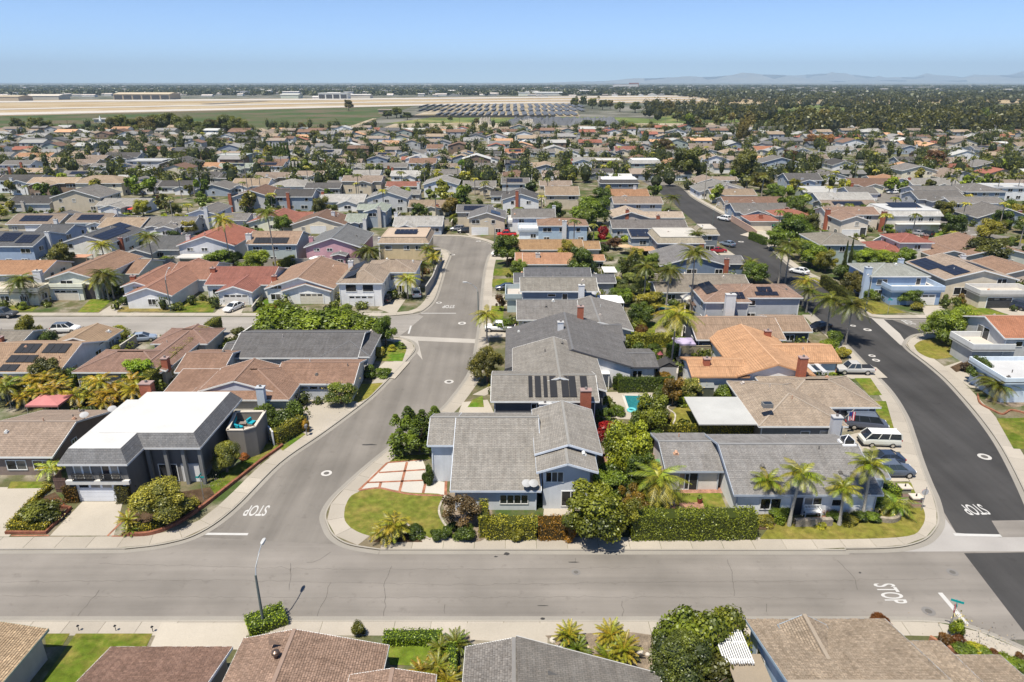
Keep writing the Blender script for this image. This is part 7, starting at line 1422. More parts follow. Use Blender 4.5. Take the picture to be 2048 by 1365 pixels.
def dish(px, py, z, label, s=.45, ang=200):
    r = root('satellite_dish', G(px, py, z), label, 'satellite dish', None, math.radians(ang)); mb = MB(); n = 14
    ring = lambda k, d: [Vector((k * math.cos(i * 6.283 / n), d, k * math.sin(i * 6.283 / n) * .9)) for i in range(n)]
    r0, r1, r2 = ring(.01, .12 * s / .45), ring(s * .6, .07), ring(s, 0)
    s *= .8
    T = lambda v: (v.x, v.y * .5 - v.z * .86, v.z * .5 + v.y * .86 + .55)
    for a, b2 in ((r0, r1), (r1, r2)):
        for i in range(n): mb.face([T(a[i]), T(a[(i + 1) % n]), T(b2[(i + 1) % n]), T(b2[i])])
    mb.obj('reflector', 'paint', r, (.4, .4, .4)); mb = MB(); mb.tube([(0, .1, 0), (0, .12, .5)], [.035] * 2, 6); mb.obj('mast', 'metal', r, (.5, .5, .5)); mb = MB(); mb.bar((0, 0, .3), (0, -.5, .45), .03, .03); mb.box(-.05, .05, -.58, -.46, .4, .52); mb.obj('receiver_arm', 'black', r)
dish(1053, 976, 3.05, 'left of the two satellite dishes on the grey eave', .5); dish(1067, 976, 3.05, 'right of the two satellite dishes on the grey eave', .5); dish(170, 838, 4.2, 'satellite dish on brown stucco house gable', .5); dish(226, 826, 5.2, 'satellite dish beside the white flat roof', .5); dish(430, 715, 2.4, 'satellite dish at the dark pool', .5); dish(1188, 592, 4.6, 'satellite dish on blue grey house wall', .5)
def canopy(px0, px1, py0, py1, z, col, label, legc=(.5, .48, .45), zr=.5, cat='canopy'):
    a, b2, c, d = G(px0, py1, z), G(px1, py1, z), None, None; y0 = a.y; y1 = G(px0, py0, z).y; x0, x1 = a.x, b2.x; cx, cy = (x0 + x1) / 2, (y0 + y1) / 2; r = root('canopy', (cx, cy, .12), label, cat)
    w, dd = (x1 - x0) / 2, (y1 - y0) / 2; mb = MB(); k = [(-w, -dd, z), (w, -dd, z), (w, dd, z), (-w, dd, z)]
    for i in range(4): mb.face([k[i], k[(i + 1) % 4], (0, 0, z + zr)]); p, q = k[i], k[(i + 1) % 4]; mb.face([(p[0], p[1], z - .25), (q[0], q[1], z - .25), q, p])
    mb.obj('cover', 'fabric', r, col)
    for (x, y, _) in k: mb = MB(); mb.cyl(x * .95, y * .95, 0, z, .05, 6); mb.obj('leg', 'metal', r, legc)
canopy(50, 116, 791, 813, 2.3, (.5, .2, .19), 'dusty pink garden canopy under the yellow palms'); canopy(1352, 1392, 677, 690, 2.3, (.45, .38, .52), 'lilac canopy beside the garden palm')
def flatcover(px0, px1, py, dep, z, col, label, posts=True, slats=0, name='patio_cover'):
    a, b2 = G(px0, py, z), G(px1, py, z); cx, cy = (a.x + b2.x) / 2, a.y + dep / 2; r = root(name, (cx, cy, .12), label, 'patio cover'); w = (b2.x - a.x) / 2; z -= .12
    if slats:
        n = int(2 * w / slats); me = MB(); me.box(-slats * .28, slats * .28, -dep / 2, dep / 2, z, z + .09, bottom=True); me = me.mesh('slat', 'paint')
        for i in range(n): mk('slat', me, r, col, (-w + (i + .5) * 2 * w / n, R.uniform(-.05, .05), 0))
        for y in (-dep * .4, 0, dep * .4): mb = MB(); mb.box(-w, w, y - .06, y + .06, z - .16, z - .005, bottom=True); mb.obj('beam', 'paint', r, col)
    else: mb = MB(); mb.box(-w, w, -dep / 2, dep / 2, z - .1, z, bottom=True); mb.obj('cover', 'flatroof', r, col)
    for x in (-w * .95, w * .95):
        for y in (-dep * .45, dep * .45): mb = MB(); mb.box(x - .06, x + .06, y - .06, y + .06, 0, z - .1); mb.obj('post', 'paint', r, col)
flatcover(1448, 1510, 1328, 4.2, 2.6, (.75, .75, .74), 'white slatted pergola beside the large bottom edge tree', slats=.17, name='pergola'); flatcover(1470, 1545, 1366, 2.6, 2.3, (.3, .25, .19), 'small shingled lean-to beside white pergola')
flatcover(1200, 1249, 606, 5, 2.6, (.78, .78, .77), 'white patio cover behind the grey hip roof'); flatcover(1160, 1220, 748, 3.5, 2.6, (.78, .77, .75), 'white awning under the slate gable'); flatcover(1385, 1432, 612, 6, 2.6, (.17, .11, .08), 'brown lattice patio cover beside gazebo', slats=.25, name='pergola')
flatcover(1600, 1660, 745, 6, 2.6, (.5, .5, .5), 'grey beamed trellis at the orange roof', slats=1.2, name='pergola'); flatcover(1266, 1328, 502, 5, 2.6, (.42, .26, .15), 'tan patio cover beside dark flat roof house'); flatcover(1208, 1235, 545, 5, 2.5, (.7, .68, .65), 'white awning behind terracotta roof'); flatcover(140, 172, 515, 3, 2.4, (.5, .27, .18), 'terracotta tiled porch behind block wall')
def terrace():
    pts = [(453, 861), (487, 861), (511, 854), (532, 822), (470, 823)]; Z = 3.9; q = [G(*p, Z) for p in pts]; c = q[0].copy(); c.z = 0; r = root('walled_terrace', c, 'grey walled upper terrace attached beside the white flat roof', 'terrace'); l = [tuple((p - c)[:2]) for p in q]
    mb = MB(); n = len(l)
    for i in range(n):
        a, b2 = l[i], l[(i + 1) % n]; m2 = MB(); d = Vector((b2[0] - a[0], b2[1] - a[1])).normalized() * .0; s = Vector((-(b2[1] - a[1]), b2[0] - a[0])).normalized() * .22
        m2.prism([a, b2, (b2[0] + s.x, b2[1] + s.y), (a[0] + s.x, a[1] + s.y)], 0, Z - .06); m2.obj('wall', 'stucco', r, (.20, .185, .165)); m2 = MB(); m2.bar((a[0] + s.x / 2, a[1] + s.y / 2, Z), (b2[0] + s.x / 2, b2[1] + s.y / 2, Z), .32, .12); m2.obj('coping', 'concrete', r, (.6, .54, .46))
    tri_sheet('deck', l, Z - 1.2, 'concrete', (.42, .35, .3), r)
    for i, (px, py, lb) in enumerate([(465, 848, 'long teal cushioned sofa on the terrace'), (503, 846, 'teal armchair at right of the terrace'), (478, 856, 'teal armchair at front of the terrace')]):
        p = G(px, py, 3.0); s = root('garden_sofa', (p.x, p.y, Z - 1.19), lb, 'sofa', None, [-1.35, 1.3, 2.6][i]); w = 1.0 if i == 0 else .45
        for nm, a in (('base', (-w, w, -.4, .4, .0, .3)), ('seat_cushion', (-w + .05, w - .05, -.38, .25, .3, .46)), ('back_cushion', (-w + .05, w - .05, .2, .42, .46, .85))): mb = MB(); mb.box(*a, bottom=True); mb.obj(nm, 'fabric', s, (.2, .17, .15) if nm == 'base' else (.02, .33, .42))
    p = G(487, 849, 2.9); t = root('low_table', (p.x, p.y, Z - 1.19), 'dark low table between the teal seats', 'table'); mb = MB(); mb.box(-.45, .45, -.3, .3, .35, .42, bottom=True); mb.obj('top', 'paint', t, (.22, .18, .16))
    for x in (-.4, .4): mb = MB(); mb.box(x - .04, x + .04, -.25, .25, 0, .35); mb.obj('leg', 'paint', t, (.15, .12, .1))
terrace()
# french balconies and trim band on the dark grey house
hr = [h for h in HOUSES if 'skirt' in h[0]['label'] and 'dark grey' in h[0]['label']][0]; w0 = hr[1][0]; hc = hr[0].location
for u in (.27, .73):
    p = on_wall(w0, 'S', u, 3.0); bx_, by_ = p[0] - hc.x, p[1] - hc.y
    for dx in (-.45, .45):
        fm, pm, xs = win_meshes(.9, 2.1, 1); o = mk('french_door', fm, hr[0], (.72, .72, .7), (bx_ + dx, by_, 3.55)); [mk('pane', pm, o, None, (x, 0, 0)) for x in xs]
    mb = MB(); mb.bar((bx_ - 1.05, by_ - .35, 3.62), (bx_ + 1.05, by_ - .35, 3.62), .07, .07); mb.bar((bx_ - 1.05, by_ - .35, 2.86), (bx_ + 1.05, by_ - .35, 2.86), .07, .07); mb.bar((bx_ - 1.05, by_ - .35, 3.4), (bx_ + 1.05, by_ - .35, 3.4), .05, .05)
    for i in range(15): x = bx_ - 1.05 + 2.1 * i / 14; mb.bar((x, by_ - .35, 2.86), (x, by_ - .35, 3.62), .05, .05)
    for s in (-1.05, 1.05): mb.bar((bx_ + s, by_, 3.62), (bx_ + s, by_ - .35, 3.62), .04, .04)
    mb.box(bx_ - 1.1, bx_ + 1.1, by_ - .38, by_ - .003, 2.82, 2.86, bottom=True); mb.obj('balcony_rail', 'black', hr[0])
w1 = hr[1][1]; mb = MB(); mb.box(w0.x0 - hc.x + .3, w0.x1 - hc.x - .3, w0.y0 + .1 - hc.y, w0.y0 + .45 - hc.y, 2.35, 2.8, bottom=True); mb.obj('trim_band', 'paint', hr[0], (.62, .6, .56))
for u in (.50, .66, .82, .97):
    x = w1.x0 + (w1.x1 - w1.x0) * u; mb = MB(); mb.box(x - hc.x - .18, x - hc.x + .18, w1.y0 + .25 - hc.y, w1.y0 + .6 - hc.y, 0, 4.85); mb.obj('column', 'stucco', hr[0], (.2, .2, .195))
# bins, flag, shed, gazebo, umbrella, float
for i in range(3):
    r = root('wheelie_bin', G(1978 + i * 11, 741, .15), ['left of three grey lidded bins by the drive', 'middle of three grey lidded bins by the drive', 'right of three grey lidded bins by the drive'][i], 'bin'); mb = MB(); mb.tube([(0, 0, 0), (0, 0, .95)], [.3, .38], 4); mb.obj('body', 'paint', r, (.08, .16, .09)); mb = MB(); mb.box(-.33, .33, -.36, .36, .95, 1.05, bottom=True); mb.obj('lid', 'paint', r, (.42, .43, .42))
r = root('flag', G(1692, 866, .12), 'striped national flag hanging from the taupe house eave', 'flag'); mb = MB(); mb.bar((-.5, 0, 2.2), (.3, -.3, 3.5), .05, .05); mb.obj('staff', 'paint', r, (.6, .55, .45))
for i in range(7): mb = MB(); z0 = 3.3 - i * .1; mb.face([(.0 + i * .03, -.25, z0 - .1 - .8), (.12 + i * .03, -.27 - .05 * (i % 2), z0 - .1 - .8), (.12 + i * .05, -.27, z0), (.0 + i * .05, -.25, z0)]); 
for i in range(8): mb = MB(); x0 = -.25 + i * .1; mb.face([(x0, -.3 - .06 * math.sin(i), 1.9), (x0 + .1, -.3 - .06 * math.sin(i + 1), 1.9), (x0 + .1, -.25 - .05 * math.sin(i + 1), 3.1), (x0, -.25 - .05 * math.sin(i), 3.1)]); mb.obj('stripe', 'fabric', r, (.55, .03, .05) if i % 2 else (.7, .7, .7))
mb = MB(); mb.face([(-.26, -.36, 2.6), (.18, -.36, 2.6), (.18, -.33, 3.12), (-.26, -.33, 3.12)]); mb.obj('canton', 'fabric', r, (.03, .05, .2))
r = root('garden_shed', G(1408, 798, .12), 'narrow dark green garden shed by oleander', 'shed'); mb = MB(); mb.box(-1.0, 1.0, -.8, .8, 0, 2.1); mb.obj('wall', 'paint', r, (.10, .11, .08)); mb = MB(); mb.face([(-1.1, -.9, 2.1), (1.1, -.9, 2.1), (1.1, 0, 2.5), (-1.1, 0, 2.5)]); mb.face([(1.1, .9, 2.1), (-1.1, .9, 2.1), (-1.1, 0, 2.5), (1.1, 0, 2.5)]); mb.obj('roof', 'paint', r, (.2, .21, .2)); mb = MB(); mb.box(-.45, .45, -.84, -.8, .05, 1.9); mb.obj('door', 'paint', r, (.08, .09, .065))
for i, (x, y, lb) in enumerate([(1332, 752, 'small grey gabled shed behind slate house'), (1372, 745, 'dark grey domed shed by the tan wall')]):
    r = root('garden_shed', G(x, y, .12), lb, 'shed'); mb = MB(); mb.box(-1.3, 1.3, -1.2, 1.2, 0, 1.9); mb.obj('wall', 'paint', r, (.4, .4, .4)); mb = MB(); mb.face([(-1.5, 1.3, 1.9), (-1.5, -1.3, 1.9), (0, -1.3, 2.7), (0, 1.3, 2.7)]); mb.face([(1.5, -1.3, 1.9), (1.5, 1.3, 1.9), (0, 1.3, 2.7), (0, -1.3, 2.7)]); mb.face([(-1.4, -1.2, 1.9), (1.4, -1.2, 1.9), (0, -1.2, 2.65)]); mb.obj('roof', 'shingle', r, (.16, .16, .165))
r = root('gazebo', G(1378, 620, .12), 'small pale gazebo with tiered roof by the green pool', 'gazebo'); 
for x in (-1.2, 1.2):
    for y in (-1.2, 1.2): mb = MB(); mb.box(x - .12, x + .12, y - .12, y + .12, 0, 2.4); mb.obj('post', 'paint', r, (.6, .57, .52))
mb = MB(); k = [(-1.6, -1.6, 2.4), (1.6, -1.6, 2.4), (1.6, 1.6, 2.4), (-1.6, 1.6, 2.4)]; [mb.face([k[i], k[(i + 1) % 4], (0, 0, 3.6)]) for i in range(4)]; mb.obj('roof', 'paint', r, (.55, .52, .47))
def umbrella(px, py, col, label, s=1.5, h=2.4):
    r = root('garden_umbrella', G(px, py, .12), label, 'umbrella'); mb = MB(); mb.cyl(0, 0, 0, h, .03, 6); mb.obj('pole', 'paint', r, (.5, .45, .4)); mb = MB(); k = [(s * math.cos(i * .785), s * math.sin(i * .785), h - .35) for i in range(8)]; [mb.face([k[i], k[(i + 1) % 8], (0, 0, h + .15)]) for i in range(8)]; mb.obj('cover', 'fabric', r, col)
umbrella(632, 533, (.75, .75, .75), 'white umbrella behind the pink house'); umbrella(1250, 508, (.5, .36, .22), 'tan umbrella by middle garden pool', 2.0); umbrella(290, 432, (.5, .07, .06), 'red umbrella beyond the cream roof', 1.8); umbrella(268, 430, (.55, .08, .06), 'second red umbrella beyond the cream roof', 1.8); umbrella(1318, 735, (.5, .15, .15), 'closed red umbrella behind slate gable', .5, 2.6); umbrella(948, 378, (.1, .3, .5), 'blue umbrella in the sixth row', 1.8)
r = root('pool_float', G(1263, 822, .2), 'turquoise ring float at near end of blue pool', 'pool float'); mb = MB(); n = 14
for i in range(n):
    for j in range(6):
        P_ = lambda a, b_: ((.5 + .16 * math.cos(b_)) * math.cos(a), (.5 + .16 * math.cos(b_)) * math.sin(a), .16 * math.sin(b_) + .1)
        a0, a1, b0, b1 = i * 6.283 / n, (i + 1) * 6.283 / n, j * 6.283 / 6, (j + 1) * 6.283 / 6; mb.face([P_(a0, b0), P_(a1, b0), P_(a1, b1), P_(a0, b1)])
mb.obj('ring', 'gloss', r, (.15, .55, .58))
for i, (x, y, c, lb) in enumerate([(1214, 948, (.3, .3, .3), 'potted plant in the brick side yard'), (1399, 1006, (.2, .05, .03), 'dark red pot behind tall hedge')]):
    r = root('plant_pot', G(x, y, .15), lb, 'pot'); mb = MB(); mb.cyl(0, 0, 0, .5, .22, 10, .3); mb.obj('pot', 'paint', r, c); o = mk('plant', R.choice(CR['farbush']), r, MD, (0, 0, .45), None, (.3, .3, .3))
r = root('covered_grill', G(1316, 938, .15), 'green covered grill beside the brick patio wall', 'grill'); mb = MB(); loft(mb, [(-.6, 0, .9, .35), (-.5, 0, 1.1, .42), (.5, 0, 1.1, .42), (.6, 0, .9, .35)]); mb.obj('cover', 'fabric', r, (.12, .25, .14))
r = root('mailbox', G(614, 872, .12), 'mailbox post beside orange column shrub', 'mailbox'); mb = MB(); mb.box(-.05, .05, -.05, .05, 0, 1.5); mb.obj('post', 'paint', r, (.2, .2, .2)); mb = MB(); mb.box(-.15, .15, -.25, .25, 1.2, 1.55, bottom=True); mb.obj('box', 'paint', r, (.16, .16, .17))
r = root('glass_cupola', G(1693, 890, 4.7), 'white framed roof skylight cupola on long grey roof', 'skylight'); mb = MB(); mb.box(-.75, .75, -.7, .7, -.6, .35); mb.obj('base', 'paint', r, (.8, .8, .8)); mb = MB(); k = [(-.55, -.5, .35), (.55, -.5, .35), (.55, .5, .35), (-.55, .5, .35)]; k2 = [(x, y, .8) for x, y, _ in k]
for i in range(4): mb.face([k[i], k[(i + 1) % 4], k2[(i + 1) % 4], k2[i]]); mb.face([k2[i], k2[(i + 1) % 4], (0, 0, 1.25)])
mb.obj('glazing', 'glass', r); mb = MB(); [mb.bar(k[i], k2[i], .08, .08) for i in range(4)]; [mb.bar(k2[i], (0, 0, 1.25), .07, .07) for i in range(4)]; mb.obj('frame', 'paint', r, (.75, .75, .75))
for i, (x, y, z, lb) in enumerate([(1535, 808, 4.9, 'dark skylight on the taupe hip roof')]):
    r = root('skylight', G(x, y, z), lb, 'skylight', None, 0); mb = MB(); mb.box(-.6, .6, -.45, .45, -.4, .12); mb.obj('frame', 'paint', r, (.2, .19, .18)); mb = MB(); mb.face([(-.5, -.36, .13), (.5, -.36, .13), (.5, .36, .13), (-.5, .36, .13)]); mb.obj('pane', 'carglass', r)
r = root('ball_vent', G(552, 1312, 3.7), 'dark ball turbine vent on large brown roof', 'vent'); mb = MB(); mb.cyl(0, 0, -.5, .1, .16, 10); mb.tube([(0, 0, .1), (0, 0, .22), (0, 0, .4), (0, 0, .5)], [.18, .3, .26, .1], 12); mb.obj('turbine', 'metal', r, (.14, .1, .08))
for i, (x, y, z, lb) in enumerate([(1103, 1352, 3.6, 'cone shaped vent on grey bottom roof'), (546, 1287, 3.8, 'fin vent on large brown roof')]):
    r = root('fin_vent', G(x, y, z), lb, 'vent'); mb = MB(); mb.face([(-.25, -.2, 0), (-.25, .2, 0), (-.25, 0, .5)]); mb.face([(-.25, -.2, 0), (.6, 0, 0), (-.25, 0, .5)]); mb.face([(-.25, .2, 0), (-.25, 0, .5), (.6, 0, 0)]); mb.obj('hood', 'paint', r, (.12, .115, .11) if i == 0 else (.22, .15, .11))
for i, (x, y) in enumerate([(158, 1262), (232, 1262), (306, 1264)]):
    r = root('path_light', G(x, y, .14), ['left path light on near lawn edge', 'middle path light on near lawn edge', 'right path light on near lawn edge'][i], 'path light'); mb = MB(); mb.cyl(0, 0, 0, .5, .025, 6); mb.obj('stake', 'black', r); mb = MB(); mb.cyl(0, 0, .5, .6, .12, 8, .04); mb.obj('hood', 'black', r)
for i, (x, y, s) in enumerate([(1106, 1282, .3), (1174, 1300, .35), (1280, 1305, .3), (1305, 1312, .35), (1308, 1338, .25), (1295, 1310, .2)]):
    r = root('boulder', G(x, y, .12), ['pale rock left in the gravel bed', 'ochre rock beside dark sago', 'white rock right of sago group', 'pale rock near hedge shadow', 'small white rock at gravel tip', 'tiny rock between pale ones'][i], 'rock', None, R.random() * 6); mb = MB(); mb.tube([(0, 0, -.1), (0, 0, s * .3), (.05, .02, s * .75), (.06, 0, s * .9)], [s * .9, s, s * .7, s * .2], 7); mb.obj('stone', 'concrete', r, (.5, .4, .28) if i == 1 else (.55, .5, .44), True)
r = root('travel_trailer', G(1645, 448, .15), 'white travel trailer beside the beige arched house', 'trailer', None, -.25); mb = MB(); loft(mb, [(-3.8, .6, 2.3, 1.1), (-3.6, .5, 2.8, 1.2), (3.2, .5, 2.9, 1.2), (3.8, .7, 2.4, 1.1)]); mb.obj('body', 'gloss', r, (.72, .71, .68))
for x in (-2.6, -.9, .9, 2.6): mb = MB(); mb.box(x - .5, x + .5, -1.23, -1.2, 1.6, 2.1); mb.obj('window', 'carglass', r)
# ---------------------------------------------------------------- airfield buildings, solar farm, spoil heap
def shed_far(px0, px1, py, h, dep, wc, rc, label, rise=2.0, name='hangar', doors=0, group='airfield buildings'):
    a, b2 = G(px0, py), G(px1, py); w = (b2.x - a.x) / 2; r = root(name, ((a.x + b2.x) / 2, a.y + dep / 2, 0), label, 'building', group)
    mb = MB(); mb.box(-w, w, -dep / 2, dep / 2, 0, h); mb.obj('wall', 'stucco', r, wc)
    mb = MB(); e = 1.0
    if rise > 0:
        mb.face([(-w - e, -dep / 2 - e, h), (w + e, -dep / 2 - e, h), (w + e, 0, h + rise), (-w - e, 0, h + rise)]); mb.face([(w + e, dep / 2 + e, h), (-w - e, dep / 2 + e, h), (-w - e, 0, h + rise), (w + e, 0, h + rise)])
        for x in (-w, w): mb.face([(x, -dep / 2, h - .1), (x, dep / 2, h - .1), (x, 0, h + rise - .1)])
    else: mb.box(-w - e, w + e, -dep / 2 - e, dep / 2 + e, h, h + .8)
    mb.obj('roof', 'flatroof', r, rc)
    for i in range(doors):
        x0 = -w + 2 * w * (i + .08) / doors; x1 = -w + 2 * w * (i + .92) / doors; mb = MB(); mb.box(x0, x1, -dep / 2 - .25, -dep / 2 - .01, 0, h * .78); mb.obj('hangar_door', 'paint', r, (.06, .06, .065))
FW = (.55, .52, .47)
shed_far(228, 340, 200, 13, 60, (.38, .32, .24), (.5, .42, .3), 'long open fronted tan hangar on the airfield', 4, doors=6, group=None)
shed_far(637, 695, 198.5, 14, 40, (.6, .6, .56), (.65, .65, .62), 'white control building on the airfield edge', 0, doors=4, group=None)
shed_far(562, 597, 198, 10, 40, (.45, .5, .44), (.5, .5, .46), 'grey green shed left of control building', 3, group=None)
shed_far(-30, 38, 203, 10, 50, (.4, .33, .24), (.45, .38, .27), 'low tan hangar at far left', 3, group=None); shed_far(55, 118, 200, 9, 45, (.5, .46, .38), (.55, .5, .42), 'pale arched hangar at far left', 4, group=None)
shed_far(700, 740, 197.5, 9, 40, (.5, .48, .43), (.55, .53, .5), 'grey shed right of control building', 2, group=None); shed_far(1050, 1125, 191.5, 9, 60, (.5, .5, .46), (.62, .62, .6), 'long white roofed shed right of centre', 2, group=None); shed_far(852, 876, 190, 12, 40, (.6, .6, .58), (.65, .65, .63), 'white block behind the runway', 0, group=None)
shed_far(1228, 1276, 176.5, 26, 60, (.6, .57, .54), (.62, .6, .58), 'large pale store block near horizon', 0, group=None); shed_far(1258, 1277, 176.3, 34, 20, (.35, .12, .09), (.4, .16, .12), 'red block on the large pale store', 0, group=None)
shed_far(757, 782, 228, 5, 12, (.42, .33, .24), (.4, .33, .26), 'small tan hut at the solar field gate', 0, 'hut', group=None); shed_far(189, 214, 246, 3.5, 10, (.5, .47, .42), (.5, .48, .44), 'low white bunker in the marsh', 0, 'hut', group=None)
r = root('marker_cone', G(201, 243, 3.5), 'white pointed beacon on the marsh bunker', 'beacon'); mb = MB(); mb.cyl(0, 0, 0, 5.5, 1.6, 10, .15); mb.obj('cone', 'paint', r, (.75, .75, .74))
fr_ = random.Random(9)
for i in range(110):
    py = 199 - 24 * fr_.random() ** .6; px = fr_.uniform(0, 2048)
    if px > 1250 and py > 190: py = fr_.uniform(176, 189)
    k = fr_.uniform(.35, .75); ww = fr_.uniform(8, 34) * (1 if py > 185 else .7)
    shed_far(px, px + ww, py, fr_.uniform(5, 12), fr_.uniform(20, 50), (k, k * fr_.uniform(.9, 1), k * fr_.uniform(.8, .98)), (k * 1.05, k, k * .95), 'low pale building in the town beyond the airfield', fr_.choice([0, 0, 2]), 'town_building', 0, 'town buildings beyond the airfield')
mbt = MB()
for i in range(700):
    y = 2100 * (4.2 ** fr_.random()); x = fr_.uniform(-.82 * y, .82 * y); k = fr_.uniform(.2, .6)
    tiny_house(mbt, x, y, fr_.uniform(14, 40), fr_.uniform(12, 25), fr_.choice([1, 2, 2]), (k, k * .9, k * .82), (k, k, k * .95), fr_.random() < .7)
stuff(mbt.obj('distant_town', 'vcol'))
pm_ = MB(); pm_.face([(-3.2, -1, 1.0), (3.2, -1, 2.4), (3.2, 1, 2.4), (-3.2, 1, 1.0)]); pm_.face([(-3.2, 1, .95), (3.2, 1, 2.35), (3.2, -1, 2.35), (-3.2, -1, .95)]); PA = pm_.mesh('panel_row', 'array')
st_ = MB(); st_.box(-.15, .15, -.9, .9, 0, 1.6); SU = st_.mesh('support', 'metal')
for blk, (xa, xb, n) in enumerate([(838, 1045, 15), (1062, 1165, 8)]):
    for (ya, yb) in ((233, 225.5), (224, 217.5), (216.5, 209.5)):
        for i in range(n):
            if blk == 0 and ya > 224 and i < 3: continue
            p, q = G(xa + (xb - xa) * i / (n - 1) - (12 if ya > 230 else 0), ya), G(0, yb); ln = (q.y - p.y)
            x = p.x * (1 if ya > 230 else 1.02)
            r = root('solar_array', (x, p.y + ln / 2, .3), 'long tilted solar array in the field before the runway', 'solar array', 'arrays of the solar field'); mk('panel_row', PA, r, None, None, None, (1, ln * .45, 1)); mk('support', SU, r, (.4, .4, .4), None, None, (1, ln * .4, 1))
def heap(px0, px1, py, h, dep, col, label, mat, seed, name='covered_heap'):
    a, b2 = G(px0, py), G(px1, py); n = 40; rr = random.Random(seed); r = root(name, ((a.x + b2.x) / 2, a.y, 0), label, 'heap'); w = (b2.x - a.x) / 2; mb = MB(); rows = [(-.5, 0), (-.35, .6), (-.1, .95), (.1, 1), (.35, .6), (.5, 0)]
    P_ = [[(-w + 2 * w * i / n, t * dep + rr.uniform(-.6, .6), h * z * min(1, i / n * 6, (1 - i / n) * 6) * rr.uniform(.75, 1.1)) for i in range(n + 1)] for t, z in rows]
    for j in range(5):
        for i in range(n): mb.face([P_[j][i], P_[j][i + 1], P_[j + 1][i + 1], P_[j + 1][i]])
    mb.obj('tarpaulin' if mat == 'paint' else 'spoil', mat, r, col)
heap(1000, 1180, 250, 8, 45, (.10, .105, .115), 'long spoil heap under grey tarpaulin beyond the last houses', 'paint', 1); heap(1130, 1245, 251, 8, 40, (.13, .135, .145), 'second tarpaulin covered heap behind the first', 'paint', 2); heap(955, 985, 249, 7, 30, (.5, .46, .4), 'pale sand heap left of the tarpaulin', 'soil', 3, 'sand_heap'); heap(1035, 1072, 253, 7, 30, (.48, .45, .4), 'pale sand heap in front of the tarpaulin', 'soil', 4, 'sand_heap')
gwallf = [G(745, 250), G(690, 268)]
r = root('site_fence', gwallf[0], 'dark screened fence slanting beside the dirt road', 'fence'); d = gwallf[1] - gwallf[0]; mb = MB(); mb.bar((0, 0, 1.5), (d.x, d.y, 1.5), .2, 3.0); mb.obj('screen', 'paint', r, (.06, .06, .06))
a, b2 = G(800, 236), G(1110, 236); r = root('site_fence', a, 'dark screened fence in front of the solar field', 'fence'); mb = MB(); mb.bar((0, 0, 1.5), (b2.x - a.x, 0, 1.5), .2, 3.0); mb.obj('screen', 'paint', r, (.07, .065, .06))
for i, (x, y, h) in enumerate([(85, 285, 12), (680, 285, 12), (920, 268, 14), (1014, 420, 11), (140, 270, 12)]):
    r = root('utility_pole', G(x, y), ['utility pole at the left field edge', 'utility pole near the marsh edge', 'utility pole before the sand heap', 'utility pole between middle rows', 'second utility pole at left field edge'][i], 'pole'); mb = MB(); mb.cyl(0, 0, 0, h, .18, 6, .12); mb.obj('post', 'bark', r, (.12, .09, .07)); mb = MB(); mb.bar((-1.2, 0, h - .8), (1.2, 0, h - .8), .12, .15); mb.obj('crossarm', 'bark', r, (.12, .09, .07))
# ---------------------------------------------------------------- air
m = bpy.data.materials.new('air'); m.use_nodes = True; nt = m.node_tree; nt.nodes.clear(); v = nt.nodes.new('ShaderNodeVolumePrincipled'); v.inputs['Density'].default_value = 6e-5; v.inputs['Color'].default_value = (.62, .82, 1.0, 1); v.inputs['Anisotropy'].default_value = 0.0
oo = nt.nodes.new('ShaderNodeOutputMaterial'); nt.links.new(v.outputs[0], oo.inputs['Volume'])
mb = MB(); mb.box(-38000, 38000, -400, 36000, -1.1, 900, bottom=True); hz = mb.mesh('haze', m); hz.materials.clear(); hz.materials.append(m); stuff(mk('haze', hz))
# ---------------------------------------------------------------- labels that point to one thing: what it stands by, then its order from the left
_U = ['', 'first', 'second', 'third', 'fourth', 'fifth', 'sixth', 'seventh', 'eighth', 'ninth', 'tenth', 'eleventh', 'twelfth', 'thirteenth', 'fourteenth', 'fifteenth', 'sixteenth', 'seventeenth', 'eighteenth', 'nineteenth']
def ordinal(n):
    if n < 20: return _U[n]
    t, u = divmod(n, 10); T = ['', '', 'twent', 'thirt', 'fort', 'fift', 'sixt', 'sevent', 'eight', 'ninet'][t]
    return T + 'ieth' if u == 0 else T + 'y-' + _U[u]
def bearing(o): return o.location.x / max(1.0, o.location.y)
cars_ = [o for o in bpy.data.objects if o.parent is None and o.get('group') == 'parked vehicles']
for o in [o for o in bpy.data.objects if o.parent is None and o.get('group') == 'garden shrubs of the middle blocks']:
    if any((c.location - o.location).length < 4.2 for c in cars_):          # nothing grows where cars stand
        for ch in list(o.children): bpy.data.objects.remove(ch)
        bpy.data.objects.remove(o)
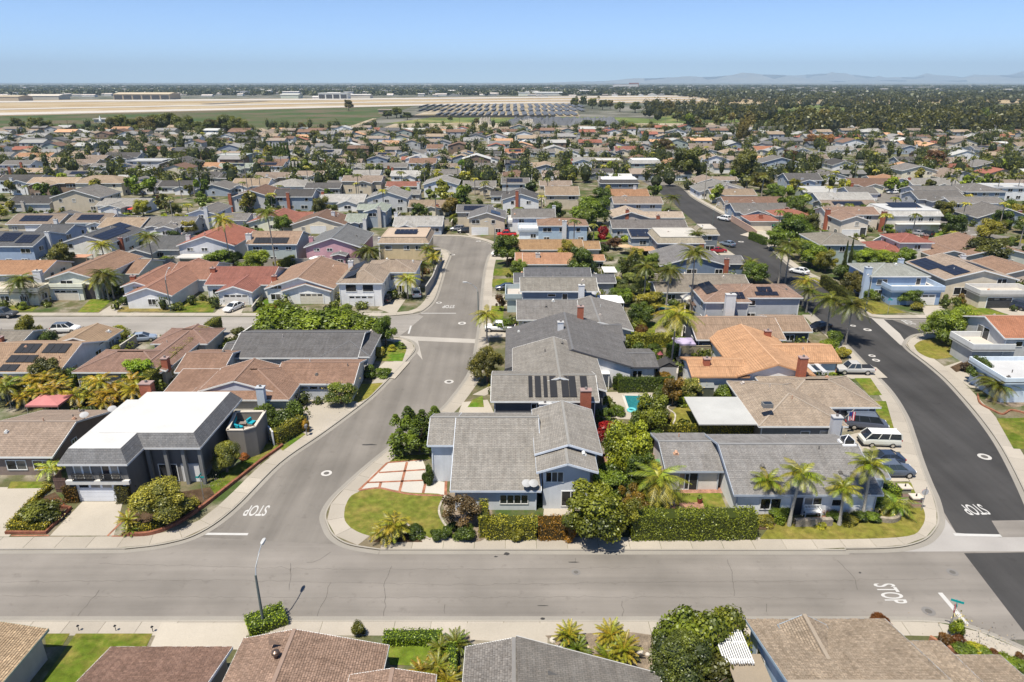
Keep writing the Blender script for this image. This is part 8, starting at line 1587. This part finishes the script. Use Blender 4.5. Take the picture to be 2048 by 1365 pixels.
ALL = [o for o in bpy.data.objects if o.parent is None and 'group' in o.keys() and 'label' in o.keys()]
NOUN = {'garden shrubs of the middle blocks': 'shrub', 'garden trees of the far rows': 'tree', 'palms of the far rows': 'palm', 'block walls between the gardens': 'block wall'}
hs = [(r_, (ws_[0].x0 + ws_[0].x1) / 2, (ws_[0].y0 + ws_[0].y1) / 2, ws_[0]) for r_, ws_ in HOUSES]
bins = {}
for o in ALL:
    n = NOUN.get(o['group'])
    if not n: continue
    x, y = o.location.x, o.location.y; h = min(hs, key=lambda t: (t[1] - x) ** 2 + (t[2] - y) ** 2); w = h[3]
    rel = 'near' if math.hypot(h[1] - x, h[2] - y) > 16 else 'before' if y < w.y0 else 'behind' if y > w.y1 else 'beside'
    bins.setdefault((n, rel, h[0]['label']), []).append(o)
for (n, rel, lb), os_ in bins.items():
    os_.sort(key=bearing)
    for i, o in enumerate(os_):
        pre = (ordinal(i + 1) + ' ' if len(os_) > 1 else '') + n + ' ' + rel + ' the'
        ws_ = lb.split(); k = 16 - len(pre.split()); short = ' '.join(ws_[:k]).rstrip(',')
        while short.split()[-1] in ('and', 'with', 'of', 'the', 'in', 'to', 'from', 'at', 'by', 'on', 'beside', 'behind', 'a'): short = ' '.join(short.split()[:-1]).rstrip(',')
        o['label'] = pre + ' ' + short
def in_order(group, fmt):
    os_ = sorted([o for o in ALL if o['group'] == group], key=bearing)
    for i, o in enumerate(os_): o['label'] = fmt.format(ordinal(i + 1))
in_order('trees edging the fields', 'tall dark tree edging the open fields, {} from left')
in_order('cane palms of the yellow thicket', 'yellow cane palm of the thicket behind brown house, {} from left')
in_order('fan palms of the golf course', 'tall dark fan palm in the golf course trees, {} from left')
for nm, lo, hi in (('near', 0, 1130), ('middle', 1130, 1290), ('far', 1290, 9e9)):
    os_ = sorted([o for o in ALL if o['group'] == 'arrays of the solar field' and lo <= o.location.y < hi], key=bearing)
    for i, o in enumerate(os_): o['label'] = f'long tilted solar array, {ordinal(i + 1)} from left in the {nm} bank of the field'
